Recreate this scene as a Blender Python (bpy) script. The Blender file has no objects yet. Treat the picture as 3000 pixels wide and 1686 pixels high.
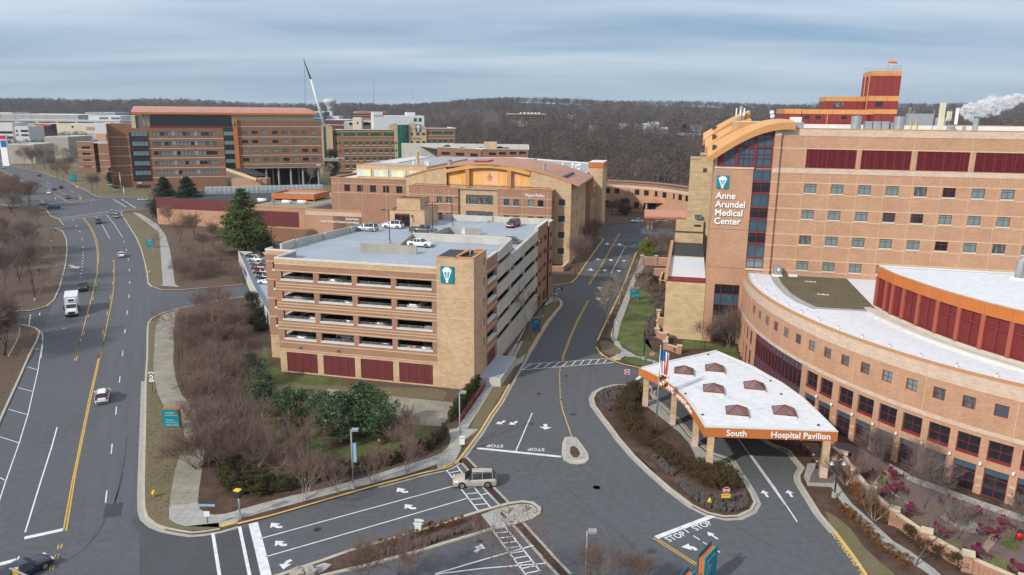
import bpy,math,random
import numpy as np
from mathutils import Vector
random.seed(7);RN=np.random.default_rng(7)
SC=bpy.context.scene
# ---------------------------------------------------------------- camera
FPX,PITCH,ROLL,CH=2172.9,math.radians(13.488),math.radians(.566),43.0
def cam_matrix():
 cp,sp,cr,sr=math.cos(PITCH),math.sin(PITCH),math.cos(ROLL),math.sin(ROLL)
 A=np.array([[1,0,0],[0,-sp,-cp],[0,cp,-sp]])
 return np.array([[cr,-sr,0],[sr,cr,0],[0,0,1]]) @ A
CM=cam_matrix()
from mathutils import Matrix
cd=bpy.data.cameras.new('camera');cam=bpy.data.objects.new('camera',cd);SC.collection.objects.link(cam)
cd.sensor_width=36;cd.lens=FPX/3000*36;cd.clip_end=20000;cd.clip_start=.5
cam.matrix_world=Matrix([[CM[0][0],-CM[1][0],-CM[2][0],0],[CM[0][1],-CM[1][1],-CM[2][1],0], [CM[0][2],-CM[1][2],-CM[2][2],CH],[0,0,0,1]])
SC.camera=cam
# ---------------------------------------------------------------- light
SUN_EL,SUN_AZ=33.0,222.0 # sun stands at the lower left of the picture
SKY_STR,SUN_STR,EXPO=.1,2.9,.38
se,sa=math.radians(SUN_EL),math.radians(SUN_AZ)
sdir=Vector((math.cos(sa)*math.cos(se),math.sin(sa)*math.cos(se),math.sin(se)))
sl=bpy.data.lights.new('sun','SUN');so=bpy.data.objects.new('sun',sl);SC.collection.objects.link(so)
sl.energy=SUN_STR;sl.angle=math.radians(2.0);sl.color=(1,.93,.84)
so.rotation_euler=sdir.to_track_quat('Z','Y').to_euler()
W=bpy.data.worlds.new('World');SC.world=W;W.use_nodes=True
def world():
 nt=W.node_tree;N=nt.nodes;L=nt.links;N.clear()
 out=N.new('ShaderNodeOutputWorld');bg=N.new('ShaderNodeBackground');bg.inputs[1].default_value=SKY_STR
 sky=N.new('ShaderNodeTexSky');sky.sky_type='NISHITA';sky.sun_disc=False
 sky.sun_elevation=se;sky.sun_rotation=math.radians(90-SUN_AZ);sky.dust_density=1.2
 tc=N.new('ShaderNodeTexCoord');sp=N.new('ShaderNodeSeparateXYZ');L.new(tc.outputs['Generated'],sp.inputs[0])
 # clouds seen in perspective: direction divided by its height
 mx=N.new('ShaderNodeMath');mx.operation='MAXIMUM';mx.inputs[1].default_value=.0;L.new(sp.outputs[2],mx.inputs[0])
 ad=N.new('ShaderNodeMath');ad.operation='ADD';ad.inputs[1].default_value=.10;L.new(mx.outputs[0],ad.inputs[0])
 cb=N.new('ShaderNodeCombineXYZ')
 for i in (0,1):
  dv=N.new('ShaderNodeMath');dv.operation='DIVIDE';L.new(sp.outputs[i],dv.inputs[0]);L.new(ad.outputs[0],dv.inputs[1]);L.new(dv.outputs[0],cb.inputs[i])
 mp=N.new('ShaderNodeMapping');mp.inputs['Scale'].default_value=(.26,.62,1);mp.inputs['Rotation'].default_value=(0,0,math.radians(-16));mp.inputs['Location'].default_value=(3.1,1.45,0)
 L.new(cb.outputs[0],mp.inputs[0])
 n1=N.new('ShaderNodeTexNoise');n1.inputs['Scale'].default_value=1.1;n1.inputs['Detail'].default_value=4;n1.inputs['Roughness'].default_value=.5;n1.inputs['Distortion'].default_value=.15
 L.new(mp.outputs[0],n1.inputs['Vector'])
 r=N.new('ShaderNodeValToRGB');r.color_ramp.elements[0].position=.36;r.color_ramp.elements[1].position=.66;L.new(n1.outputs[0],r.inputs[0])
 # high thin overcast: brighter upward
 hr=N.new('ShaderNodeValToRGB');L.new(sp.outputs[2],hr.inputs[0])
 e=hr.color_ramp.elements;e[0].position=0;e[0].color=(2.7,3.9,5.0,1);e[1].position=.30;e[1].color=(4.6,5.2,6.2,1)
 k=e.new(.10);k.color=(1.9,3.05,4.5,1)
 k=e.new(.17);k.color=(2.9,3.8,5.1,1)
 lo=N.new('ShaderNodeMixRGB');lo.blend_type='MIX';lo.inputs[0].default_value=.86;L.new(sky.outputs[0],lo.inputs[1]);L.new(hr.outputs[0],lo.inputs[2])
 wc=N.new('ShaderNodeMixRGB');wc.inputs[2].default_value=(7.2,7.6,8.3,1)
 am=N.new('ShaderNodeMapRange');am.inputs[1].default_value=.02;am.inputs[2].default_value=.22;am.inputs[3].default_value=.22;am.inputs[4].default_value=1.0;L.new(sp.outputs[2],am.inputs[0])
 ml=N.new('ShaderNodeMath');ml.operation='MULTIPLY';L.new(r.outputs[0],ml.inputs[0]);L.new(am.outputs[0],ml.inputs[1])
 L.new(ml.outputs[0],wc.inputs[0]);L.new(lo.outputs[0],wc.inputs[1]);L.new(wc.outputs[0],bg.inputs[0]);L.new(bg.outputs[0],out.inputs[0])
world()
SC.view_settings.view_transform='Standard';SC.view_settings.look='None';SC.view_settings.exposure=EXPO;SC.view_settings.gamma=1
SC.render.engine='CYCLES';SC.cycles.max_bounces=5;SC.cycles.diffuse_bounces=2;SC.cycles.glossy_bounces=2;SC.cycles.transmission_bounces=2;SC.cycles.transparent_max_bounces=32;SC.cycles.volume_bounces=0
# ---------------------------------------------------------------- photograph-to-ground geometry (2576-wide pixel grid)
CR={'D':(0,0,1),'A':(0,171.7,3.7471),'B':(601,171.7,3.7471),'C':(1202.1,171.7,3.7471),'4':(1717.3,128.8,3),'5':(0,515.2,3.7471),'6':(601,472.3,3), '7':(1202.1,472.3,3.7471),'8':(1717.3,558.1,3),'9':(0,858.7,3),'10':(515.2,966.9,3),'11':(1202.1,858.7,3.7471),'12':(1889.1,966.9,3.0118),'13':(1288,1061.3,3.7471), '14':(0,1190.1,5),'Z1':(1202.1,549.5,3.3738),'Z2':(652.6,549.5,7.494),'Z3':(2060.8,601.1,4.96),'M1':(1236.5,558.1,4.216),'M2':(1494.1,515.2,7.494),'M3':(2043.6,987.5,4.818), 'M4':(0,214.7,7.494),'N1':(1846.1,652.6,6.0),'N2':(2232.5,790.0,7.5),'N3':(1854.7,772.8,5.6215),'X1':(1339.5,386.4,6.0),'X2':(841.5,377.8,4.5455),'X3':(480.9,412.2,4.959), 'Y1':(257.6,257.6,6.487),'Y2':(549.5,257.6,6.487),'Y3':(790,240.4,6.0)}
SD=3000/2576
def ray(k,x,y):
 o=CR[k];X,Y=o[0]+x/o[2],o[1]+y/o[2]
 return CM.T @ np.array([(X*SD-1500)/FPX,(Y*SD-843)/FPX,1])
def G(k,x,y,z=0.0):
 d=ray(k,x,y);t=(z-CH)/d[2];return (float(d[0]*t),float(d[1]*t),z)
def GY(k,x,y,Y):
 "point of a sight line at the distance Y ahead of the camera"
 d=ray(k,x,y);t=Y/d[1];return (float(d[0]*t),Y,float(CH+d[2]*t))
def GL(k,pts,z=0.0):return [G(k,x,y,z)[:2] for x,y in pts]
class Fr:
 def __init__(s,o,yaw):
  s.o=np.array(o[:2],float);s.yaw=yaw;y=math.radians(yaw);s.u=np.array([math.cos(y),math.sin(y)]);s.v=np.array([-math.sin(y),math.cos(y)])
 def on(s,k,x,y,b=0):
  d=ray(k,x,y);t=(b+s.o @ s.v)/(d[:2] @ s.v);p=d*t;return float((p[:2]-s.o) @ s.u),float(p[2]+CH)
 def gd(s,k,x,y,z=0):
  p=np.array(G(k,x,y,z)[:2])-s.o;return float(p @ s.u),float(p @ s.v)
 def p(s,a,b,z=0.0):
  q=s.o+a*s.u+b*s.v;return (float(q[0]),float(q[1]),z)
 def sub(s,a,b,dyaw=0):return Fr(s.p(a,b),s.yaw+dyaw)
W0=Fr((0,0),0)
# ---------------------------------------------------------------- materials
MATS={}
def mat(name,col,rough=.85,var=.12,vs=.35,spec=.3,metal=0,col2=None,fine=0,fs=6.,emit=None,stretch=None,bump=0,brick=None,tile=None):
 m=bpy.data.materials.new(name);m.use_nodes=True;nt=m.node_tree;N=nt.nodes;L=nt.links;b=N['Principled BSDF']
 b.inputs['Roughness'].default_value=rough;b.inputs['Specular IOR Level'].default_value=spec;b.inputs['Metallic'].default_value=metal
 c=(*col,1);b.inputs['Base Color'].default_value=c;m.diffuse_color=c
 src=None
 uv=N.new('ShaderNodeUVMap');vec=uv.outputs[0]
 if stretch:
  mp=N.new('ShaderNodeMapping');mp.inputs['Scale'].default_value=(*stretch,1);L.new(vec,mp.inputs[0]);vec2=mp.outputs[0]
 else:vec2=vec
 def noise(scale,det,v):
  n=N.new('ShaderNodeTexNoise');n.inputs['Scale'].default_value=scale;n.inputs['Detail'].default_value=det;n.inputs['Roughness'].default_value=.6;L.new(v,n.inputs['Vector']);return n
 if brick:
  bw,bh,mc,mw=brick
  t=N.new('ShaderNodeTexBrick');t.inputs['Scale'].default_value=1;t.inputs['Brick Width'].default_value=bw;t.inputs['Row Height'].default_value=bh;t.inputs['Mortar Size'].default_value=mw
  t.inputs['Color1'].default_value=tuple(x*1.10 for x in col)+(1,);t.inputs['Color2'].default_value=tuple(x*.88 for x in col)+(1,);t.inputs['Mortar'].default_value=(*mc,1);t.inputs['Bias'].default_value=-.1
  L.new(vec,t.inputs['Vector']);src=t.outputs[0]
 if col2:
  n=noise(vs,4,vec2);r=N.new('ShaderNodeValToRGB');r.color_ramp.elements[0].position=.36;r.color_ramp.elements[1].position=.66;L.new(n.outputs[0],r.inputs[0])
  mi=N.new('ShaderNodeMixRGB');mi.inputs[1].default_value=c;mi.inputs[2].default_value=(*col2,1);L.new(r.outputs[0],mi.inputs[0])
  if src:L.new(src,mi.inputs[1])
  src=mi.outputs[0]
 if var:
  n=noise(vs,6,vec2);mr=N.new('ShaderNodeMapRange');mr.inputs[1].default_value=.3;mr.inputs[2].default_value=.7;mr.inputs[3].default_value=1-var;mr.inputs[4].default_value=1+var;L.new(n.outputs[0],mr.inputs[0])
  mu=N.new('ShaderNodeMixRGB');mu.blend_type='MULTIPLY';mu.inputs[0].default_value=1;mu.inputs[1].default_value=c
  if src:L.new(src,mu.inputs[1])
  L.new(mr.outputs[0],mu.inputs[2]);src=mu.outputs[0]
 if fine:
  n=noise(fs,3,vec);mr=N.new('ShaderNodeMapRange');mr.inputs[1].default_value=.3;mr.inputs[2].default_value=.7;mr.inputs[3].default_value=1-fine;mr.inputs[4].default_value=1+fine;L.new(n.outputs[0],mr.inputs[0])
  mu=N.new('ShaderNodeMixRGB');mu.blend_type='MULTIPLY';mu.inputs[0].default_value=1;mu.inputs[1].default_value=c
  if src:L.new(src,mu.inputs[1])
  L.new(mr.outputs[0],mu.inputs[2]);src=mu.outputs[0]
 if tile:
 # joint lines every tile[0] x tile[1] metres
  t=N.new('ShaderNodeTexBrick');t.offset=0;t.inputs['Scale'].default_value=1;t.inputs['Brick Width'].default_value=tile[0];t.inputs['Row Height'].default_value=tile[1];t.inputs['Mortar Size'].default_value=tile[2]
  t.inputs['Color1'].default_value=t.inputs['Color2'].default_value=(1,1,1,1);t.inputs['Mortar'].default_value=(tile[3],)*3+(1,);L.new(vec,t.inputs['Vector'])
  mu=N.new('ShaderNodeMixRGB');mu.blend_type='MULTIPLY';mu.inputs[0].default_value=1;mu.inputs[1].default_value=c
  if src:L.new(src,mu.inputs[1])
  L.new(t.outputs[0],mu.inputs[2]);src=mu.outputs[0]
 if src:L.new(src,b.inputs['Base Color'])
 if emit:b.inputs['Emission Color'].default_value=(*emit[:3],1);b.inputs['Emission Strength'].default_value=emit[3]
 MATS[name]=m;return name
mat('asphalt',(.098,.103,.112),.9,.22,.06,.35,fine=.12,fs=1.3,col2=(.078,.083,.092))
mat('asphalt_dark',(.068,.071,.079),.9,.15,.08,.35,fine=.10,fs=1.3)
mat('asphalt_patch',(.05,.052,.058),.9,.1,.3)
mat('concrete',(.33,.32,.29),.9,.14,.4,fine=.08,fs=2.)
mat('concrete_old',(.26,.245,.20),.9,.22,.35,fine=.12,fs=2.,tile=(2.4,2.4,.03,.6))
mat('concrete_walk',(.33,.33,.31),.9,.12,.35,fine=.06,fs=2.,tile=(1.7,1.7,.03,.6))
mat('kerb',(.40,.38,.31),.9,.15,.5)
mat('kerb_yellow',(.62,.42,.12),.8,.18,.8,col2=(.50,.36,.16))
mat('paint_white',(.62,.64,.66),.7,.18,1.2)
mat('paint_old',(.36,.38,.40),.8,.30,2.5)
mat('paint_yellow',(.55,.34,.06),.7,.18,1.2)
mat('grass_dry',(.185,.145,.092),.95,.25,.5,col2=(.10,.095,.045),fine=.25,fs=4.)
mat('grass_green',(.075,.105,.025),.95,.25,.3,col2=(.11,.12,.05),fine=.25,fs=4.)
mat('mulch',(.065,.038,.028),.95,.25,.5,col2=(.09,.055,.038),fine=.35,fs=5.)
mat('litter',(.125,.085,.060),.95,.25,.25,col2=(.085,.058,.042),fine=.4,fs=2.5)
mat('ground_far',(.070,.055,.045),.95,.3,.03,col2=(.10,.095,.06))
mat('gravel',(.34,.33,.31),.95,.2,1.,fine=.5,fs=5.)
mat('paver',(.17,.125,.115),.9,.15,.4,col2=(.13,.10,.095),fine=.2,fs=4.)
mat('paver_tan',(.34,.26,.19),.9,.1,.5)
mat('drain',(.045,.028,.022),.8,.2,1.)
# ---------------------------------------------------------------- mesh builder
def wm(o):
 return o.matrix_basis.copy() if o.parent is None else wm(o.parent) @ o.matrix_parent_inverse @ o.matrix_basis
def setpar(o,p):
 o.parent=p;o.matrix_parent_inverse=wm(p).inverted()
class MB:
 def __init__(s):s.v=[];s.f=[];s.m=[];s.mats=[];s.sm=[]
 def mi(s,m):
  if m not in s.mats:s.mats.append(m)
  return s.mats.index(m)
 def face(s,pts,m,smooth=False):
  n=len(s.v);s.v += [tuple(p) for p in pts];s.f.append(tuple(range(n,n+len(pts))));s.m.append(s.mi(m));s.sm.append(smooth)
 def mesh(s,V,Fc,m,smooth=False):
  n=len(s.v);s.v += [tuple(p) for p in V];k=s.mi(m)
  for f in Fc:s.f.append(tuple(i+n for i in f));s.m.append(k);s.sm.append(smooth)
 def prism(s,pts,z0,z1,m,top=None,bottom=False):
  "pts: list of xy, any winding"
  A=sum(pts[i][0]*pts[(i+1) % len(pts)][1]-pts[(i+1) % len(pts)][0]*pts[i][1] for i in range(len(pts)))
  if A<0:pts=pts[::-1]
  n=len(pts)
  for i in range(n):
   p,q=pts[i],pts[(i+1) % n];s.face([(*p,z0),(*q,z0),(*q,z1),(*p,z1)],m)
  s.face([(*p,z1) for p in pts],top or m)
  if bottom:s.face([(*p,z0) for p in pts[::-1]],m)
 def box(s,F,a0,a1,b0,b1,z0,z1,m,top=None,bottom=True):
  s.prism([F.p(a0,b0)[:2],F.p(a1,b0)[:2],F.p(a1,b1)[:2],F.p(a0,b1)[:2]],z0,z1,m,top,bottom)
 def tube(s,path,r,m,n=6,cap=True,smooth=True):
  P=[Vector(p) for p in path];R=r if hasattr(r,'__len__') else [r]*len(P);V=[];Fc=[]
  for i,p in enumerate(P):
   t=(P[min(i+1,len(P)-1)]-P[max(i-1,0)]).normalized()
   x=t.orthogonal().normalized() if i==0 else (x-t*x.dot(t)).normalized()
   y=t.cross(x)
   V += [p+(x*math.cos(2*math.pi*j/n)+y*math.sin(2*math.pi*j/n))*R[i] for j in range(n)]
  for i in range(len(P)-1):
   for j in range(n):Fc.append((i*n+j,i*n+(j+1) % n,(i+1)*n+(j+1) % n,(i+1)*n+j))
  if cap:Fc.append(tuple(range(n))[::-1]);Fc.append(tuple(range((len(P)-1)*n,len(P)*n)))
  s.mesh(V,Fc,m,smooth)
 def cyl(s,c,r,z0,z1,m,n=12,r1=None):s.tube([(c[0],c[1],z0),(c[0],c[1],z1)],[r,r if r1 is None else r1],m,n,True,False)
 def strip(s,pts,w,z,m,h=None,off=0.0):
  "ribbon of width w along 2D pts at height z; with h a box of that height"
  P=[np.array(p[:2],float) for p in pts];L,R=[],[]
  for i in range(len(P)):
   t=P[min(i+1,len(P)-1)]-P[max(i-1,0)];t=t/(np.hypot(*t) or 1);n=np.array([-t[1],t[0]])
   k=1.0
   if 0<i<len(P)-1:
    t1=P[i]-P[i-1];t1=t1/(np.hypot(*t1) or 1);k=1/max(.5,float(t1 @ t))
   L.append(P[i]+n*(off+w/2)*k);R.append(P[i]+n*(off-w/2)*k)
  for i in range(len(P)-1):
   s.face([(*R[i],z),(*R[i+1],z),(*L[i+1],z),(*L[i],z)],m)
   if h:
    s.face([(*R[i],z-h),(*R[i+1],z-h),(*R[i+1],z),(*R[i],z)],m);s.face([(*L[i+1],z-h),(*L[i],z-h),(*L[i],z),(*L[i+1],z)],m)
  if h:
   s.face([(*L[0],z-h),(*R[0],z-h),(*R[0],z),(*L[0],z)],m);s.face([(*R[-1],z-h),(*L[-1],z-h),(*L[-1],z),(*R[-1],z)],m)
 def data(s,name):
  me=bpy.data.meshes.new(name);me.from_pydata(s.v,[],s.f)
  for m in s.mats:me.materials.append(MATS[m])
  me.polygons.foreach_set('material_index',s.m);me.polygons.foreach_set('use_smooth',s.sm)
  nl=len(me.loops)
  if nl:
   V=np.array(s.v,float);lv=np.empty(nl,int);me.loops.foreach_get('vertex_index',lv)
   npoly=len(me.polygons);nr=np.empty(npoly*3);me.polygons.foreach_get('normal',nr);nr=nr.reshape(-1,3)
   tot=np.empty(npoly,int);me.polygons.foreach_get('loop_total',tot);pn=np.repeat(nr,tot,axis=0);P=V[lv]
   t=np.c_[-pn[:,1],pn[:,0]];l=np.hypot(t[:,0],t[:,1]);hz=np.abs(pn[:,2])>.7;l[l<1e-6]=1;t /= l[:,None]
   u=np.where(hz,P[:,0],(P[:,:2]*t).sum(1));v=np.where(hz,P[:,1],P[:,2])
   uvl=me.uv_layers.new(name='UVMap');uvl.data.foreach_set('uv',np.c_[u,v].astype('f4').ravel())
  me.update();return me
 def build(s,name,parent=None,**kw):
  if name=='band_course' and parent is not None:# trim belongs to the wall it lies on
   for o in reversed(parent.children if False else [c for c in SC.objects if c.parent==parent]):
    if o.name in WALLS:
     w=WALLS[o.name];n=len(w.v);w.v += s.v;idx=[w.mi(m) for m in s.mats];w.f += [tuple(i+n for i in f) for f in s.f];w.m += [idx[k] for k in s.m];w.sm += s.sm;o.data=w.data(o.name);return o
  o=bpy.data.objects.new(name,s.data(name));SC.collection.objects.link(o)
  if parent is not None:setpar(o,parent)
  if name in ('wall','brick_wall'):WALLS[o.name]=s
  for k,v in kw.items():o[k]=v
  return o
WALLS={}
def part(name,T,*bx):
 m=MB()
 for b in bx:m.box(*b)
 return m.build(name,T)
def tag(o,label,cat,group=None):
 o['label']=label;o['category']=cat
 if group:o['group']=group
 return o
def empty(name,loc,label,cat,group=None,rz=0):
 o=bpy.data.objects.new(name,None);SC.collection.objects.link(o);o.location=loc;o.rotation_euler=(0,0,rz);o.empty_display_size=.3
 return tag(o,label,cat,group)
def link(name,me,parent=None,loc=(0,0,0),rz=0,scale=None):
 o=bpy.data.objects.new(name,me);SC.collection.objects.link(o);o.location=loc;o.rotation_euler=(0,0,rz)
 if scale:o.scale=scale if hasattr(scale,'__len__') else (scale,)*3
 if parent is not None:o.parent=parent
 return o
 # ================================================================ GROUND, ROADS, MARKINGS
def struct(o):o['kind']='structure';return o
mb=MB();mb.face([(-4400,-300,-.25),(4400,-300,-.25),(4400,4400,-.25),(-4400,4400,-.25)],'ground_far');struct(mb.build('ground'))
mb=MB()
mb.face([(-520,20,0),(120,20,0),(120,260,0),(70,330,0),(-60,620,0),(-900,1000,0)],'asphalt');struct(mb.build('road'))
# darker newer asphalt of the hospital drive and the side street
mb=MB()
mb.face([(x,y,.004) for x,y in GL('14',[(1755,1288),(1755,765),(1640,600),(1765,560),(1800,620),(2000,745),(2200,785)])+GL('10',[(260,1100),(330,1080),(430,1443),(300,1600)])],'asphalt_dark')
mb.face([(x,y,.004) for x,y in GL('14',[(1325,400),(1555,367),(1525,540),(1293,573)])],'asphalt_patch')
mb.face([(x,y,.004) for x,y in GL('5',[(0,1025),(310,1005),(500,950),(440,1060),(430,1170),(370,1185),(190,1125),(0,1120)])],'asphalt_dark')
mb.face([(x,y,.004) for x,y in GL('M2',[(300,370),(560,345),(840,345),(690,400),(880,520),(870,600),(940,640),(180,640),(180,520)])],'asphalt_dark')
mb.face([(x,y,.004) for x,y in GL('M2',[(180,690),(980,710),(900,800),(700,1090),(560,1448),(-60,1448),(0,1370),(180,1000)])],'asphalt_dark')
struct(mb.build('road_resurfacing'))
def clean(P):
 Q=[P[0]]
 for p in P[1:]:
  while len(Q)>1 and np.dot(np.subtract(Q[-1],Q[-2]),np.subtract(p,Q[-1]))<0 and min(math.dist(Q[-1],Q[-2]),math.dist(p,Q[-1]))<6:Q.pop()
  if math.dist(p,Q[-1])>.05:Q.append(p)
 return Q
mat('asphalt_worn',(.106,.111,.120),.9,.22,.1,col2=(.084,.089,.098));mat('asphalt_seal',(.055,.057,.063),.85,.2,.3)
mb=MB()
for pts in ([('5',[(1000,560),(1150,700),(1130,950),(1080,1200),(1040,1448)]),('9',[(850,100),(800,500),(740,900),(670,1430)])],[('5',[(1300,560),(1330,700),(1320,1000),(1290,1448)]),('9',[(1030,100),(1010,500),(980,900),(940,1300)])],[('11',[(1000,300),(960,600),(1050,900),(1250,1150),(1500,1448)])]):
 P_=clean([q for k,L_ in pts for q in GL(k,L_)]);mb.strip(P_,1.1,.002,'asphalt_worn');mb.strip([(x+1.9,y) for x,y in P_],.9,.0025,'asphalt_worn')
for k,pts,w in (('9',[(960,720),(940,900),(890,1130),(840,1330)],.14),('14',[(1555,0),(1500,200),(1430,400),(1350,530),(1230,760),(1060,960),(820,1130)],.16),('13',[(0,480),(200,430),(420,260),(640,200)],.12),('12',[(0,420),(60,500),(130,580),(210,645)],.06),('5',[(700,640),(900,900),(1000,1200)],.06),('10',[(1120,340),(1900,330)],.01)):mb.strip(GL(k,pts),w,.0035,'asphalt_seal')
struct(mb.build('tyre_marks'))
ZL=.14;NL=[0]
def land(name,pts,m,z=None):
 NL[0] += 1;z=ZL-.003*NL[0]
 P=[q[:2] for k,L_ in pts for q in GL(k,L_,z)]
 mb=MB();mb.prism(P,-.2,z,m)
 o=struct(mb.build(name));return P
def kerb(pts,m='kerb',w=.30,z=ZL+.012,P=None,off=0.0,name='kerb',gutter=True):
 P=clean(P or [q[:2] for k,L_ in pts for q in GL(k,L_,0)])
 mb=MB();mb.strip(P,w,z,m,h=z+.05,off=off)
 return struct(mb.build(name))
def gutter(pts,w=.55,side=1):
 P=clean([q[:2] for k,L_ in pts for q in GL(k,L_,0)]);mb=MB();mb.strip(P,w,.006,'concrete',off=side*(w/2+.12));return struct(mb.build('kerb_gutter'))
def patch(name,pts,m,lvl=1,z=None):
 z=ZL+.004*lvl if z is None else z
 P=[(*q[:2],z) for k,L_ in pts for q in GL(k,L_,z)]
 A=sum(P[i][0]*P[(i+1) % len(P)][1]-P[(i+1) % len(P)][0]*P[i][1] for i in range(len(P)))
 mb=MB();mb.face(P if A>0 else P[::-1],m);return struct(mb.build(name))
 # --- outlines
HW_R1=('5',[(1395,742),(1386,640),(1368,560),(1335,430),(1290,320),(1240,240),(1190,160),(1140,85)])
HW_R2=('5',[(1520,1030),(1430,1078),(1400,1120),(1392,1180),(1388,1448)]);HW_R3=('9',[(1100,300),(1095,600),(1088,900),(1084,1150),(1088,1270),(1108,1335),(1170,1388),(1250,1418),(1340,1436)])
ENT_N=('10',[(-100,1128),(0,1120),(115,1100),(245,1062),(480,1003),(690,943),(890,884),(1090,828),(1300,768),(1460,728),(1640,678),(1810,642),(1862,622),(1895,600),(1935,555),(2010,455),(2080,362),(2150,245),(2230,133),(2300,5)])
DR_W=('11',[(440,170),(490,85),(545,0)]);DR_W2=('7',[(545,1440),(650,1270),(780,1110),(778,1075),(752,1050),(695,1028)])
garage_block=land('garage_block_ground',[HW_R2,HW_R3,ENT_N,DR_W,DR_W2,('7',[(640,1030),(560,990)]),('X3',[(900,1400),(700,1448)]),('5',[(2350,865),(2080,905),(1680,985)])],'litter')
kerb([HW_R2,HW_R3,('10',[(-100,1128),(0,1120),(115,1100)])]);gutter([HW_R3,('10',[(-100,1128),(0,1120),(115,1100),(245,1062)])],side=-1)
kerb([('10',ENT_N[1][3:])],'kerb_yellow',name='kerb_painted');kerb([DR_W,DR_W2],'kerb_yellow',name='kerb_painted');gutter([('10',ENT_N[1][8:]),DR_W,DR_W2],side=-1,w=.45)
kerb([('5',[(1520,1030),(1680,985),(2080,905),(2350,865)])])
land('north_block_ground',[HW_R1,('A',[(1150,1355),(1190,1338),(1420,1328)]),('D',[(520,520),(700,500),(900,470),(1100,470),(1200,480)]),('X3',[(2400,600),(2300,900),(900,1000),(620,1080)]),('5',[(2300,757),(1720,806),(1520,806),(1430,775)])],'litter')
kerb([('5',[(2300,757),(1720,806),(1520,806),(1430,775)]),HW_R1,('A',[(1150,1355),(1190,1338),(1420,1328)])])
land('far_block_ground',[('A',[(1400,1220),(960,1222),(905,1208),(780,1140),(640,1072),(440,1002),(400,985),(200,945),(0,880),(0,780),(700,700),(1500,700)]),('D',[(900,380),(1000,470),(560,520)])],'grass_dry')
kerb([('A',[(1400,1220),(960,1222),(905,1208),(780,1140),(640,1072),(440,1002),(400,985),(200,945),(0,880)])])
w_pts=('7',[(640,935),(810,912),(880,902),(930,855),(1040,690),(1182,490),(1160,478),(1120,470)])
land('pavilion_block_ground',[w_pts,('X1',[(1040,1200),(1160,1070),(1480,1040),(1700,1040),(1850,1060),(2300,1060),(2400,700),(1000,600),(100,400)]),('6',[(1100,100),(1500,300),(2300,700)])],'litter')
kerb([w_pts],'kerb_yellow',name='kerb_painted')
LW_A=('5',[(0,1020),(300,1000),(440,960),(510,900),(560,790),(590,680),(620,560),(632,440),(628,330),(590,255),(520,225)])
land('west_verge',[LW_A,('5',[(300,200),(0,190),(-500,300),(-900,900)])],'litter');kerb([LW_A])
LW_B=('5',[(600,197),(555,138),(480,110)]);land('west_corner_verge',[LW_B,('A',[(430,1330),(250,1310),(0,1290),(-600,1300),(-900,1600)])],'litter');kerb([LW_B,('A',[(430,1330),(250,1310),(0,1290)])])
LW_D=('A',[(0,1185),(200,1195),(300,1160),(250,1090),(0,960)]);land('west_far_verge',[LW_D,('A',[(-500,900),(-900,1200)])],'litter');kerb([LW_D])
LW_C=('5',[(0,1120),(190,1130),(330,1165),(376,1200),(345,1290),(292,1448)]);LW_C2=('9',[(225,100),(150,270),(0,600),(-150,950)])
land('west_lower_verge',[LW_C,LW_C2,('9',[(-700,700),(-700,0)])],'litter');kerb([LW_C,LW_C2])
# right-hand land
DR_E=('7',[(1600,470),(1535,560),(1490,620),(1420,805),(1340,1000),(1240,1210),(1160,1375),(1128,1448)]);DR_E2=('11',[(1118,60),(1135,95),(1180,140),(1250,183),(1370,225),(1530,258),(1720,290)])
Hs=Fr(G('D',1767,860)[:2],-13.3)
P=[q[:2] for k,L_ in [('7',[(1760,470),(1600,470)]),DR_E,DR_E2] for q in GL(k,L_,ZL)]+[Hs.p(-5.5,-27)[:2],Hs.p(1.5,-30.5)[:2],Hs.p(5,-37)[:2],Hs.p(8.2,-44)[:2]]+GL('12',[(290,510),(355,590),(397,640),(362,700),(368,745),(420,830),(520,990),(640,1130),(760,1290),(870,1448),(1000,1650)],ZL)+[Hs.p(60,-80)[:2],Hs.p(120,-40)[:2],Hs.p(120,60)[:2],Hs.p(20,60)[:2]]
mb=MB();mb.prism(P,-.2,ZL,'mulch');struct(mb.build('hospital_block_ground'))
HB_K=GL('11',DR_E2[1],0)+[Hs.p(-5.5,-27)[:2],Hs.p(1.5,-30.5)[:2],Hs.p(5,-37)[:2],Hs.p(8.2,-44)[:2]]+GL('12',[(290,510),(355,590),(397,640),(362,700),(368,745),(420,830),(520,990),(640,1130)],0)
kerb([DR_E],'kerb_yellow',name='kerb_painted');kerb([('11',DR_E2[1])],'kerb_yellow',name='kerb_painted');kerb(None,P=HB_K[6:],w=.3)
mb=MB();mb.strip(HB_K[6:],.5,.006,'concrete',off=-.37);struct(mb.build('kerb_gutter'))
kerb([('12',[(640,1130),(760,1290),(870,1448),(1000,1650)])],'kerb_yellow',name='kerb_painted')
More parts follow.
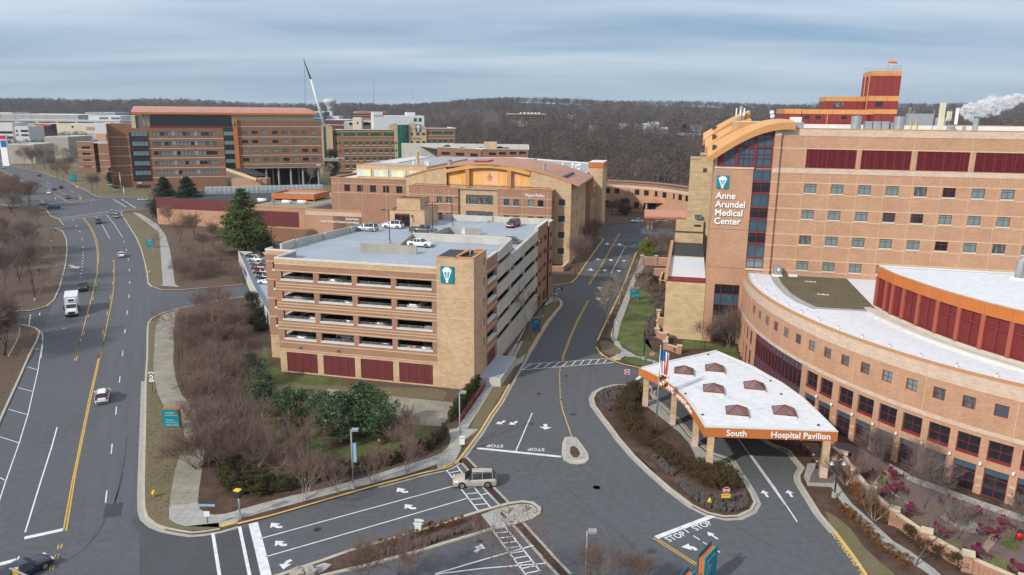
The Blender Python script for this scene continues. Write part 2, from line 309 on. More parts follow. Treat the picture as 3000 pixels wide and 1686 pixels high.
# landscaped island under the canopy
ISL=[('11',[(1450,418),(1300,420),(1180,450),(1112,490),(1085,545),(1100,610),(1180,720),(1300,875),(1400,1000),(1500,1110),(1700,1260)]),('13',[(1000,152),(1150,325),(1300,470),(1500,645),(1700,795),(1850,868),(2000,902),(2130,896),(2250,840),(2290,770),(2250,675),(2180,560),(2120,470),(2060,370),(1980,325)]),('11',[(2360,1118),(2210,1068),(2150,1030),(2000,900),(1870,740),(1750,630),(1655,545),(1628,500),(1640,465),(1600,430)])]
land('entrance_island',ISL,'mulch');kerb(ISL+[('11',[(1450,418)])]);gutter(ISL+[('11',[(1450,418)])],side=-1)
patch('island_walkway',[('11',[(1575,600),(1600,560),(1655,550),(1750,640),(1860,750),(1990,905),(2140,1040),(2205,1075),(2350,1125),(2385,1160),(2440,1245),(2380,1240),(2170,1215),(2070,1130),(2040,1060),(1990,960),(1900,860),(1700,700)])],'concrete_walk')
# small splitter island
SI=[('11',[(795,960),(790,1060),(805,1112),(870,1147),(940,1156),(1010,1146),(1048,1112),(1040,1060),(1000,1000),(950,932),(920,906),(870,899),(820,906)])]
land('splitter_island',SI,'kerb');patch('splitter_gravel',[('11',[(835,925),(870,905),(905,912),(940,945),(985,1005),(1020,1065),(1010,1095),(960,1112),(880,1105),(835,1085),(828,1050)])],'gravel')
patch('splitter_mulch',[('11',[(870,1000),(900,985),(940,1010),(965,1060),(945,1095),(900,1095),(870,1060)])],'mulch',2)
# bottom median
MD=[('10',[(100,1560),(560,1450),(700,1400),(880,1340),(1100,1262),(1390,1180),(1560,1130),(1720,1085),(1870,1032),(2000,990),(2090,962),(2200,932),(2290,907),(2400,892),(2475,903),(2525,940),(2522,978),(2470,1012),(2370,1045),(2260,1078),(2150,1103),(1990,1152),(1800,1208),(1600,1270),(1400,1325),(1200,1378),(1000,1425),(700,1500),(400,1600)])]
land('entrance_median',MD,'mulch');kerb(MD,w=.4);gutter([('10',MD[0][1][10:28])],side=-1,w=.4)
patch('median_walk',[('10',[(2085,985),(2215,935),(2320,1055),(2175,1098)])],'concrete_walk');patch('median_gravel',[('10',[(2225,950),(2300,915),(2400,902),(2470,912),(2508,940),(2500,972),(2450,1002),(2350,1035),(2300,1030),(2235,985)])],'gravel')
patch('median_gravel',[('10',[(600,1448),(720,1405),(900,1348),(960,1360),(900,1410),(820,1448)])],'gravel')
# --- walks, lawns, beds on the central block
patch('verge_lawn',[('9',[(1115,0),(1165,0),(1158,250),(1175,370),(1215,470),(1250,530),(1300,600),(1385,650),(1390,720),(1360,850),(1320,980),(1290,1150),(1277,1240),(1277,1340),(1320,1372),(1400,1397),(1500,1392),(1650,1372),(1640,1410),(1540,1425),(1340,1425),(1250,1405),(1175,1375),(1120,1325),(1100,1260),(1098,1150),(1102,600)])],'grass_dry')
patch('verge_lawn',[('5',[(1400,1448),(1402,1180),(1420,1100),(1520,1050),(1470,1150),(1455,1300),(1450,1448)])],'grass_dry',1.5)
patch('verge_lawn',[('5',[(1400,740),(1395,640),(1378,560),(1345,430),(1300,320),(1250,240),(1150,85),(1300,90),(1420,200),(1500,260),(1510,400),(1522,560),(1535,740),(1510,780),(1440,770)])],'grass_dry')
patch('shared_path',[('5',[(1520,1040),(1680,990),(1655,1060),(1640,1150),(1635,1448)]),('9',[(1307,60),(1307,150),(1325,280),(1370,400),(1450,500),(1540,590),(1572,650),(1560,730),(1540,850),(1520,1000),(1500,1130),(1490,1215),(1383,1235),(1277,1240),(1290,1150),(1320,980),(1360,850),(1390,720),(1385,650),(1340,595),(1250,520),(1190,400),(1160,270),(1158,120),(1165,40)]),('5',[(1450,1448),(1455,1300),(1470,1150)])],'concrete_old',2)
patch('shared_path',[('5',[(1420,200),(1500,260),(1510,400),(1522,560),(1535,740),(1522,765),(1690,775),(1650,750),(1640,680),(1625,560),(1600,420),(1560,290),(1480,180),(1330,90),(1250,70)])],'concrete_walk',2)
patch('corner_walk',[('9',[(1383,1235),(1490,1215),(1510,1270),(1560,1300),(1620,1310),(1700,1302)]),('10',[(240,955),(245,1045),(110,1080),(100,1045)]),('9',[(1650,1370),(1500,1392),(1400,1397),(1320,1372),(1277,1340),(1277,1240)])],'concrete_walk',3)
patch('entrance_walk',[('10',[(240,952),(440,897),(650,842),(860,797),(1070,742),(1330,667),(1500,612),(1680,562),(1780,522),(1838,472),(1858,405),(1840,345),(1905,332),(2065,340),(1960,420),(1940,470),(1900,560),(1885,600),(1830,625),(1755,640),(1752,605),(1550,672),(1300,737),(1090,792),(860,852),(660,907),(450,962),(270,1015),(245,1040)])],'concrete_walk',3)
patch('garage_walk',[('10',[(1905,332),(1983,332),(2190,0)]),('11',[(150,440),(245,295),(420,200),(480,95),(380,170),(340,170),(430,0)]),('7',[(395,1448),(450,1350),(510,1210),(560,1120),(740,1075),(755,1060),(690,1030),(640,1050),(560,1140),(500,1250),(440,1330),(370,1448)]),('11',[(400,0),(350,30),(250,180),(170,285),(90,380),(0,545)]),('10',[(2110,30)])],'concrete_walk',3)
patch('garage_lawn',[('11',[(-60,790),(0,660),(150,440),(243,297),(338,300),(260,430),(100,690),(0,850),(-60,900)])],'grass_dry',2)
patch('garage_lawn',[('11',[(340,170),(430,0),(540,0),(500,75),(430,165)])],'grass_dry',2)
patch('garage_lawn',[('7',[(455,1400),(510,1290),(600,1130),(760,1075),(745,1120),(650,1265),(530,1448),(440,1448)])],'grass_dry',2)
patch('garage_front_lawn',[('9',[(1990,0),(2040,130),(2120,235),(2576,285),(2576,380),(2360,470),(2200,420),(2050,330),(1960,200)])],'grass_green',1)
patch('garage_front_lawn',[('10',[(480,0),(1720,30),(1830,60),(1800,120),(1300,85),(910,40),(780,140),(600,120)])],'grass_dry',2)
patch('garage_front_lawn',[('10',[(820,220),(780,330),(1300,330),(1700,300),(1700,380),(1500,480),(1100,560),(700,520),(350,420),(300,280)])],'grass_green',1)
patch('service_pad',[('10',[(930,33),(1300,78),(1900,140),(1835,260),(1780,318),(1500,300),(1380,250),(950,230),(790,190)])],'concrete_old',3)
patch('planting_bed',[('9',[(1495,1130),(1525,1000),(1545,850),(1600,800),(1680,1000),(1800,1120),(2100,1160),(2576,1090),(2576,1130),(2100,1215),(1700,1302),(1620,1308),(1560,1300),(1510,1270)])],'mulch',1)
patch('tree_strip',[('10',[(270,1020),(450,967),(1090,797),(1550,677),(1752,610),(1745,635),(1460,712),(1090,815),(480,990),(300,1030)])],'mulch',4)
# right-hand block
patch('east_walk',[('7',[(1540,640),(1580,640),(1560,760),(1480,900),(1430,1060),(1340,1300),(1310,1448)]),('11',[(1330,0),(1360,60),(1500,140),(1700,190),(1700,215),(1640,220),(1490,165),(1385,140),(1340,170),(1290,185),(1240,160),(1300,130),(1280,0)]),('7',[(1250,1400),(1290,1250),(1380,1040),(1440,880),(1490,780)])],'concrete_walk',2)
patch('east_lawn',[('7',[(1500,970),(1560,960),(1620,1000),(1670,1080),(1665,1180),(1600,1250),(1570,1350),(1560,1448)]),('11',[(1560,0),(1650,90),(1760,150),(1830,190),(1720,200),(1500,130),(1380,50),(1330,0)]),('7',[(1320,1400),(1350,1280),(1440,1080),(1480,1000)])],'grass_green',3)
patch('east_lawn',[('11',[(1375,160),(1420,145),(1500,150),(1650,200),(1640,225),(1500,222),(1400,195)])],'grass_green',3)
patch('east_lawn',[('11',[(1150,0),(1230,0),(1300,40),(1360,90),(1340,120),(1240,128),(1170,90)])],'grass_dry',3)
patch('court_lawn',[('8',[(0,880),(130,880),(140,910),(400,940),(425,1035),(330,1010),(200,960),(0,960)])],'grass_green',3)
patch('patio_walk',[('12',[(620,700),(680,790),(760,900),(830,960),(960,1080),(1080,1190),(1200,1260),(1390,1400),(1500,1500),(1430,1500),(1290,1400),(1150,1320),(1000,1230),(870,1110),(740,960),(660,860),(610,780),(430,770),(400,700),(430,600),(500,600),(560,700)])],'concrete_walk',2)
patch('entrance_paving',[('12',[(440,745),(455,690),(505,600),(440,500),(370,440),(500,450),(600,560),(650,700),(625,750)])],'paver',3)
patch('verge_lawn',[('12',[(560,960),(640,1000),(760,1100),(860,1240),(960,1330),(1100,1448),(900,1448),(740,1250),(600,1060)])],'grass_dry',1)
# mulch of hillside shrubs by the hospital, concrete drain band
mb=MB();mb.strip(GL('10',[(1945,560),(2020,640),(2140,780),(2280,925)]),1.5,.006,'concrete');mb.strip(GL('10',[(1945,560),(2020,640),(2140,780),(2280,925)]),.85,.012,'drain')
mb.strip(GL('10',[(2350,1038),(2460,1160),(2576,1290)])+GL('13',[(330,1270),(500,1448)]),1.5,.006,'concrete');mb.strip(GL('10',[(2350,1038),(2460,1160),(2576,1290)])+GL('13',[(330,1270),(500,1448)]),.85,.012,'drain')
mb.strip(GL('11',[(1610,460),(1720,440)]),1.2,.008,'drain')
struct(mb.build('trench_drain'))
# ---------------------------------------------------------------- markings
MK=MB();ZM=.009
def ln(k,pts,w=.12,m='paint_white',z=ZM):MK.strip(GL(k,pts),w,z,m)
def dash(k,pts,on,off,w,m):
 P=[np.array(p) for p in GL(k,pts)];d=[0]
 for a,b in zip(P,P[1:]):d.append(d[-1]+np.hypot(*(b-a)))
 f=lambda s:np.array([np.interp(s,d,[p[0] for p in P]),np.interp(s,d,[p[1] for p in P])])
 s=0
 while s<d[-1]:MK.strip([f(s),f(min(s+on,d[-1]))],w,ZM,m);s += on+off
Yl='paint_yellow'
for a,b in [((925,70),(921,110)),((906,265),(901,313)),((879,495),(873,555)),((847,775),(839,850)),((807,1127),(796,1220))]:ln('9',[a,b],.13)
for a,b in [((1190,420),(1193,437)),((1208,508),(1211,528)),((1218,605),(1220,630)),((1222,720),(1222,747)),((1216,848),(1216,880)),((1200,1000),(1197,1035)),((1181,1175),(1176,1213)),((1158,1375),(1155,1428)),((1168,342),(1172,357)), ((685,140),(688,150)),((722,195),(726,208)),((750,250),(755,265)),((772,318),(775,333)),((784,393),(784,408)),((288,1035),(272,1143)),((375,1020),(373,1045)),((604,1160),(602,1172))]:ln('5',[a,b],.14)
for x,y in [(784,450),(784,475),(784,502),(782,530),(778,558),(774,588),(770,618),(765,650),(758,683)]:ln('5',[(x,y-4),(x-1,y+4)],.2)
ln('5',[(785,118),(850,200),(890,270),(915,350),(927,430),(930,550)],.15,Yl)
ln('5',[(778,122),(838,200),(878,275),(902,350),(914,430),(919,520),(917,640),(900,720),(870,850),(835,980),(800,1110),(769,1235)],.15,Yl)
for a,b in [((922,635),(921,660)),((909,745),(903,770)),((881,870),(873,900)),((838,1030),(831,1060)),((796,1200),(788,1232)),((1062,523),(1062,535)),((1064,615),(1066,640)),((1059,728),(1060,755)),((1042,853),(1040,888)),((1013,1005),(1008,1045)),((975,1180),(968,1225)),((940,1390),(928,1448))]:ln('5',[a,b],.14,Yl)
ln('5',[(762,1265),(735,1350),(707,1448)],.15,Yl);ln('9',[(605,0),(583,75),(562,148)],.15,Yl);ln('9',[(583,112),(575,147)],.13,Yl)
ln('5',[(1072,520),(1076,600),(1075,700),(1066,830),(1040,980),(1008,1130),(975,1290),(943,1448)],.15,Yl)
ln('9',[(753,85),(680,400),(612,730),(545,1060),(478,1430)],.15,Yl);ln('9',[(781,0),(705,340),(635,680),(570,1000),(500,1430)],.15,Yl)
for a,b in [((735,905),(728,960)),((783,895),(765,950)),((700,1030),(680,1090)),((738,1025),(722,1085)),((645,1160),(625,1225)),((680,1165),(665,1215))]:ln('14',[a,b],.12,Yl)
ln('5',[(392,1200),(404,1260),(400,1350),(385,1448)]);ln('9',[(322,0),(300,130),(285,230),(250,380),(210,555),(145,768),(45,1052),(0,1190),(-60,1380)])
for a,b in [((262,57),(312,66)),((203,194),(287,217)),((134,351),(250,381)),((60,513),(208,555)),((0,722),(143,768)),((-40,1010),(45,1054))]:ln('9',[a,b])
ln('5',[(330,1357),(390,1370)]);ln('9',[(431,650),(390,800),(320,1020),(270,1180),(190,1443)],.15);ln('14',[(240,1050),(210,1120),(180,1190)],.15)
ln('14',[(308,820),(797,713)],.6);ln('14',[(-60,1165),(205,1095)],.6)
ln('5',[(900,108),(965,195),(1033,320)],.14);ln('5',[(1005,97),(1080,190),(1155,307)],.14)
ln('5',[(560,132),(1165,58)],.25);ln('5',[(570,148),(1000,97)],.25);ln('5',[(575,125),(1150,45)],.25);ln('5',[(430,190),(597,198),(556,140)],.2)
ln('A',[(475,1293),(960,1240)],.3);ln('A',[(470,1278),(900,1235)],.3);ln('A',[(1065,1235),(1190,1310)],.3);ln('A',[(1145,1235),(1280,1320)],.3);ln('A',[(500,1180),(635,1258)],.15)
ln('A',[(330,1062),(470,1125),(620,1192)],.2,Yl);ln('A',[(380,1240),(440,1290)],.2)
dash('A',[(850,1258),(865,1280),(840,1305),(760,1330)],1,2,.2,'paint_old');dash('A',[(560,1350),(760,1345),(1050,1320)],2,6,.2,'paint_old')
for a,b in [((435,1075),(475,1090)),((670,1160),(700,1175)),((740,1195),(760,1205))]:ln('A',[a,b],.2)
# entrance road
ln('10',[(60,1125),(85,1280),(112,1450)],.32);ln('10',[(262,1075),(340,1450)],.32);ln('10',[(365,1048),(415,1240),(465,1450)],.95)
ln('10',[(422,1165),(1170,960),(1880,768)],.15);ln('10',[(458,1303),(1200,1090),(1980,862)],.15)
def ladder(k,A,B,n,w=.16,skip=()):
 ln(k,A,w);ln(k,B,w)
 pa,pb=[np.array(p) for p in (A[0],A[-1])],[np.array(p) for p in (B[0],B[-1])]
 for i in range(n):
  if i in skip:continue
  t=(i+.5)/n;t2=(i+.9)/n;ln(k,[tuple(pa[0]+(pa[1]-pa[0])*t),tuple(pb[0]+(pb[1]-pb[0])*min(t2,1))],w)
ladder('10',[(1825,650),(2075,972)],[(1900,615),(2170,948)],8);ln('10',[(2085,838),(2145,820)],.16)
ladder('10',[(2175,1105),(2430,1450)],[(2270,1080),(2530,1410)],9)
ln('10',[(1740,1432),(2100,1325),(2480,1217),(2560,1310)],.16);ln('10',[(1740,1436),(2100,1390),(2576,1352)],.16)
ln('11',[(-10,1009),(785,1090)],.5);ln('11',[(512,678),(358,1037)],.15)
ln('11',[(885,900),(840,770),(800,650),(780,560)],.15,Yl);dash('11',[(778,540),(772,400),(770,300),(778,240)],.8,.45,.16,Yl)
for o in (-9,3):ln('11',[(804+o,188),(808+o,140),(838+o,60),(864+o,0)],.14,Yl);ln('7',[(858+o,1448),(950+o,1240),(1045+o,1064)],.14,Yl);ln('7',[(1048+o,918),(1160+o,745),(1340+o,430)],.14,Yl)
ln('11',[(400,272),(1320,198)],.16);ln('11',[(440,220),(1225,163)],.16)
for a,b in [((420,268),(500,218)),((525,262),(600,210)),((620,250),(690,202)),((705,243),(775,197)),((795,236),(850,190)),((880,230),(930,184)),((960,223),(1000,180)),((1038,217),(1075,174)),((1110,210),(1150,168)),((1185,206),(1222,165)),((1265,200),(1280,183))]:ln('11',[a,b],.16)
dash('M2',[(400,470),(480,515),(497,545)],.8,1,.12,'paint_old');dash('M2',[(385,530),(440,558),(455,580)],.8,1,.12,'paint_old');dash('M2',[(220,507),(360,525)],1.2,2,.12,'paint_old')
ln('7',[(1280,546),(1510,564)],.3);ln('7',[(1388,558),(1255,810)],.13)
ln('13',[(1360,1092),(1915,880)],.6)
for a,b in [((1615,1010),(1668,1048)),((1710,1075),(1770,1115)),((1800,1135),(1865,1175)),((1900,1197),(1960,1232))]:ln('13',[a,b],.15)
ln('13',[(1330,1097),(1725,1350)],.13,Yl);ln('13',[(1352,1090),(1742,1340)],.13,Yl)
ln('13',[(2125,150),(2350,470),(2576,785)],.15);ln('12',[(0,535),(180,785),(350,1043)],.15);ln('11',[(1445,410),(1540,325)],.55)
def arrow(k,tail,head,kind='S',m='paint_white',sc=1):
 a,b=[np.array(p) for p in GL(k,[tail,head])];d=b-a;L_=np.hypot(*d);d /= L_;n=np.array([-d[1],d[0]])
 if kind=='S':sh=[(-.06,0),(-.06,.55),(-.20,.55),(0,1),(.20,.55),(.06,.55),(.06,0)]
 else:sh=[(-.10,0),(-.02,.3),(.0,.5),(-.16,.44),(-.24,.80),(.24,.86),(.36,.60),(.16,.55),(.10,.25),(.03,0)] if kind=='L' else [(.10,0),(.02,.3),(.0,.5),(.16,.44),(.24,.80),(-.24,.86),(-.36,.60),(-.16,.55),(-.10,.25),(-.03,0)]
 P=[a+d*L_*y+n*L_*(-x)*sc for x,y in sh];A=sum(P[i][0]*P[(i+1) % len(P)][1]-P[(i+1) % len(P)][0]*P[i][1] for i in range(len(P)))
 MK.face([(*p,ZM+.001) for p in (P if A>0 else P[::-1])],m)
def hook(k,pts,w=.3,m='paint_white'):
 "bent arrow: curved shaft through pts, head at the last point"
 P=[np.array(p) for p in GL(k,pts)];MK.strip(P[:-1],w,ZM+.001,m);a,b=P[-2],P[-1];d=b-a;n=np.array([-d[1],d[0]]);n=n/(np.hypot(*n) or 1)*w*1.5
 MK.face([(*(a+n),ZM+.002),(*(a-n),ZM+.002),(*b,ZM+.002)][::-1],m)
for x,y in [(540,1070),(1490,805)]:hook('10',[(x+45,y+8),(x+12,y+10),(x-8,y),(x-38,y-24)],.4)
for x,y in [(575,1205),(1550,928)]:hook('10',[(x+45,y+8),(x+12,y+10),(x-8,y),(x-42,y-22)],.4)
hook('10',[(655,1328),(625,1340),(608,1358),(592,1398)],.4);hook('10',[(1650,1028),(1625,1035),(1610,1050),(1592,1085)],.4);hook('10',[(2040,1268),(2060,1250),(2075,1240),(2088,1206)],.4)
hook('11',[(253,750),(240,762),(215,770),(168,782)],.4);hook('11',[(366,755),(355,768),(335,775),(290,787)],.4);arrow('11',(637,782),(637,834),sc=2.4)
for t,h,kd in [((1220,523),(1220,540),'S'),((1337,545),(1337,528),'S'),((1130,668),(1130,686),'S'),((1255,692),(1255,677),'S'),((1378,698),(1378,683),'S'),((1065,765),(1065,785),'S'),((1197,790),(1197,773),'S'),((1330,795),(1330,778),'S'),((1150,960),(1150,938),'S'),((1138,1062),(1138,1038),'S'),((1212,1068),(1212,1045),'S')]:arrow('7',t,h,kd,'paint_white' if h[1]<700 or True else 'paint_old',sc=2)
arrow('7',(800,953),(750,953),'S',sc=1.2);arrow('7',(698,1003),(757,1003),'S',sc=1.2);hook('7',[(1450,548),(1465,546),(1485,541),(1505,540)],.25);arrow('5',(658,570),(738,603),sc=1.1,m='paint_old')
hook('13',[(1738,1212),(1715,1192),(1680,1180),(1595,1182)],.4);arrow('13',(1940,1108),(1838,1038),sc=1.3);arrow('13',(2412,712),(2362,645),sc=1.5);arrow('12',(312,856),(278,802),sc=1.5)
# manholes and patches
for k,x,y,r in [('10',850,1098,.45),('13',798,620,.45),('11',575,497,.4),('11',897,690,.4),('11',835,328,.4),('11',1072,228,.4),('10',2075,1185,.4),('11',1120,1380,.45)]:
 c=G(k,x,y);MK.face([(c[0]+r*math.cos(t),c[1]+r*math.sin(t),ZM+.001) for t in np.linspace(0,2*math.pi,13)[:-1]],'asphalt_patch');MK.face([(c[0]+r*.8*math.cos(t),c[1]+r*.8*math.sin(t),ZM+.004) for t in np.linspace(0,2*math.pi,13)[:-1]],'drain')
 # cracks
for k,pts in [('13',[(530,640),(640,720),(780,880),(960,1010),(1080,1120),(1200,1240)]),('13',[(640,410),(760,560),(900,700),(1060,820),(1250,930),(1420,1010)]),('13',[(0,560),(260,480),(480,420)]),('13',[(160,740),(420,660),(740,575)]),('13',[(1930,910),(2100,980),(2280,1090),(2560,1240)]),('11',[(0,935),(200,840),(420,770)]),('11',[(1115,250),(1122,410)]),('11',[(1180,1250),(1040,1160),(960,1180)])]:ln(k,pts,.05,'asphalt_patch',.007)
struct(MK.build('road_markings'))
# tactile pads
mb=MB()
for k,q in [('10',[(122,1058),(230,1033),(234,1052),(124,1080)]),('10',[(1793,610),(1862,588),(1877,600),(1812,628)]),('11',[(1268,150),(1320,155),(1350,178),(1300,180)])]:mb.face([(x,y,ZL+.018) for x,y in GL(k,q,ZL)][::-1],'kerb_yellow')
struct(mb.build('tactile_paving'))
def text(name,s,size,loc,rot,m,parent=None,ext=.02,align='LEFT',bold=0,sx=1):
 cu=bpy.data.curves.new(name,'FONT');cu.body=s;cu.size=size;cu.extrude=ext;cu.align_x=align;cu.offset=bold;cu.resolution_u=3;cu.materials.append(MATS[m])
 o=bpy.data.objects.new(name,cu);SC.collection.objects.link(o);o.location=loc;o.rotation_euler=rot;o.scale=(sx,1,1)
 bpy.context.view_layer.update();me=bpy.data.meshes.new_from_object(o.evaluated_get(bpy.context.evaluated_depsgraph_get()));q=bpy.data.objects.new(name,me);q.matrix_basis=o.matrix_basis.copy();bpy.data.objects.remove(o);SC.collection.objects.link(q);o=q
 if parent is not None:setpar(o,parent)
 return o
def road_text(s,k,p0,p1,size,m='paint_white',sx=1):
 a,b=GL(k,[p0,p1]);ang=math.atan2(b[1]-a[1],b[0]-a[0]);o=text('road_lettering',s,size,(*a,ZM+.001),(0,0,ang),m,ext=.001,bold=.03*size*.5,sx=sx);return struct(o)
road_text('STOP','11',(242,978),(130,975),1.15,sx=.8);road_text('STOP','11',(630,1012),(520,1008),1.15,sx=.8)
road_text('STOP','13',(1482,1135),(1595,1092),1.25,sx=.85);road_text('STOP','13',(1738,1030),(1850,985),1.25,sx=.85)
road_text('NO PARKING  FIRE LANE','12',(596,1118),(780,1370),.95,'kerb_yellow',sx=1.05)
# ================================================================ BUILDINGS
BR=(.20,.19,.18)
mat('brick_orange',(.43,.245,.155),.9,.10,.25,fine=.10,fs=5,brick=(.42,.14,(.42,.27,.17),.012))
mat('brick_red',(.33,.18,.12),.9,.10,.25,fine=.14,fs=5,brick=(.42,.14,(.30,.19,.13),.012))
mat('brick_brown',(.235,.125,.078),.9,.10,.25,fine=.12,fs=3)
mat('brick_pale_lit',(.42,.25,.15),.9,.10,.25,fine=.12,fs=3)  # paler brick; on left-hand faces it carries the sunlight in its colour
mat('block_tan',(.49,.35,.215),.9,.12,.25,brick=(.8,.4,(.40,.28,.17),.018),fine=.08,fs=3)
mat('block_yellow',(.50,.38,.22),.9,.10,.3,brick=(1.2,.6,(.38,.28,.16),.02))
mat('band_tan',(.55,.40,.25),.9,.08,.6)
mat('band_pink',(.54,.415,.325),.9,.06,.3,brick=(.6,.2,(.48,.36,.28),.01))
mat('stone',(.55,.50,.42),.9,.12,.5)
mat('precast',(.46,.45,.41),.9,.14,.3,fine=.06,fs=2,stretch=(1,.15))
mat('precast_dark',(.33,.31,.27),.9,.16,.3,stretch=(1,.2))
mat('deck_blue',(.30,.345,.40),.75,.12,.08,fine=.05,fs=1.5,spec=.4)
mat('deck_line',(.17,.19,.22),.8,.1,1.)
mat('deck_mark',(.55,.47,.30),.8,.2,1.)
mat('deck_inside',(.035,.035,.036),.9,.1,.5)  # near-black: the shade inside the garage is put into the colour
mat('metal_maroon',(.125,.026,.028),.55,.08,.6,spec=.4,tile=(2.1,50,.05,1.5))
mat('louver_maroon',(.115,.012,.018),.6,.06,.6,tile=(1.55,50,.06,2.2))
mat('louver_red',(.20,.030,.028),.6,.06,.6,tile=(50,.22,.06,.55))
mat('frame_maroon',(.19,.028,.032),.5,.05,1.)
mat('frame_red',(.33,.085,.055),.6,.06,.6)
mat('panel_red',(.22,.035,.035),.55,.07,.4,tile=(1.25,50,.04,.5))
mat('fascia_orange',(.50,.25,.10),.5,.07,.4);mat('panel_orange',(.56,.27,.09),.5,.08,.4,tile=(2.3,50,.04,.6))
mat('fascia_copper',(.52,.165,.045),.5,.07,.4,tile=(.3,50,.05,.75))
mat('roof_orange',(.60,.31,.11),.45,.08,.3,stretch=(1,.3))
mat('roof_copper',(.42,.20,.115),.5,.12,.2,tile=(.6,50,.04,.8),stretch=(1,.3))
mat('roof_salmon',(.44,.215,.155),.5,.10,.2,tile=(.6,50,.06,.8))
mat('coping',(.48,.24,.10),.5,.1,.5)
mat('coping_white',(.58,.57,.54),.6,.08,.6)
mat('roof_white',(.66,.68,.71),.7,.10,.15,col2=(.58,.60,.63),fine=.08,fs=.9)
mat('roof_grey',(.36,.37,.39),.8,.12,.2,col2=(.30,.31,.33))
mat('roof_black',(.045,.047,.052),.8,.2,.3)
mat('roof_gravel',(.30,.26,.20),.95,.2,.3,col2=(.22,.19,.15),fine=.2,fs=2)
mat('glass_dark',(.018,.022,.028),.08,.0,spec=.7)
mat('glass_blue',(.045,.095,.135),.12,.15,.6,spec=.7)
mat('glass_green',(.015,.12,.085),.10,.35,.5,spec=.7)
mat('glass_curtain',(.15,.225,.23),.25,.18,1.2,spec=.5,stretch=(3,.4))
mat('glass_half',(.045,.06,.065),.15,.5,1.1,spec=.6,stretch=(2,.4),col2=(.14,.20,.20))
mat('frame_dark',(.06,.055,.055),.5,0)
mat('frame_grey',(.30,.31,.32),.5,.05)
mat('metal_galv',(.42,.44,.45),.35,.12,1.5,metal=.6)
mat('metal_white',(.68,.68,.66),.5,.06)
mat('metal_grey',(.28,.29,.30),.5,.1)
mat('metal_black',(.03,.03,.03),.5,0)
mat('metal_green',(.02,.11,.08),.5,0)
mat('teal',(.0,.22,.29),.45,.05,.5)
mat('teal_dark',(.006,.115,.17),.45,.05,.5)
mat('white',(.80,.80,.79),.5,.0)
mat('sign_red',(.50,.02,.02),.5,0)
mat('sign_blue',(.02,.12,.40),.5,0)
mat('sign_yellow',(.75,.45,.03),.5,0)
mat('yellow_paint',(.72,.48,.03),.5,.05)
mat('grey_panel',(.27,.26,.30),.7,.05)
mat('cream_panel',(.57,.52,.38),.7,.05,.4,tile=(1.5,50,.05,.85))
mat('siding_white',(.60,.62,.62),.7,.05,.3,tile=(1.2,50,.04,.85))
mat('skylight',(.12,.06,.05),.12,.3,.8,spec=.8,col2=(.17,.10,.09))
mat('art_orange',(.82,.42,.05),.5,.15,.5,col2=(.75,.42,.28),stretch=(1.2,.3),tile=(1.55,.25,.03,.8))
mat('art_pastel',(.42,.62,.62),.5,.2,.5,col2=(.72,.60,.30),stretch=(1.5,.2),tile=(1.2,9,.03,.8))
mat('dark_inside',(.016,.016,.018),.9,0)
mat('greenroof',(.135,.110,.078),.95,.3,.25,col2=(.10,.092,.045),fine=.3,fs=3)
def facade(mb,F,a0,a1,z0,z1,b,holes,m,dep=.35,rev=None,back=None,out=1):
 "wall in the plane v=b of frame F facing -v, with real openings (a0,a1,z0,z1[,depth])"
 A=sorted({a0,a1,*[min(max(h[0],a0),a1) for h in holes],*[min(max(h[1],a0),a1) for h in holes]});Z=sorted({z0,z1,*[min(max(h[2],z0),z1) for h in holes],*[min(max(h[3],z0),z1) for h in holes]})
 for i in range(len(A)-1):
  j0=None
  for j in range(len(Z)-1):
   ac,zc=(A[i]+A[i+1])/2,(Z[j]+Z[j+1])/2
   inside=any(h[0]<ac<h[1] and h[2]<zc<h[3] for h in holes)
   if not inside and j0 is None:j0=j
   if (inside or j==len(Z)-2) and j0 is not None:
    jt=j if inside else j+1
    mb.face([F.p(A[i],b,Z[j0]),F.p(A[i+1],b,Z[j0]),F.p(A[i+1],b,Z[jt]),F.p(A[i],b,Z[jt])],m);j0=None
 rev=rev or m
 for h in holes:
  d=h[4] if len(h)>4 else dep;x0,x1,y0,y1=h[:4]
  q=lambda a,z,bb:F.p(a,b+bb,z)
  mb.face([q(x0,y0,0),q(x0,y0,d),q(x0,y1,d),q(x0,y1,0)][::-1],rev);mb.face([q(x1,y0,0),q(x1,y0,d),q(x1,y1,d),q(x1,y1,0)],rev)
  mb.face([q(x0,y0,0),q(x1,y0,0),q(x1,y0,d),q(x0,y0,d)],rev);mb.face([q(x0,y1,0),q(x1,y1,0),q(x1,y1,d),q(x0,y1,d)][::-1],rev)
  if back:mb.face([q(x0,y0,d),q(x1,y0,d),q(x1,y1,d),q(x0,y1,d)],back)
WC={}
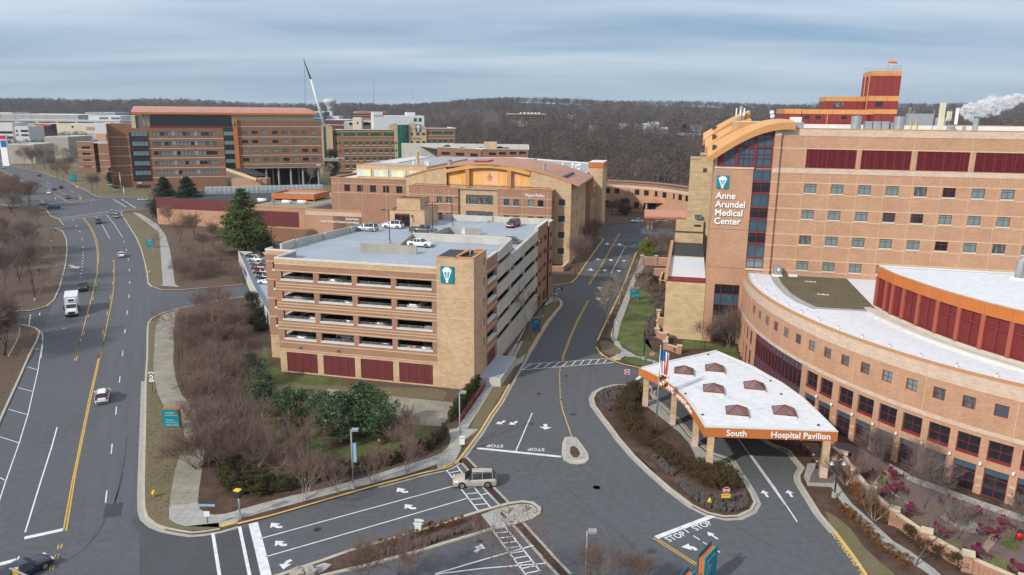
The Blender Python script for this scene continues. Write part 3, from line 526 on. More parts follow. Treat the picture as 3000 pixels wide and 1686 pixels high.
def win(F,a,z,w,h,b,parent,fm='frame_maroon',pm='glass_dark',nx=2,nz=2,sill=None,inset=.12,t=.08,name='window',sub=True,lab=None):
 "window part (frame) with its pane as a sub-part"
 w,h=round(w,1),round(h,1);k=(w,h,fm,nx,nz,sill,t)
 if k not in WC:
  mb=MB();L_=W0
  mb.box(L_,0,w,0,.08,0,t,fm);mb.box(L_,0,w,0,.08,h-t,h,fm);mb.box(L_,0,t,0,.08,t,h-t,fm);mb.box(L_,w-t,w,0,.08,t,h-t,fm)
  for i in range(1,nx):mb.box(L_,w*i/nx-t*.4,w*i/nx+t*.4,.005,.075,t,h-t,fm)
  zs=[i/nz for i in range(1,nz)] if nz>0 else [.7]
  for q in zs:mb.box(L_,t,w-t,.008,.07,h*q-t*.4,h*q+t*.4,fm)
  if sill:mb.box(L_,-.08,w+.08,-.28,0,-.26,-.003,sill)
  WC[k]=mb.data(name)
 kp=(w,h,pm,'p')
 if kp not in WC:
  mb=MB();mb.face([(.02,.05,.02),(w-.02,.05,.02),(w-.02,.05,h-.02),(.02,.05,h-.02)],pm);WC[kp]=mb.data('pane')
 o=link(name,WC[k],None,F.p(a,b+inset,z),math.radians(F.yaw));setpar(o,parent)
 if lab:o['label']=lab
 if sub:link('pane',WC[kp],o)
 return o
def rp(seq,ws=None):return random.choices(seq,ws)[0]
def lantern(F,a,z,w,h,b,parent=None,name='logo_panel',pm='teal'):
 "teal panel with the white lantern emblem; a,z = lower left, on plane b facing -v"
 mb=MB();mb.box(F,a,a+w,b-.22,b-.03,z,z+h,pm);
 o=mb.build(name,parent);e=MB();y=b-.25
 def P(pts,m,yy):
  V=[F.p(a+x*w,yy,z+q*h) for x,q in pts];e.face(V,m)
 body=[(.14,.76),(.36,.26),(.42,.16),(.40,.02),(.60,.02),(.58,.16),(.64,.26),(.86,.76),(.80,.82),(.66,.93),(.42,.97),(.20,.84)]
 P(body,'white',y)
 for pts in ([(.30,.66),(.40,.30),(.44,.30),(.42,.66)],[(.475,.66),(.475,.30),(.525,.30),(.525,.66)],[(.58,.66),(.56,.30),(.60,.30),(.70,.66)]):P(pts,pm,y-.01)
 x=e.build('emblem',o);return o
def roofring(mb,pts,z,w,h,m):
 "parapet following a closed outline"
 P=list(pts)+[pts[0]];A=sum(P[i][0]*P[i+1][1]-P[i+1][0]*P[i][1] for i in range(len(P)-1));mb.strip(P,w,z+h,m,h=h,off=(w/2 if A>0 else-w/2))
 # ---------------------------------------------------------------- parking garage
GF=Fr(G('D',708,937)[:2],-13.3)
def garage():
 F=GF;T=empty('parking_garage',F.p(14,30,0),'five-storey brick parking garage with an open blue-grey roof deck and tan corner tower','parking garage')
 bays=[(1.1,6.75),(7.7,13.4),(14.3,20.0),(20.9,26.7)];rows=[(15.85,17.3),(12.5,14.0),(9.2,10.75),(5.9,7.45)]
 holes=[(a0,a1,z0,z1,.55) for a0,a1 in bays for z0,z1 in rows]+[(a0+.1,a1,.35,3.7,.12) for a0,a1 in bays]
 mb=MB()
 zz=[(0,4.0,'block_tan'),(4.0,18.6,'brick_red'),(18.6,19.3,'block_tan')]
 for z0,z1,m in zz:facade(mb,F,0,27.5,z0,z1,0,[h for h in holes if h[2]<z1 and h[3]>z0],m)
 # left returns
 L1=F.sub(0,6.2,-90);facade(mb,L1,0,6.2,0,4.0,0,[],'block_tan');
 facade(mb,L1,0,6.2,4.0,19.3,0,[(.8,5.4,z0,z1,.5) for z0,z1 in rows],'brick_red')
 L2=F.sub(-5.4,6.2);lh=[(1.3,4.2,z0,z1,.5) for z0,z1 in rows]
 facade(mb,L2,0,5.4,0,4.0,0,[(3.4,5.2,.4,3.7,.1)],'block_tan');facade(mb,L2,0,5.4,4,18.6,0,lh,'brick_red');facade(mb,L2,0,5.4,18.6,19.3,0,[],'block_tan')
 L3=F.sub(-5.4,62,-90);mb2=MB()
 facade(mb,L3,0,55.8,0,16.6,0,[(x,x+9.5,z0,z1,.5) for x in (2,13,24,35) for z0,z1 in rows[1:]],'brick_red')
 # right: brick pier wall, far brick block
 S=F.sub(33.5,0,90)
 sr=[(15.6,17.1),(12.3,13.8),(8.9,10.4),(5.6,7.1)]
 facade(mb,S,7,14.1,0,19.6,0,[(7.6,13.1,z0-.1,z1,.5) for z0,z1 in sr]+[(7.8,12.8,.4,3.6,.1)],'brick_red')
 facade(mb,S,48.6,60,0,18.5,.0,[(a,a+3.6,z0,z1,.5) for a in (50,55.4) for z0,z1 in ((14.4,15.8),(11.2,12.6),(8,9.4),(4.8,6.2),(.2,3))],'brick_red')
 facade(mb,S,60,65,0,17.9,-.3,[(61,64,z0,z1,.5) for z0,z1 in ((14.2,15.6),(11,12.4),(7.8,9.2),(4.6,6))],'brick_red')
 Bk=F.sub(33.5,65,180);facade(mb,Bk,0,38.9,0,18.2,0,[(x,x+6,z0,z1,.5) for x in (2,10,18,26) for z0,z1 in rows[1:]],'brick_red')
 mb.box(F,33.0,33.49,13.2,14.1,17.3,19.6,'brick_red')
 mb.build('brick_wall',T)
 # bands
 mb=MB()
 for z in (18.45,15.2,14.75,11.95,11.5,8.65,8.2,5.3):mb.box(F,0,27.5,-.05,0,z,z+.16,'band_tan')
 for z in (17.4,14.2,10.9,7.6,4.1):mb.box(F,-.05,27.5,-.06,.0,z,z+.16,'band_tan');mb.box(S,7,14,-.05,0,z+.1,z+.26,'band_tan');mb.box(L2,0,5.3,-.05,0,z,z+.16,'band_tan')
 mb.build('band_course',T)
 for a0,a1 in bays:
  for z0,z1 in rows:part('window_sill',T,(F,a0-.12,a1+.1,-.1,.5,z0-.06,z0+.24,'coping_white'))
 for z0,z1 in sr:part('window_sill',T,(S,7.5,13.2,-.1,.5,z0-.2,z0+.25,'coping_white'))
 for z0,z1 in rows:part('window_sill',T,(L2,1.2,4.3,-.1,.5,z0-.06,z0+.3,'coping_white'));part('window_sill',T,(L1,.7,5.5,-.1,.5,z0-.06,z0+.3,'coping_white'))
 for a0,a1 in bays:
  for z0,z1 in rows:
   mb=MB();mb.tube([F.p(a0,.3,z0+.62),F.p(a1,.3,z0+.62)],.03,'metal_grey',4);mb.tube([F.p(a0,.3,z0+.45),F.p(a1,.3,z0+.45)],.025,'metal_grey',4)
   for t in (.33,.66):mb.box(F,a0+(a1-a0)*t-.03,a0+(a1-a0)*t+.03,.27,.33,z0+.2,z0+.64,'metal_grey')
   mb.build('guard_rail',T)
 for a0,a1 in bays:
  m_=MB();m_.box(F,a0+.1,a1,.1,.2,.35,3.7,'metal_maroon')
  for i in range(1,4):m_.box(F,a0+.1+(a1-a0)*i/4-.03,a0+.1+(a1-a0)*i/4+.03,.06,.1,.35,3.7,'frame_maroon')
  m_.build('maroon_panel',T)
 part('maroon_panel',T,(L2,3.4,5.2,.06,.1,.4,3.7,'metal_maroon'));part('maroon_panel',T,(S,7.8,12.8,.06,.1,.4,3.6,'metal_maroon'))
 # concrete ramp bands on the road side
 mb=MB();R_=lambda z14,z48,b:z14+(z48-z14)*(b-14.1)/34.5
 tops=[(16.95,18.0,14.75,15.85),(13.6,14.65,11.5,12.5),(10.25,11.3,8.0,9.0),(6.95,8.0,4.8,5.7)]
 def slab(b0,b1,t0,t1,l0,l1,m='precast'):
  V=[S.p(b0,0,l0),S.p(b1,0,l1),S.p(b1,0,t1),S.p(b0,0,t0),S.p(b0,.35,l0),S.p(b1,.35,l1),S.p(b1,.35,t1),S.p(b0,.35,t0)]
  mb.mesh(V,[(0,1,2,3),(7,6,5,4),(3,2,6,7),(4,5,1,0),(0,3,7,4),(1,5,6,2)],m)
 slab(14.1,25.0,19.5,20.2,17.85,18.1)
 for t0,t1,l0,l1 in tops:slab(14.1,48.6,t0,t1,l0,l1)
 slab(14.1,48.6,3.75,4.2,0,0,'precast');slab(14.1,48.6,1.6,1.8,0,0,'brick_red') if False else None
 for b in (14.25,25.1,36.9,48.3):
  for (zt,zb) in zip([17.9,14.8,11.6,8.1,4.9],[16.9,13.5,10.1,6.8,3.6]):
   dz=(b-14.1)*1.05/34.5
   if b>30 and zt>17:continue
   mb.box(S,b-.3,b+.3,.3,.9,zb+dz,zt+dz,'precast')
 mb.build('ramp_spandrel',T)
 # slabs inside, core, columns, coloured as if in deep shade
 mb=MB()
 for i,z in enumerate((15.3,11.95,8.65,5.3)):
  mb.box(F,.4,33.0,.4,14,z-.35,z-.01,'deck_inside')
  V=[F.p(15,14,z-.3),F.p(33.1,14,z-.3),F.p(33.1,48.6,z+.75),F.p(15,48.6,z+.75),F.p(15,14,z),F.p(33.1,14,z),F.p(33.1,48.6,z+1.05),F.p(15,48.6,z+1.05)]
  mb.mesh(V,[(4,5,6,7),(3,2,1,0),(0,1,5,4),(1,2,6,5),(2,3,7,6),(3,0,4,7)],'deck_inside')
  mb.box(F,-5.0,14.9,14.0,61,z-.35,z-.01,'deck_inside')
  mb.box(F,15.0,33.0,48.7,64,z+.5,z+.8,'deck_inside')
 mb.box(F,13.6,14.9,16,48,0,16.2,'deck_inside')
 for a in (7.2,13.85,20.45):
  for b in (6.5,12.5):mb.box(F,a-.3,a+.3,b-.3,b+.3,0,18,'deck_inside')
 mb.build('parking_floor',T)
 # roof deck
 mb=MB();Z0=18.3
 mb.box(F,-.05+.3,27.6,.35,14,Z0-.4,Z0,'deck_blue');mb.box(F,27.6,33.1,6.9,14,Z0-.4,Z0,'deck_blue');mb.box(F,-5.1,.25,6.5,14,Z0-.4,Z0,'deck_blue')
 def ramp(a0,a1,b0,b1,z0,z1,m='deck_blue'):
  V=[F.p(a0,b0,z0-.4),F.p(a1,b0,z0-.4),F.p(a1,b1,z1-.4),F.p(a0,b1,z1-.4),F.p(a0,b0,z0),F.p(a1,b0,z0),F.p(a1,b1,z1),F.p(a0,b1,z1)]
  mb.mesh(V,[(4,5,6,7),(3,2,1,0),(0,1,5,4),(1,2,6,5),(2,3,7,6),(3,0,4,7)],m)
 ramp(-5.1,14.5,14,48.6,Z0,16.9);ramp(14.5,33.1,14,24.8,Z0,18.9);ramp(14.5,33.1,25.3,48.6,15.9,16.9);mb.box(F,-5.1,33.2,48.6,64.7,16.5,16.9,'deck_blue')
 mb.build('roof_deck',T)
 mb=MB()
 dz=lambda b:Z0 if b<14 else Z0-(b-14)*1.4/34.6 if b<48.6 else 16.9
 def seg(a0,b0,a1,b1,m='deck_line',w=.1,zf=None,up=.012):
  z0,z1=(zf(b0),zf(b1)) if zf else (dz(b0),dz(b1));n=np.array([-(b1-b0),a1-a0],float);n /= np.hypot(*n);n *= w/2
  q=[F.p(a0+n[0],b0+n[1],z0+up),F.p(a1+n[0],b1+n[1],z1+up),F.p(a1-n[0],b1-n[1],z1+up),F.p(a0-n[0],b0-n[1],z0+up)]
  mb.face(q[::-1],m)
 for i in range(15):seg(-5,9.5+2.75*i,.3,9.5+2.75*i)
 for i in range(13):seg(8.6,16.5+2.75*i,13.8,16.5+2.75*i) if False else None
 zr=lambda b:15.9+(b-25.3)/23.3;zn=lambda b:Z0+(b-14)*.6/10.8
 for i in range(9):seg(27.6,26.5+2.75*i,33,26.5+2.75*i,zf=lambda b:max(15.9,min(16.9,zr(b))))
 for i in range(4):seg(27.6,15+2.75*i,33,15+2.75*i,zf=zn);seg(15,15+2.75*i,20,15+2.75*i,'deck_line',zf=zn)
 for i in range(10):seg(8+2.75*i,59.6,8+2.75*i,64.4)
 for (a,b) in ((4,20),(4,33),(9.5,40),(12,6.4),(19,7.5),(13,3.6)):
  f_=zn if a>15 else dz
  seg(a-1.4,b,a+.3,b,'deck_mark',.22,zf=dz,up=.016);z=dz(b)+.016;mb.face([F.p(a+.2,b-.5,z),F.p(a+1.4,b,z),F.p(a+.2,b+.5,z)],'deck_mark')
 for i in range(5):seg(24.0+i*.6,22,25.2+i*.6,24.2,'deck_mark',.08,zf=zn);seg(17.0+i*.6,22,18.2+i*.6,24.2,'deck_mark',.08,zf=zn)
 mb.build('deck_marking',T)
 # parapets
 mb=MB()
 mb.box(F,0,27.5,0,.35,19.3,19.56,'coping_white');mb.box(F,.0,.35,.35,6.2,19.3,19.56,'coping_white');mb.box(F,-5.4,0.35,6.2,6.55,19.3,19.56,'coping_white')
 mb.box(F,.02,27.5,.02,.33,17.5,19.3,'precast_dark');mb.box(F,.02,.33,.33,6.2,18,19.3,'precast_dark');mb.box(F,-5.38,.3,6.22,6.5,18,19.3,'precast_dark')
 mb.box(F,-5.4,-5.05,6.55,8.3,18.5,19.56,'coping_white');mb.box(F,-5.4,-5.0,11,16,16.6,19.62,'precast')
 def par(a0,a1,b0,b1,t0,t1,l0,m='precast',cap=None):
  V=[F.p(a0,b0,l0),F.p(a1,b0,l0),F.p(a1,b1,l0),F.p(a0,b1,l0),F.p(a0,b0,t0),F.p(a1,b0,t0),F.p(a1,b1,t1),F.p(a0,b1,t1)]
  mb.mesh(V,[(4,5,6,7),(3,2,1,0),(0,1,5,4),(1,2,6,5),(2,3,7,6),(3,0,4,7)],m)
 par(-5.4,-5.1,16,50.5,19.55,17.95,15.5)
 for b in (16,27,38.7):mb.box(F,-5.15,-4.7,b-.35,b+.35,15.8,19.5-(b-16)*1.6/34.5+.02,'precast')
 mb.box(F,6.8,33.4,64.4,64.7,16.5,18.3,'precast');mb.box(F,19,19.3,64.1,64.5,16.5,18.33,'precast')
 par(32.85,33.15,48.6,60,18.65,18.55,16.6,'precast');mb.box(F,32.8,33.8,59.9,65.02,17.9,18.1,'coping_white');mb.box(F,32.9,33.55,48.55,60.0,18.5,18.72,'coping_white');mb.box(F,32.7,33.55,48.3,48.6,16.9,18.72,'precast')
 par(33.1,33.16,14.1,25,19.5,20.15,18.0);par(32.9,33.2,25.4,48.5,17.3,18.05,15.6)
 mb.box(F,27.5,33.52,6.6,6.95,19.2,19.5,'coping_white') if False else mb.box(F,33.1,33.55,7.0,14.1,19.6,19.8,'coping_white');mb.box(F,33.0,33.4,7.0,14.1,18.0,19.6,'precast')
 # inner walls
 par(14.3,33.1,24.8,25.15,20.2,20.2,15.9);mb.box(F,14.25,33.12,24.75,25.2,20.2,20.3,'coping_white')
 par(14.0,14.3,14.6,25,18.6,20.2,16.5,'precast_dark');mb.box(F,8.4,18.9,14.4,14.75,18.1,19.75,'precast_dark');mb.box(F,8.38,18.92,14.38,14.78,19.75,19.8,'concrete')
 par(14.0,14.3,25.2,46.5,18.9,18.2,15.8,'precast_dark');mb.box(F,12.6,21.5,46.6,46.9,16.5,18.15,'precast_dark');mb.box(F,14.3,14.6,26,46.6,15.9,17.9,'precast_dark') if False else None
 mb.build('parapet',T)
 # corner tower
 mb=MB();Tw=F.sub(27.5,0)
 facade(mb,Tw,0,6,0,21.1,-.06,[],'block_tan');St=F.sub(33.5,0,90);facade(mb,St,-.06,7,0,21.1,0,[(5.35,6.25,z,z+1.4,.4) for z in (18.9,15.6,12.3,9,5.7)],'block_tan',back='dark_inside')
 facade(mb,F.sub(27.5,7,-90),0,7.06,18.3,21.1,0,[],'block_tan');facade(mb,F.sub(33.5,7,180),0,6,17,21.1,0,[],'block_tan')
 mb.face([Tw.p(.3,.2,20.75),Tw.p(5.8,.2,20.75),Tw.p(5.8,6.8,20.75),Tw.p(.3,6.8,20.75)],'roof_black')
 roofring(mb,[Tw.p(3.0,-.1)[:2],Tw.p(6.04,-.1)[:2],Tw.p(6.04,7.04)[:2],Tw.p(3.0,7.04)[:2]],21.1,.3,.24,'coping');mb.box(Tw,-.04,3.0,-.1,.2,21.1,21.22,'coping')
 mb.face([Tw.p(-.0,.2,21.05),Tw.p(3.0,.2,21.05),Tw.p(3.0,7,21.05),Tw.p(0,7,21.05)],'roof_black')
 for z in (14.9,11.5):mb.box(Tw,-.02,6.03,-.10,-.06,z,z+.18,'band_tan')
 tw=mb.build('corner_tower',T)
 mb=MB();mb.tube([Tw.p(4.2,4,20.8),Tw.p(4.2,4,21.6),Tw.p(4.8,4.6,21.9),Tw.p(4.8,4.6,20.9)],.06,'white',6);mb.build('ladder_hoop',tw)
 lantern(Tw,.75,17.2,2.1,2.6,-.06,tw)
 # lobby penthouse on the roof
 P_=F.sub(-1.8,52.3);mb=MB()
 facade(mb,P_,0,8.4,16.9,20.6,0,[(1.2,4.9,16.9,19.8,.6)],'block_tan',back='dark_inside');facade(mb,P_.sub(8.4,0,90),0,9.5,16.9,20.6,0,[],'block_tan');facade(mb,P_.sub(0,9.5,-90),0,9.5,16.9,20.6,0,[],'block_tan')
 mb.face([P_.p(.2,.2,20.3),P_.p(8.2,.2,20.3),P_.p(8.2,9.3,20.3),P_.p(.2,9.3,20.3)],'roof_black');roofring(mb,[P_.p(-.05,-.05)[:2],P_.p(8.45,-.05)[:2],P_.p(8.45,9.55)[:2],P_.p(-.05,9.55)[:2]],20.6,.25,.2,'coping')
 mb.box(P_,.9,6.6,2.2,7.2,20.4,22.9,'block_tan','roof_black');roofring(mb,[P_.p(.85,2.15)[:2],P_.p(6.65,2.15)[:2],P_.p(6.65,7.25)[:2],P_.p(.85,7.25)[:2]],22.9,.2,.18,'coping');mb.box(P_,.8,6.7,2.1,7.3,20.35,20.6,'coping_white')
 ph=mb.build('lobby_penthouse',T)
 m_=MB();m_.box(P_,1.2,4.9,.02,.12,19.4,19.8,'frame_maroon');m_.box(P_,1.2,1.35,.02,.12,16.9,19.4,'frame_maroon');m_.box(P_,2.7,2.85,.02,.12,16.9,19.4,'frame_maroon');m_.box(P_,4.75,4.9,.02,.12,16.9,19.4,'frame_maroon');m_.face([P_.p(1.3,.2,16.9),P_.p(4.8,.2,16.9),P_.p(4.8,.2,19.5),P_.p(1.3,.2,19.5)],'glass_dark');m_.build('glass_door',ph)
 text('level_number','5',1.5,P_.p(5.35,-.03,18.1),(math.pi/2,0,math.radians(F.yaw)),'frame_maroon',ph)
 m_=MB();m_.box(P_,5.2,5.7,-.06,-.01,19.1,19.6,'frame_maroon');m_.build('small_sign',ph)
 # loading plinth at the tower foot, entrance portal
 mb=MB();mb.box(F,33.55,37.1,2.5,13.6,0,1.5,'precast');mb.box(F,33.55,36.8,2.8,13.3,1.5,1.52,'deck_blue');mb.build('concrete_plinth',T)
 for a in (3.5,10.3):m_=MB();m_.box(F,a,a+.6,-.12,0,4.35,4.95,'metal_galv');m_.box(F,a+.15,a+.45,-.14,-.12,4.5,4.8,'metal_black');m_.build('exhaust_vent',T)
 return T
garage()
# ---------------------------------------------------------------- hospital tower
def hospital():
 F=Hs;T=empty('hospital_tower',F.p(20,10,0),'tall orange brick hospital tower with maroon louver panels and a curved orange roof','hospital')
 zw=[29.1,24.45,19.8,15.1];cols=[15.6+4.47*i for i in range(14)]
 lou=[(15.4,23.6),(24.4,32.3),(33.25,41.3),(42.2,50.6),(51.5,59.8),(60.6,69)]
 mb=MB()
 holes=[(a,a+2.0,z,z+1.6,.3) for a in cols for z in zw]
 facade(mb,F,10.9,78,10,32.5,0,holes,'brick_orange');facade(mb,F,10.9,78,33.4,39.0,0,[(a,b,33.5,36.75,.3) for a,b in lou],'brick_orange')
 facade(mb,F,10.9,78,32.5,33.4,-.06,[],'band_pink');facade(mb,F,10.9,78,39.0,40.2,-.06,[],'band_pink');facade(mb,F,10.9,78,0,10,0,[],'brick_orange')
 mb.box(F,9.8,10.9,-.55,.2,10,32.5,'brick_orange');mb.box(F,9.8,10.9,-.6,.2,32.5,33.4,'band_pink');mb.box(F,9.8,10.9,-.55,.2,33.4,39,'brick_orange');mb.box(F,9.8,10.9,-.6,.2,39,40.2,'band_pink')
 # brick face with the name
 facade(mb,F,-.1,6.7,0,33.0,0,[(1.5,6.0,-.0,11.5,.35)],'brick_orange');mb.box(F,-.15,6.75,-.12,.02,33.0,33.3,'stone')
 facade(mb,F,6.7,9.8,0,14.9,0,[],'brick_orange')
 facade(mb,F.sub(-.1,13,-90),0,13,0,35,0,[(a,a+.9,z,z+1.4,.25) for a in (3,8) for z in (28,23,19)],'brick_orange')
 mb.build('brick_wall',T)
 mb=MB()
 for z in (36.75,30.75,28.65,26.1,24.0,21.45,19.35,16.8,14.7):mb.box(F,9.75,78,-.04 if z<0 else-.03,0,z,z+.2,'band_tan');mb.box(F,9.75,10.95,-.62,-.56,z,z+.2,'band_tan')
 for i in range(12):
  a=15.2+4.47*i;mb.box(F,a-.04,a+.04,-.024,0,10,32.4,'band_tan')
 for a in (15.1,23.9,32.6,41.5,50.9):mb.box(F,a-.04,a+.04,-.028,0,33.5,39,'band_tan')
 for z in (14.7,21.9):mb.box(F,-.1,6.7,-.02,0,z,z+.08,'brick_brown')
 mb.build('band_course',T)
 mb=MB();mb.strip([F.p(10.9,.15)[:2],F.p(78,.15)[:2]],.5,40.36,'coping',h=.16);mb.face([F.p(10.9,.4,39.95),F.p(78,.4,39.95),F.p(78,45,39.95),F.p(10.9,45,39.95)],'roof_white');mb.box(F,11,78,.4,.6,39.9,40.3,'coping_white');mb.box(F,10.9,78,45,45.5,0,40.6,'brick_orange');mb.box(F,10.95,78,11,11.5,39.95,40.9,'coping_white','coping')
 mb.build('roof',T)
 for a in cols:
  for z in zw:win(F,a,z,2.0,1.6,0,T,pm=rp(['glass_curtain','glass_half','glass_dark'],[.6,.22,.18]),nz=0,sill='stone')
 for a0,a1 in lou:
  m_=MB();m_.box(F,a0,a1,.12,.2,33.5,36.75,'louver_maroon')
  for i in range(16):z=33.6+i*.2;m_.mesh([F.p(a0,.04,z),F.p(a1,.04,z),F.p(a1,.14,z+.12),F.p(a0,.14,z+.12)],[(0,1,2,3)],'louver_maroon')
  for i in range(1,6):x=a0+(a1-a0)*i/6;m_.box(F,x-.04,x+.04,.02,.1,33.5,36.75,'frame_maroon')
  m_.build('louver_panel',T)
  # glass stair strip
 m_=MB();m_.box(F,6.7,9.8,.25,.3,14.9,33,'glass_blue');z=33.0
 for i,(z0,z1,g) in enumerate([(30.9,33.0,'glass_blue'),(28.9,30.6,'glass_dark'),(26.3,28.6,'glass_blue'),(24.3,26.0,'glass_dark'),(21.7,24.0,'glass_blue'),(19.7,21.4,'glass_dark'),(17.0,19.4,'glass_blue'),(15.1,16.7,'glass_curtain')]):
  m_.face([F.p(6.8,.18,z0),F.p(9.7,.18,z0),F.p(9.7,.18,z1),F.p(6.8,.18,z1)],g);m_.box(F,6.7,9.8,.05,.2,z0-.3,z0,'frame_maroon');m_.box(F,6.8,9.7,.1,.17,z1-.45,z1-.38,'frame_maroon')
 for a in (6.7,8.2,9.72):m_.box(F,a,a+.08,.06,.2,15,33,'frame_maroon')
 m_.box(F,6.7,9.8,-.3,.3,14.6,14.9,'stone');m_.build('stair_window',T)
 # big low window
 m_=MB();m_.box(F,1.5,6.0,.25,.3,0,11.5,'glass_dark')
 for z0,z1 in ((7.5,9.6),(3.6,5.4)):m_.face([F.p(1.55,.2,z0),F.p(5.95,.2,z0),F.p(5.95,.2,z1),F.p(1.55,.2,z1)],'glass_blue')
 for a in (1.5,2.6,4.9,5.92):m_.box(F,a,a+.08,.08,.2,0,11.5,'frame_maroon')
 for z in (.8,3.6,5.4,7.5,9.6,11.42):m_.box(F,1.5,6.0,.1,.21,z,z+.08,'frame_maroon')
 m_.build('lobby_window',T)
 # arch-top window
 top=lambda a:35.2+(a+.8)*.80-.022*(a+.8) ** 2 if True else 0
 def topz(a):return 34.55+5.5*math.sin(min(1,(a+1.3)/14.2)*math.pi/2) ** 1.0
 m_=MB();xs=np.linspace(.3,9.8,12)
 for x0,x1 in zip(xs,xs[1:]):m_.face([F.p(x0,.3,33.2),F.p(x1,.3,33.2),F.p(x1,.3,topz(x1)),F.p(x0,.3,topz(x0))],'glass_blue')
 for a,w in ((.3,1.1),(3.4,.5),(6.5,.5),(9.5,.3)):m_.box(F,a,a+w,.0,.28,33.2,topz(a) ,'frame_maroon')
 for z,a0 in ((33.3,.3),(36.8,1.7),(39.0,6.5)):m_.box(F,a0,9.8,.02,.27,z,z+.3,'frame_maroon')
 for a in (2.4,4.8,5.7,8.2):m_.box(F,a,a+.06,.1,.26,33.3,topz(a)-.1,'frame_maroon')
 for z,a0 in ((34.9,.6),(35.6,1.2),(38.2,5)):m_.box(F,a0,9.8,.12,.25,z,z+.06,'frame_maroon')
 m_.build('arched_window',T);mb=MB();mb.box(F,-.1,.3,-.02,2,33.3,34.9,'stone');mb.build('stone_corner',T)
 # curved orange roof in three stepped bands
 m_=MB()
 def band(b0,b1,dz,x0=-1.5,x1=13.0,tk=1.05,rise=1.7):
  xs=np.linspace(x0,x1,14);f=lambda x:35.0+dz+6.3*math.sin((x+1.5)/14.5*math.pi*.54);g=lambda x:f(x)+rise*(1-.75*(x-x0)/(x1-x0))
  for p,q in zip(xs,xs[1:]):
   for V,m in (([(p,b0,f(p)),(q,b0,f(q)),(q,b1,g(q)),(p,b1,g(p))],'roof_orange'),([(p,b0,f(p)-tk),(q,b0,f(q)-tk),(q,b0,f(q)),(p,b0,f(p))],'fascia_orange'),([(q,b1,f(q)-tk),(p,b1,f(p)-tk),(p,b1,g(p)),(q,b1,g(q))],'roof_orange'),([(p,b1,f(p)-tk),(q,b1,f(q)-tk),(q,b0,f(q)-tk),(p,b0,f(p)-tk)],'roof_copper')):m_.face([F.p(*v) for v in V],m)
  m_.face([F.p(x0,b1,f(x0)-tk),F.p(x0,b0,f(x0)-tk),F.p(x0,b0,f(x0)),F.p(x0,b1,g(x0))],'roof_orange');m_.face([F.p(x1,b0,f(x1)-tk),F.p(x1,b1,f(x1)-tk),F.p(x1,b1,g(x1)),F.p(x1,b0,f(x1))],'fascia_orange')
 band(-1.3,4.0,0,tk=1.2);band(4.6,9.0,1.7,-1.9,6,rise=1.4);band(9.6,14,3.2,-2.3,6,rise=1.2)
 m_.build('curved_roof',T)
 mb=MB();mb.box(F,2.8,8.6,4.4,9,36,41.2,'block_tan','roof_orange');mb.box(F,3.6,8.6,4.3,4.4,37.5,41.0,'fascia_orange');mb.box(F,2.7,8.7,4.3,9.1,41.2,41.35,'coping_white','roof_orange')
 for i in range(3):mb.box(F,-.7,-.1,.2+i*5.8,2.2+i*5.8,36.3+1.7*i,37.1+1.7*i,'frame_dark')
 mb.build('roof_penthouse',T)
 # red penthouses and tower
 mb=MB();mb.box(F,12.5,28,12,26,40.0,42.75,'panel_red','roof_grey');mb.box(F,12.45,28.05,11.95,26,42.75,43.6,'panel_orange','roof_grey');mb.box(F,12.4,15.3,11.7,26,40,42.75,'panel_red');mb.box(F,12.35,15.35,11.65,26,42.75,43.65,'panel_orange','roof_grey')
 mb.box(F,20.1,27.0,15,24,43.6,45.15,'panel_red');mb.box(F,20.05,27.0,14.95,24,45.15,46.0,'panel_orange','roof_grey')
 for a in (20.0,25.4):mb.box(F,a,a+.14,11.9,12,40,42.8,'panel_orange')
 pen=mb.build('red_penthouse',T)
 mb=MB();
 for z0,z1,m in ((40,42.9,'panel_red'),(42.9,43.7,'panel_orange'),(43.7,45.2,'panel_red'),(45.2,46.1,'panel_orange'),(46.1,49.7,'panel_red'),(49.7,50.55,'panel_orange')):mb.box(F,27.05,32.0,12.0,20,z0,z1,m,'roof_grey')
 for b in (13.5,17):mb.box(F,26.9,27.04,b,b+.3,43.7,50,'panel_orange')
 tw=mb.build('red_tower',T);m_=MB();m_.box(F,28.2,29.3,11.93,12,44.2,45.1,'glass_dark');m_.build('window',tw)
 m_=MB()
 for z in (51.0,51.4):m_.tube([F.p(27.1,20,z),F.p(27.1,12.1,z),F.p(31.9,12.1,z),F.p(31.9,20,z)],.03,'metal_galv',4)
 for a in np.linspace(27.1,31.9,8):m_.tube([F.p(a,12.1,50.5),F.p(a,12.1,51.4)],.025,'metal_galv',4)
 for b in (14,16,18):m_.tube([F.p(27.1,b,50.5),F.p(27.1,b,51.4)],.025,'metal_galv',4)
 m_.build('roof_railing',tw)
 for a,w,z in ((18.0,.9,41.9),(22.6,.9,41.9),(16,.9,41.9)):
  m_=MB();m_.box(F,a,a+w,11.9,12,z,z+.55,'glass_dark');m_.build('window',pen)
 m_=MB();m_.box(F,21.3,23.2,14.9,15,44.1,44.9,'glass_half');m_.build('window',pen)
 o=lantern(F,.45,29.4,2.1,2.35,0,T)
 rot=(math.pi/2,0,math.radians(F.yaw))
 for s,a,z,sz in (('Anne',.5,27.55,1.62),('Arundel',.5,26.0,1.62),('Medical',.5,24.45,1.62),('Center',.5,22.9,1.62)):text('wall_lettering',s,sz,F.p(a,-.16,z),rot,'white',T,ext=.06,bold=.035)
 # tan rear wing left of the tower
 return T
hospital()
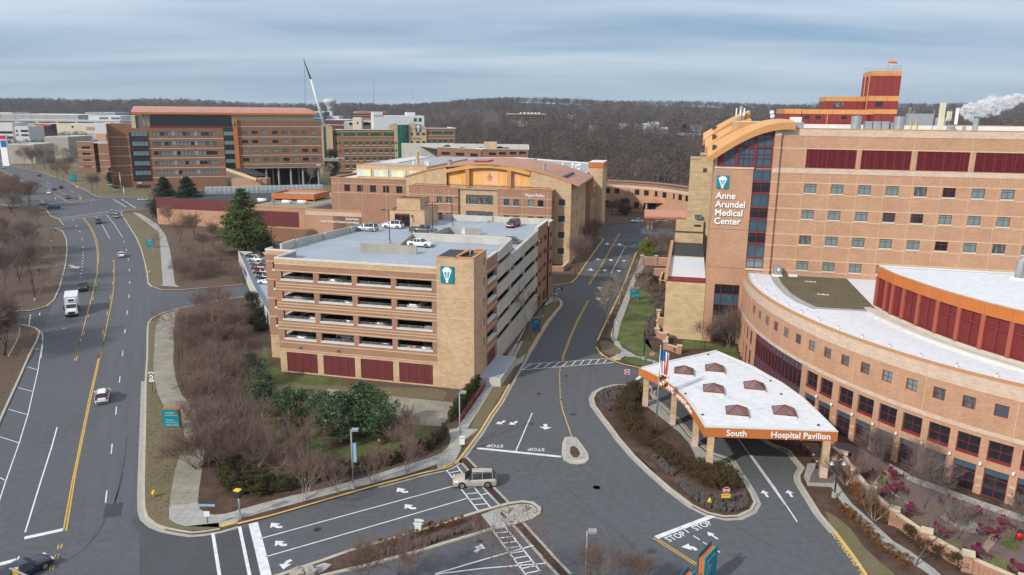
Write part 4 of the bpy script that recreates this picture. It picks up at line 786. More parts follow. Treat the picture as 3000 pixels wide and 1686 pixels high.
# ---------------------------------------------------------------- curved front building
CP=np.array([(6.7,1.3),(6.5,-3.2),(6.8,-10.5),(7.7,-15.5),(8.7,-19.4),(9.9,-23.2),(11.5,-27.4),(12.9,-30.8),(14.6,-34.6),(16.6,-37.8),(18.6,-40.3),(20.8,-42.9),(22.6,-45.3),(24.4,-47.2),(26.2,-49.1),(28.4,-51.0),(30.6,-52.5),(32.6,-53.8)])
ct=np.r_[0,np.cumsum(np.hypot(*np.diff(CP,axis=0).T))];pa_,pb_=np.polyfit(ct,CP[:,0],4),np.polyfit(ct,CP[:,1],4)
_T=np.linspace(-1,78,1600)
def _ext(t):
 if t <= 63.9:return np.array([np.polyval(pa_,t),np.polyval(pb_,t)])
 p=np.array([np.polyval(pa_,63.9),np.polyval(pb_,63.9)]);d=np.array([np.polyval(np.polyder(pa_),63.9),np.polyval(np.polyder(pb_),63.9)]);d /= np.hypot(*d);return p+d*(t-63.9)+np.array([.0,1])*.008*(t-63.9) ** 2
_PP=np.array([_ext(t) for t in _T]);_S=np.r_[0,np.cumsum(np.hypot(*np.diff(_PP,axis=0).T))]-1
class Cur:
 "frame whose 'a' runs along the curved wall; b goes into the building"
 yaw=0
 def p(s,a,b,z=0.0):
  x=np.interp(a,_S,_PP[:,0]);y=np.interp(a,_S,_PP[:,1]);x2=np.interp(a+.3,_S,_PP[:,0]);y2=np.interp(a+.3,_S,_PP[:,1]);x1=np.interp(a-.3,_S,_PP[:,0]);y1=np.interp(a-.3,_S,_PP[:,1])
  d=np.array([x2-x1,y2-y1]);d /= np.hypot(*d);n=np.array([-d[1],d[0]]);return Hs.p(float(x+n[0]*b),float(y+n[1]*b),z)
 def loc(s,a):
  p=np.array(s.p(a-.3,0)[:2]);q=np.array(s.p(a+.3,0)[:2]);return Fr(s.p(a,0),math.degrees(math.atan2(*(q-p)[::-1])))
CU=Cur()
def curved():
 T=empty('curved_pavilion',Hs.p(20,-20,0),'curved three-storey orange brick front building with a white roof wrapping the tower foot','hospital building')
 S1=76
 up=[15.1+3.31*i for i in range(18)];ups=[s for s in up if s<S1-3]
 big=[41.55+3.27*i for i in range(11)]+[37.9-.0,34.9];big=[s for s in big if s<S1-3];left=[3.6,6.3,9.0,11.7,14.4]
 holes=[(s,s+1.4,10.0,11.45,.28) for s in ups]+[(s+.3,s+2.75,4.5,7.0,.4) for s in big if s>34]+[(s+.3,s+2.75,.1,3.6,.4) for s in big if s>34]+[(18.4,34.0,1.2,7.4,.35)]+[(s,s+1.9,4.4,6.9,.4) for s in left]+[(s,s+1.9,.1,3.6,.4) for s in left]+[(4+2.8*i,4.9+2.8*i,10,11.4,.28) for i in range(4)]
 def cfac(mb,z0,z1,b,hs,m):
  step=1.1;br=sorted({0,S1,*np.arange(0,S1,step).tolist(),*[h[0] for h in hs],*[h[1] for h in hs]})
  Z=sorted({z0,z1,*[min(max(h[2],z0),z1) for h in hs],*[min(max(h[3],z0),z1) for h in hs]})
  for a0,a1 in zip(br,br[1:]):
   if a1-a0<1e-4:continue
   for y0,y1 in zip(Z,Z[1:]):
    ac,zc=(a0+a1)/2,(y0+y1)/2
    if not any(h[0]<ac<h[1] and h[2]<zc<h[3] for h in hs):mb.face([CU.p(a0,b,y0),CU.p(a1,b,y0),CU.p(a1,b,y1),CU.p(a0,b,y1)],m)
  for h in hs:
   if h[1]-h[0]>5:continue
   x0,x1,y0,y1,d=h;q=lambda a,z,bb:CU.p(a,b+bb,z)
   mb.face([q(x0,y0,0),q(x0,y0,d),q(x0,y1,d),q(x0,y1,0)][::-1],m);mb.face([q(x1,y0,0),q(x1,y0,d),q(x1,y1,d),q(x1,y1,0)],m);mb.face([q(x0,y0,0),q(x1,y0,0),q(x1,y0,d),q(x0,y0,d)],m);mb.face([q(x0,y1,0),q(x1,y1,0),q(x1,y1,d),q(x0,y1,d)][::-1],m)
 mb=MB();cfac(mb,0,12.35,0,holes,'brick_orange');mb.build('brick_wall',T)
 mb=MB();cfac(mb,12.35,14.1,-.05,[],'band_pink');cfac(mb,7.5,8.05,-.06,[],'band_pink')
 P=[CU.p(s,0)[:2] for s in np.arange(0,S1+.1,1.1)]
 for s in big:
  if s>34:
   for z in (1.1,2.1):mb.strip([CU.p(s-.35+d,-.02)[:2] for d in (0,.3,.6)],.1,z+.22,'band_pink',h=.22)
 for s in (13.6,24.2,33.9,43.8,53.8,63.6):mb.strip([CU.p(s,-.0)[:2],CU.p(s+.08,0)[:2]],.06,12.3,'band_tan',h=4.2)
 mb.build('band_course',T)
 mb=MB();mb.strip([CU.p(s,.1)[:2] for s in np.arange(0,S1+.1,1.1)],.45,14.3,'coping',h=.22);mb.build('coping',T)
 mb=MB();R_=[CU.p(s,.3) for s in np.arange(0,S1+.1,1.1)];P2=[(*p[:2],13.95) for p in R_]+[Hs.p(100,-60,13.95),Hs.p(100,0,13.95)]
 mb.face(P2,'roof_white');mb.strip([CU.p(s,.5)[:2] for s in np.arange(0,S1+.1,1.1)],.1,14.28,'coping_white',h=.34)
 gr=[Hs.p(a,b,14.0) for a,b in [(11.1,-.2),(11.1,-7.6),(11.9,-15.5),(13.2,-20.5),(15.0,-24.1),(23.6,-23.6),(24.2,-21.5),(24.2,-.2)]]
 mb.face(gr,'gravel');gr2=[Hs.p(a,b,14.06) for a,b in [(12.4,-2),(12.4,-7.6),(13.1,-15),(14.3,-19.5),(15.8,-23.2),(23.9,-22.7),(24.4,-21.5),(24.2,-.6),(14,-.6)]];mb.face(gr2,'greenroof');mb.build('roof',T)
 for s in ups+[4+2.8*i for i in range(4)]:
  f=CU.loc(s+.7);w_=1.4 if s>15 or s in ups else .9;win(f,-w_/2,10.0,w_,1.4,0,T,pm=rp(['glass_blue','glass_half','glass_curtain']),inset=.16)
 for s in [x for x in big if x>34]:
  f=CU.loc(s+1.52);win(f,-1.22,4.75,2.4,2.25,0,T,pm='glass_dark',inset=.25);m_=MB();m_.box(f,-1.22,1.22,.05,.4,4.5,4.76,'frame_maroon');m_.build('window_sill',T)
  o=win(f,-1.22,.15,2.4,3.4,0,T,pm='glass_dark',nz=3,inset=.25);m_=MB();m_.face([f.p(-1.15,.27,2.8),f.p(1.15,.27,2.8),f.p(1.15,.27,3.5),f.p(-1.15,.27,3.5)],'glass_blue');m_.build('spandrel_pane',o)
  m_=MB();c=f.p(1.63,-.25,4.0);m_.cyl(c,.16,3.85,4.15,'white',8);m_.build('wall_lamp',T)
 for s in left:
  f=CU.loc(s+.95);win(f,-.95,4.4,1.9,2.4,0,T,pm='glass_dark',inset=.25);win(f,-.95,.15,1.9,3.4,0,T,pm='glass_dark',nz=3,inset=.25)
  # glazed bow
 m_=MB();xs=np.linspace(18.4,34.0,15)
 for i,(p,q) in enumerate(zip(xs,xs[1:])):
  for z0,z1,g in ((1.2,2.8,'glass_blue'),(2.8,3.6,'glass_blue'),(3.6,6.3,'glass_dark'),(6.3,7.4,'glass_blue')):m_.face([CU.p(p,.22,z0),CU.p(q,.22,z0),CU.p(q,.22,z1),CU.p(p,.22,z1)],g)
  m_.box(CU.loc(p),-.04,.04,.08,.22,1.2,7.4,'frame_maroon')
 for z in (1.2,2.8,3.6,6.3,7.35):m_.strip([CU.p(s,.16)[:2] for s in xs],.12,z+.07,'frame_maroon',h=.09)
 m_.build('curtain_wall',T)
 for i in range(15):
  f=CU.loc(3.5+i*4.4);m_=MB();c=f.p(0,1.6);m_.cyl(c,.13,13.95,14.35,'white',6);m_.cyl(c,.2,14.35,14.5,'metal_grey',6,.02);m_.build('roof_drain_vent',T)
  # mechanical enclosure
 E=[(24.3,-21.5),(24.9,-24.4),(25.3,-26.6),(26.2,-28.9),(27.3,-32.1),(28.7,-35.4),(30.3,-38.5),(32.1,-41.5),(34.2,-44.4),(36.5,-47.2),(39.0,-49.8)]
 Tm=empty('mechanical_penthouse',Hs.p(35,-30,14),'roof structure with red louvered bays and orange fascia on the curved white roof','roof structure')
 mb=MB();z0,z1,z2,z3=14.0,14.5,18.95,20.5
 back=[(70,-60),(70,-22),(24.3,-21.5)]
 L_=E+[back[0]]
 for p,q in zip(L_,L_[1:]):
  for a,b,m,o in ((z0,z1,'stone',0),(z1,z2,'louver_red',.18),(z2,z3,'fascia_copper',-.12)):
   d=np.array(q)-p;n=np.array([-d[1],d[0]])/np.hypot(*d)*o
   mb.face([Hs.p(*(np.array(p)+n),a),Hs.p(*(np.array(q)+n),a),Hs.p(*(np.array(q)+n),b),Hs.p(*(np.array(p)+n),b)],m)
 mb.face([Hs.p(24.3,-21.4,z0),Hs.p(24.3,-21.5,z3),Hs.p(70,-22,z3),Hs.p(70,-22,z0)],'louver_red')
 mb.build('louver_wall',Tm);mb=MB();mb.face([Hs.p(*p,z3-.02) for p in E+back[:2]],'roof_white');mb.strip([Hs.p(*p)[:2] for p in E],.3,z3+.05,'coping',h=.12);mb.strip([Hs.p(24.3,-21.6)[:2],Hs.p(70,-22.1)[:2]],.5,z3+.22,'coping_white',h=.2)
 mb.strip([Hs.p(a-1.0,b-.4)[:2] for a,b in E],1.1,14.2,'stone',h=.3);mb.strip([Hs.p(a-1.9,b-.7)[:2] for a,b in E[1:]],.5,14.35,'coping_white',h=.4);mb.build('roof',Tm)
 for p,q in zip(E,E[1:]):
  p,q=np.array(p),np.array(q)
  f=Fr(Hs.p(*p),0);a,b=np.array(Hs.p(*p)[:2]),np.array(Hs.p(*q)[:2]);f=Fr(a,math.degrees(math.atan2(*(b-a)[::-1])));l=np.hypot(*(b-a));m_=MB()
  m_.box(f,-.25,.3,-.1,.3,z1,z2,'frame_red');m_.box(f,l/2-.06,l/2+.1,.02,.2,z1,z2,'frame_maroon');m_.box(f,.3,l,.04,.2,17.5,17.7,'frame_maroon');m_.box(f,.3,l,.04,.2,z1,z1+.2,'frame_maroon');m_.build('louver_post',Tm)
 m_=MB();c0,c1=Hs.p(41.5,-25.5),Hs.p(44.5,-26.5);m_.tube([(*c0[:2],20.5),(*c0[:2],23),(*[(c0[i]*.8+c1[i]*.2) for i in (0,1)],23.6),(c1[0],c1[1],23.6)],.55,'metal_galv',10);c2=Hs.p(43,-28);m_.tube([(*c2[:2],20.5),(*c2[:2],22.2),(*Hs.p(46,-28.6)[:2],22.6)],.5,'metal_galv',10);m_.cyl(c0,1,20.4,20.75,'white',10);m_.cyl(c2,.9,20.4,20.75,'white',10)
 tag(m_.build('roof_duct'),'bent galvanised duct rising from the white roof of the louvered penthouse','duct')
 # condenser on the green roof edge
 m_=MB();m_.box(Hs,11.6,12.9,-1.9,-.9,14.3,15.9,'metal_galv');m_.box(Hs,11.4,13.1,-2.1,-.7,14.0,14.3,'white');m_.box(Hs,12.2,12.5,-1.95,-1.9,15,15.5,'white');tag(m_.build('condenser_unit'),'grey condenser unit beside the roof garden under the tower windows','condenser')
 m_=MB();m_.box(Hs,14.2,15.7,-1.8,-.9,14.05,14.4,'metal_white');tag(m_.build('roof_hatch'),'low white hatch beside the condenser on the green roof','roof hatch')
 for a,b in ((16.6,-5.5),(17.2,-15)):
  m_=MB();m_.box(Hs,a,a+1.7,b,b+.7,14.06,14.15,'stone');m_.box(Hs,a+.2,a+.7,b+.2,b+.5,14.15,14.17,'dark_inside');m_.box(Hs,a+1,a+1.5,b+.2,b+.5,14.15,14.17,'dark_inside');tag(m_.build('roof_drain_frame'),'pale drain frame set in the %s of the roof garden' % ('greener upper part' if b>-8 else 'browner lower part'),'drain frame','drain frames in the roof garden')
curved()
# ---------------------------------------------------------------- entrance canopy
def canopy():
 T=empty('entrance_canopy',Hs.p(2,-42,0),'white-roofed entrance canopy with copper fascia, six pyramid skylights and tan block columns','canopy')
 L_=[(-9.9,-35.3),(-8.4,-36.7),(-7.0,-38.3),(-5.7,-40.1),(-4.6,-42.0),(-3.5,-44.6),(-2.5,-47.7),(-1.5,-51.4),(-.7,-54.8)]
 Rr=[(14.8,-52.1),(13.5,-46.4),(12.3,-41.8),(10.2,-36.5),(8.5,-33.6),(6.8,-30.4),(4.5,-27.5),(1.4,-23.8)]
 O=[Hs.p(*p)[:2] for p in L_+Rr]
 mb=MB();mb.prism(O,4.75,5.95,'fascia_copper','roof_white',True);mb.build('canopy_roof',T)
 mb=MB();roofring(mb,O,5.95,.3,.1,'coping_white');mb.build('roof_edge',T)
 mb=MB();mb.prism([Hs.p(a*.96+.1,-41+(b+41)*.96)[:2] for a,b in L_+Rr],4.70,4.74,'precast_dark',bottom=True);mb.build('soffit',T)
 for i,(a,b) in enumerate([(-8.7,-35.3),(-4.5,-41.0),(-1.5,-47.4),(.15,-54.2),(13.6,-52.4)]):
  f=Hs.sub(a,b);m_=MB();m_.box(f,-.42,.42,-.42,.42,ZL,1.6,'band_pink');m_.box(f,-.40,.40,-.40,.40,1.6,4.72,'block_tan');m_.build('column',T)
 for a,b in ((-3.4,-35.9),(1.0,-33.6),(-.2+.8,-42.6+.4),(6.1,-39.6),(3.3,-49.4),(9.1,-47.9)):
  f=Hs.sub(a,b);s=1.35;m_=MB();m_.box(f,-s,s,-s,s,5.95,6.3,'coping_white');c=[f.p(-s,-s,6.3),f.p(s,-s,6.3),f.p(s,s,6.3),f.p(-s,s,6.3)];ap=f.p(0,0,7.15)
  for i in range(4):m_.face([c[i],c[(i+1) % 4],ap],'skylight')
  for i in range(4):m_.tube([c[i],ap],.05,'frame_maroon',4);m_.tube([c[i],c[(i+1) % 4]],.05,'frame_maroon',4)
  m_.build('skylight',T)
 mb=MB()
 for p,q in (((-7.5,-36.6),(11.5,-50.5)),((-1.5,-30),(5.3,-27.9-.9)),((-2.4,-33),(3.2,-45.2)),((-4.2,-37.5),(2,-45.8)),((.5,-50),(12.5,-43.6)),((2.5,-26.5),(9.5,-37))):mb.strip([Hs.p(*p)[:2],Hs.p(*q)[:2]],.05,5.957,'metal_grey')
 mb.build('roof_seam',T)
 for a,b in ((-5.6,-38.6),(-3.1,-44.2),(-.9,-50.9),(0.2,-26.3),(12.8,-50.6),(9.5,-41),(8.6,-36)):m_=MB();m_.cyl(Hs.p(a,b),.22,5.95,6.1,'metal_black',8,.1);m_.build('roof_drain',T)
 p,q=np.array(Hs.p(-.7,-54.8)[:2]),np.array(Hs.p(14.8,-52.1)[:2]);f=Fr(p,math.degrees(math.atan2(*(q-p)[::-1])));rot=(math.pi/2,0,math.radians(f.yaw))
 text('fascia_lettering','South',1.05,f.p(2.6,-.08,5.02),rot,'white',T,ext=.03,bold=.02);text('fascia_lettering','Hospital Pavilion',1.05,f.p(7.85,-.08,5.02),rot,'white',T,ext=.03,bold=.02)
 # lettering on the curved side, one piece each
 arc=[np.array(Hs.p(*x)[:2]) for x in L_];d=np.r_[0,np.cumsum([np.hypot(*(b-a)) for a,b in zip(arc,arc[1:])])]
 s=6.2;wd={'A':.62,'M':.75,'C':.6,' ':.27,'H':.66,'i':.26,'l':.26,'t':.34,'P':.56}
 for ch in 'AAMC Hospital Pavilion':
  w_=wd.get(ch,.52)*.98
  if ch != ' ':
   x,y=np.interp(s,d,[p[0] for p in arc]),np.interp(s,d,[p[1] for p in arc]);x2,y2=np.interp(s+w_,d,[p[0] for p in arc]),np.interp(s+w_,d,[p[1] for p in arc]);f=Fr((x,y),math.degrees(math.atan2(y2-y,x2-x)))
   text('fascia_letter',ch,.98,f.p(0,-.1,5.05),(math.pi/2,0,math.radians(f.yaw)),'white',T,ext=.03,bold=.02)
  s += w_
 x,y=np.interp(5.0,d,[p[0] for p in arc]),np.interp(5.0,d,[p[1] for p in arc]);x2,y2=np.interp(6.0,d,[p[0] for p in arc]),np.interp(6.0,d,[p[1] for p in arc]);lantern(Fr((x,y),math.degrees(math.atan2(y2-y,x2-x))),0,4.95,.8,.85,0,T)
canopy()
# ================================================================ BUILDINGS BEHIND
def R(F,k,x0,y0,x1,y1,b):
 a0,z1=F.on(k,x0,y0,b);a1,z0=F.on(k,x1,y1,b);return (min(a0,a1),max(a0,a1),min(z0,z1),max(z0,z1))
def wbox(F,r,b,parent,fm='frame_dark',pm=None,nx=2,nz=1,name='window',sill=None,wh=None):
 pm=pm or rp(['glass_curtain','glass_half','glass_dark'],[.55,.2,.25]);w,h=wh or (r[1]-r[0],r[3]-r[2]);return win(F,r[0],r[2],w,h,b,parent,fm,pm,nx,nz,sill=sill,inset=.1,name=name)
def wayson():
 F=GF;T=empty('clinic_pavilion',F.p(8,110,0),'tan and brick clinic with an arched orange mural screen and broad copper roof','clinic building')
 b=96;zr=[(16.95,18.7),(12.3,14.1),(7.7,9.5),(3.1,4.9)]
 lw=[-12.3,-9.6,-5.6,-2.9];rw=[14.1,16.9,21.0,23.8]
 mb=MB();hs=[(a,a+1.6,z0,z1,.3) for a in lw+rw for z0,z1 in zr];hc=[(2.9,10.9,z0-.1,z1+.8,.3) for z0,z1 in zr[:3]]
 facade(mb,F,-14,.8,0,21.3,b,hs,'brick_red');facade(mb,F,12.3,27.7,0,21.3,b,hs,'brick_red');facade(mb,F,.8,12.3,0,21.0,b+.6,hc,'block_tan')
 facade(mb,F.sub(27.7,b,90),0,4.2,0,21.3,0,[(1.2,2.6,z0,z1,.3) for z0,z1 in zr],'brick_red',back='glass_dark');facade(mb,F.sub(-14,b+4,-90),0,4,0,21.3,0,[],'brick_red');facade(mb,F.sub(.8,b,90),0,.6,0,21.3,0,[],'brick_brown')
 mw=[(28.9,30.8,z0,z1,.3) for z0,z1 in zr]
 hb=b+4.2
 facade(mb,F,27.7,32.4,0,21.4,hb,mw,'block_tan')
 prof=[(-16.4,23.9),(-10,25.6),(-4.0,26.7)];profr=[(20.6,26.2),(26,25.2),(32.4,23.3)]
 for P_ in (prof,profr):
  for (x0,y0),(x1,y1) in zip(P_,P_[1:]):mb.face([F.p(x0,hb,21.4 if x0>19 else 14),F.p(x1,hb,21.4 if x0>19 else 14),F.p(x1,hb,y1),F.p(x0,hb,y0)],'block_tan')
 facade(mb,F,-16.4,-4,0,14,hb,[],'block_tan')
 Sd=F.sub(32.4,hb,90);hs2=[(a,a+.95,z0,z1+.1,.25) for a in (1.6,5.0,10.4,14.0,19.5,23.5) for z0,z1 in ((17.3,19.1),(12.8,14.5),(8.3,10),(3.8,5.5))]
 facade(mb,Sd,0,30,0,22.6,0,hs2,'block_tan',back='glass_dark');facade(mb,F.sub(-16.4,118,-90),0,118-hb,0,23.7,0,[],'block_tan')
 mb.build('wall',T)
 mb=MB()
 for z in (19.05,16.6,14.4,12.0,9.8,7.4):
  for a0,a1 in ((-14,.8),(12.3,27.7)):mb.box(F,a0,a1,b-.04,b,z,z+.17,'band_tan')
 for a in (-10.9+.9,-6.6,-2,13.6,19.4,26.6):mb.box(F,a-.05,a+.05,b-.03,b,0,21,'band_tan')
 for z in (19.6,16.4,12.1,7.6):mb.box(Sd,0,30,-.03,0,z,z+.1,'brick_pale_lit');mb.box(F,27.7,32.4,hb-.03,hb,z,z+.1,'brick_pale_lit')
 mb.build('band_course',T)
 for a in lw+rw:
  for z0,z1 in zr[:2]:win(F,a,z0,1.6,1.75,b,T,'frame_dark',rp(['glass_half','glass_blue','glass_curtain','glass_dark']),1,1,sill='stone')
 for z0,z1 in zr:win(F,28.9,z0,1.9,1.8,hb,T,'frame_dark','glass_blue',1,1,sill='stone')
 for z0,z1 in zr[:2]:
  o=win(F,2.9,z0-.1,8.0,2.65,b+.6,T,'frame_maroon','glass_half',7,3,sill='stone')
 mb=MB();roofring(mb,[F.p(-14.05,b-.05)[:2],F.p(27.75,b-.05)[:2],F.p(27.75,hb)[:2],F.p(-14.05,hb)[:2]],21.3,.35,.2,'coping');mb.face([F.p(-13.7,b+.3,20.9),F.p(27.4,b+.3,20.9),F.p(27.4,hb+1.6,20.9),F.p(-13.7,hb+1.6,20.9)],'roof_grey')
 mb.tube([F.p(-13,b+2.4,21.9),F.p(27,b+2.4,21.9)],.09,'metal_black',4)
 for a in np.arange(-13,27.5,2.6):mb.tube([F.p(a,b+2.4,20.9),F.p(a,b+2.4,21.9)],.05,'metal_black',4)
 mb.build('terrace',T)
 # mural screen with arch
 arc=lambda a:25.1+1.75*math.sin((a+4)/24.6*math.pi)-.0*a
 mb=MB();xs=np.linspace(-4,20.6,17)
 for x0,x1 in zip(xs,xs[1:]):mb.face([F.p(x0,hb-.3,arc(x0)),F.p(x1,hb-.3,arc(x1)),F.p(x1,hb-.3,arc(x1)+1.0),F.p(x0,hb-.3,arc(x0)+1.0)],'roof_orange');mb.face([F.p(x0,hb-.3,arc(x0)),F.p(x0,hb+1.4,arc(x0)),F.p(x1,hb+1.4,arc(x1)),F.p(x1,hb-.3,arc(x1))],'coping')
 for a in (1.7,14.0):mb.box(F,a,a+1.2,hb-.25,hb+.9,21.3,arc(a),'coping')
 mb.build('arch_fascia',T)
 for k,(a0,a1) in enumerate(((-4,1.7),(2.9,14.0),(15.2,20.6))):
  mb=MB();xs=np.linspace(a0,a1,7)
  for x0,x1 in zip(xs,xs[1:]):mb.face([F.p(x0,hb+.9,22),F.p(x1,hb+.9,22),F.p(x1,hb+.9,arc(x1)),F.p(x0,hb+.9,arc(x0))],'art_orange')
  o=mb.build('mural_panel',T)
  if k==1:
   s=MB();P_=[F.p(8.6+.95*math.sin(i*4*math.pi/5),hb+.7,24.0+1.1*math.cos(i*4*math.pi/5)) for i in range(6)];s.tube(P_,.055,'frame_maroon',4,smooth=False);s.build('star',o)
 mb=MB();mb.box(F,-4,20.6,hb+.9,hb+1.2,20.9,22,'block_tan');mb.build('screen_plinth',T)
 # copper roof
 mb=MB();pr=[(-17.0,23.8),(-10,25.9),(-4,27.1),(2,27.7),(8,27.8),(14,27.5),(20.6,26.7),(26,25.6),(30.0,24.4),(34.6,22.7)]
 for (x0,y0),(x1,y1) in zip(pr,pr[1:]):
  bb=hb-.25 if x0<-5 or x0 >= 20 else hb-.3
  mb.face([F.p(x0,bb,y0+.1),F.p(x1,bb,y1+.1),F.p(x1,131,y1+.1),F.p(x0,131,y0+.1)],'roof_copper');mb.face([F.p(x0,bb,y0-.35),F.p(x1,bb,y1-.35),F.p(x1,bb,y1+.1),F.p(x0,bb,y0+.1)],'coping');mb.face([F.p(x0,bb,y0-.35),F.p(x0,131,y0-.35),F.p(x1,131,y1-.35),F.p(x1,bb,y1-.35)],'coping');mb.face([F.p(x1,131,y1-6),F.p(x0,131,y0-6),F.p(x0,131,y0+.1),F.p(x1,131,y1+.1)],'coping')
 mb.face([F.p(34.6,hb-.25,22.3),F.p(34.6,131,22.3),F.p(34.6,131,22.8),F.p(34.6,hb-.25,22.8)],'coping');mb.box(F,29.2,30.4,103.5,118,24.3,24.9,'frame_dark');mb.box(F,2,6,108,115,27.6,28.3,'panel_red','roof_copper');mb.build('roof',T)
 for a,b_,s in ((-3.4,101.5,1.9),(23.5,106,1.2)):m_=MB();m_.cyl(F.p(a,b_),.55*s/1.6,25.8,26.9+s,'metal_galv',8);m_.cyl(F.p(a,b_),.75*s/1.6,26.9+s,27.2+s,'metal_galv',8,.1);m_.build('roof_vent',T)
 text('wall_lettering','Wayson Pavilion',1.35,F.p(20.1,b-.06,19.6),(math.pi/2,0,math.radians(F.yaw)),'white',T,ext=.03,bold=.02,sx=.62)
 # link wing to the right rear
 T=empty('link_wing',F.p(30,160,0),'low red brick wing running back from the copper-roofed clinic to the curved connector','building')
 mb=MB();Sd=F.sub(32,131,90);facade(mb,Sd,15,48,0,17.3,0,[(17+3.4*i,18.2+3.4*i,z,z+1.8,.25) for i in range(9) for z in (13.3,3)],'brick_red',back='glass_dark');facade(mb,F,26,32,0,17.3,146,[],'brick_red');mb.face([F.p(22,146,16.9),F.p(32,146,16.9),F.p(32,179,16.9),F.p(22,179,16.9)],'roof_grey');mb.build('wall',T);mb=MB();mb.strip([F.p(26,146.1)[:2],F.p(31.9,146.1)[:2],F.p(31.9,179)[:2]],.4,17.5,'coping',h=.2)
 for z in (15.6,12.8,11.6):mb.box(Sd,15,48,-.05,0,z,z+.2,'band_tan')
 mb.build('roof_edge',T)
 T=empty('stair_tower',F.p(32,165,0),'tan block stair tower topped by a ribbed orange screen behind the copper roof','tower');mb=MB();mb.box(F,29.2,34.2,160,172,0,23.3,'block_tan');mb.build('wall',T);mb=MB();mb.box(F,29.0,34.4,159.8,172,23.3,25.2,'fascia_copper','roof_white');mb.build('roof_screen',T)
 # long white roofed block behind
 T=empty('surgery_block',F.p(0,190,0),'long low block with a flat pale grey roof and white edge behind the copper roof','building')
 mb=MB();P_=[F.p(-50,135),F.p(29,135),F.p(29,205),F.p(-14,232),F.p(-50,215)];P_=[p[:2] for p in P_];mb.prism(P_,0,21.3,'block_tan','roof_grey');mb.build('wall',T);mb=MB();roofring(mb,P_,21.3,.7,.45,'coping_white');mb.build('roof_edge',T)
 mb=MB();mb.box(F,-33,4,160,185,21.3,23.3,'frame_dark');mb.box(F,-34.5,5,158,186,23.3,24.2,'fascia_copper','roof_grey')
 for i in range(12):mb.box(F,-32.9+3.1*i,-32.6+3.1*i,159.8,160,21.4,23.3,'frame_red')
 mb.build('clerestory',T)
 for i in range(14):
  a,b_=RN.uniform(8,27),RN.uniform(150,200);m_=MB();m_.box(F,a,a+RN.uniform(.6,1.6),b_,b_+1.3,21.3,21.3+RN.uniform(.6,1.3),rp(['metal_white','metal_galv']));m_.build('roof_unit',T)
  # brick wing at the left with pastel panels on the tan upper block
 T=empty('mural_wing',F.p(-32,120,0),'orange-red brick wing left of the clinic, its tan upper block carrying pale pastel panels','building')
 mb=MB();w7=[-41.0+4.35*i for i in range(6)]
 facade(mb,F,-45.4,-16.4,0,21.7,110,[(a,a+2.0,17.6,19.7,.3) for a in w7],'brick_red');facade(mb,F.sub(-45.4,150,-90),0,40,0,21.7,0,[],'brick_red');mb.face([F.p(-45,110.3,21.2),F.p(-16,110.3,21.2),F.p(-16,150,21.2),F.p(-45,150,21.2)],'roof_white');mb.build('wall',T)
 mb=MB();mb.strip([F.p(-45.3,150)[:2],F.p(-45.3,110.1)[:2],F.p(-16.4,110.1)[:2]],.5,21.9,'coping',h=.25)
 for z in (20.0,17.1):mb.box(F,-45.4,-16.4,109.95,110,z,z+.15,'band_tan')
 for a in (-43,-35,-27,-19):mb.box(F,a-.05,a+.05,109.96,110,10,21.7,'band_tan')
 mb.build('band_course',T)
 for a in w7:win(F,a,17.6,2.0,2.1,110,T,'frame_maroon','glass_dark',2,1)
 mb=MB();mb.box(F,-39.4,-15.6,116,160,21.2,25.4,'block_tan','roof_grey');mb.box(F,-39.45,-15.55,115.95,116.3,25.4,25.7,'coping');mb.box(F,-36,-30,128,160,25.4,25.7,'coping_white');mb.build('upper_block',T)
 for i in range(4):
  a=-39.2+5.9*i;mb=MB();mb.box(F,a,a+4.7,115.75,115.99,21.9,23.9,'art_pastel');mb.box(F,a-.1,a+4.8,115.7,115.99,23.9,24.1,'coping_white');mb.build('pastel_panel',T)
 for a,b_,h,r in ((-21,122,4.2,.55),(-23,124,1.2,.4),(-19,124,1.3,.4),(-17,121,1.3,.5)):m_=MB();m_.cyl(F.p(a,b_),r,25.4,25.4+h,'block_tan' if h>2 else 'metal_white',8);m_.build('roof_vent',T)
 # curved connector
 T=empty('curved_connector',F.p(48,230,0),'long curved two-storey brick connector with a pale band and small square windows','building')
 P_=[F.gd('X1',x,y,12.2) for x,y in [(1030,436),(1050,437),(1400,452),(1800,480),(2100,515),(2400,560),(2576,592)]]+[(76,188)]
 P_=[(P_[0][0],P_[0][1])]+P_[1:];t=np.r_[0,np.cumsum([math.hypot(q[0]-p[0],q[1]-p[1]) for p,q in zip(P_,P_[1:])])]
 def cp(s):return F.p(float(np.interp(s,t,[p[0] for p in P_])),float(np.interp(s,t,[p[1] for p in P_])))[:2]
 S_=np.linspace(0,t[-1],26);mb=MB()
 for z0,z1,m in ((0,10.3,'brick_orange'),(10.3,11.4,'band_pink'),(11.4,12.2,'brick_red')):
  for s0,s1 in zip(S_,S_[1:]):p,q=cp(s0),cp(s1);mb.face([(*p,z0),(*q,z0),(*q,z1),(*p,z1)],m)
 mb.build('wall',T);mb=MB();pts=[cp(s) for s in S_];far=[(p[0]+4,p[1]+9) for p in pts];mb.face([(*p,12.0) for p in pts]+[(*p,12.0) for p in far[::-1]],'roof_black');mb.strip(pts,.5,12.3,'coping',h=.2);mb.strip(far,.4,12.6,'brick_red',h=12.6);mb.build('roof',T)
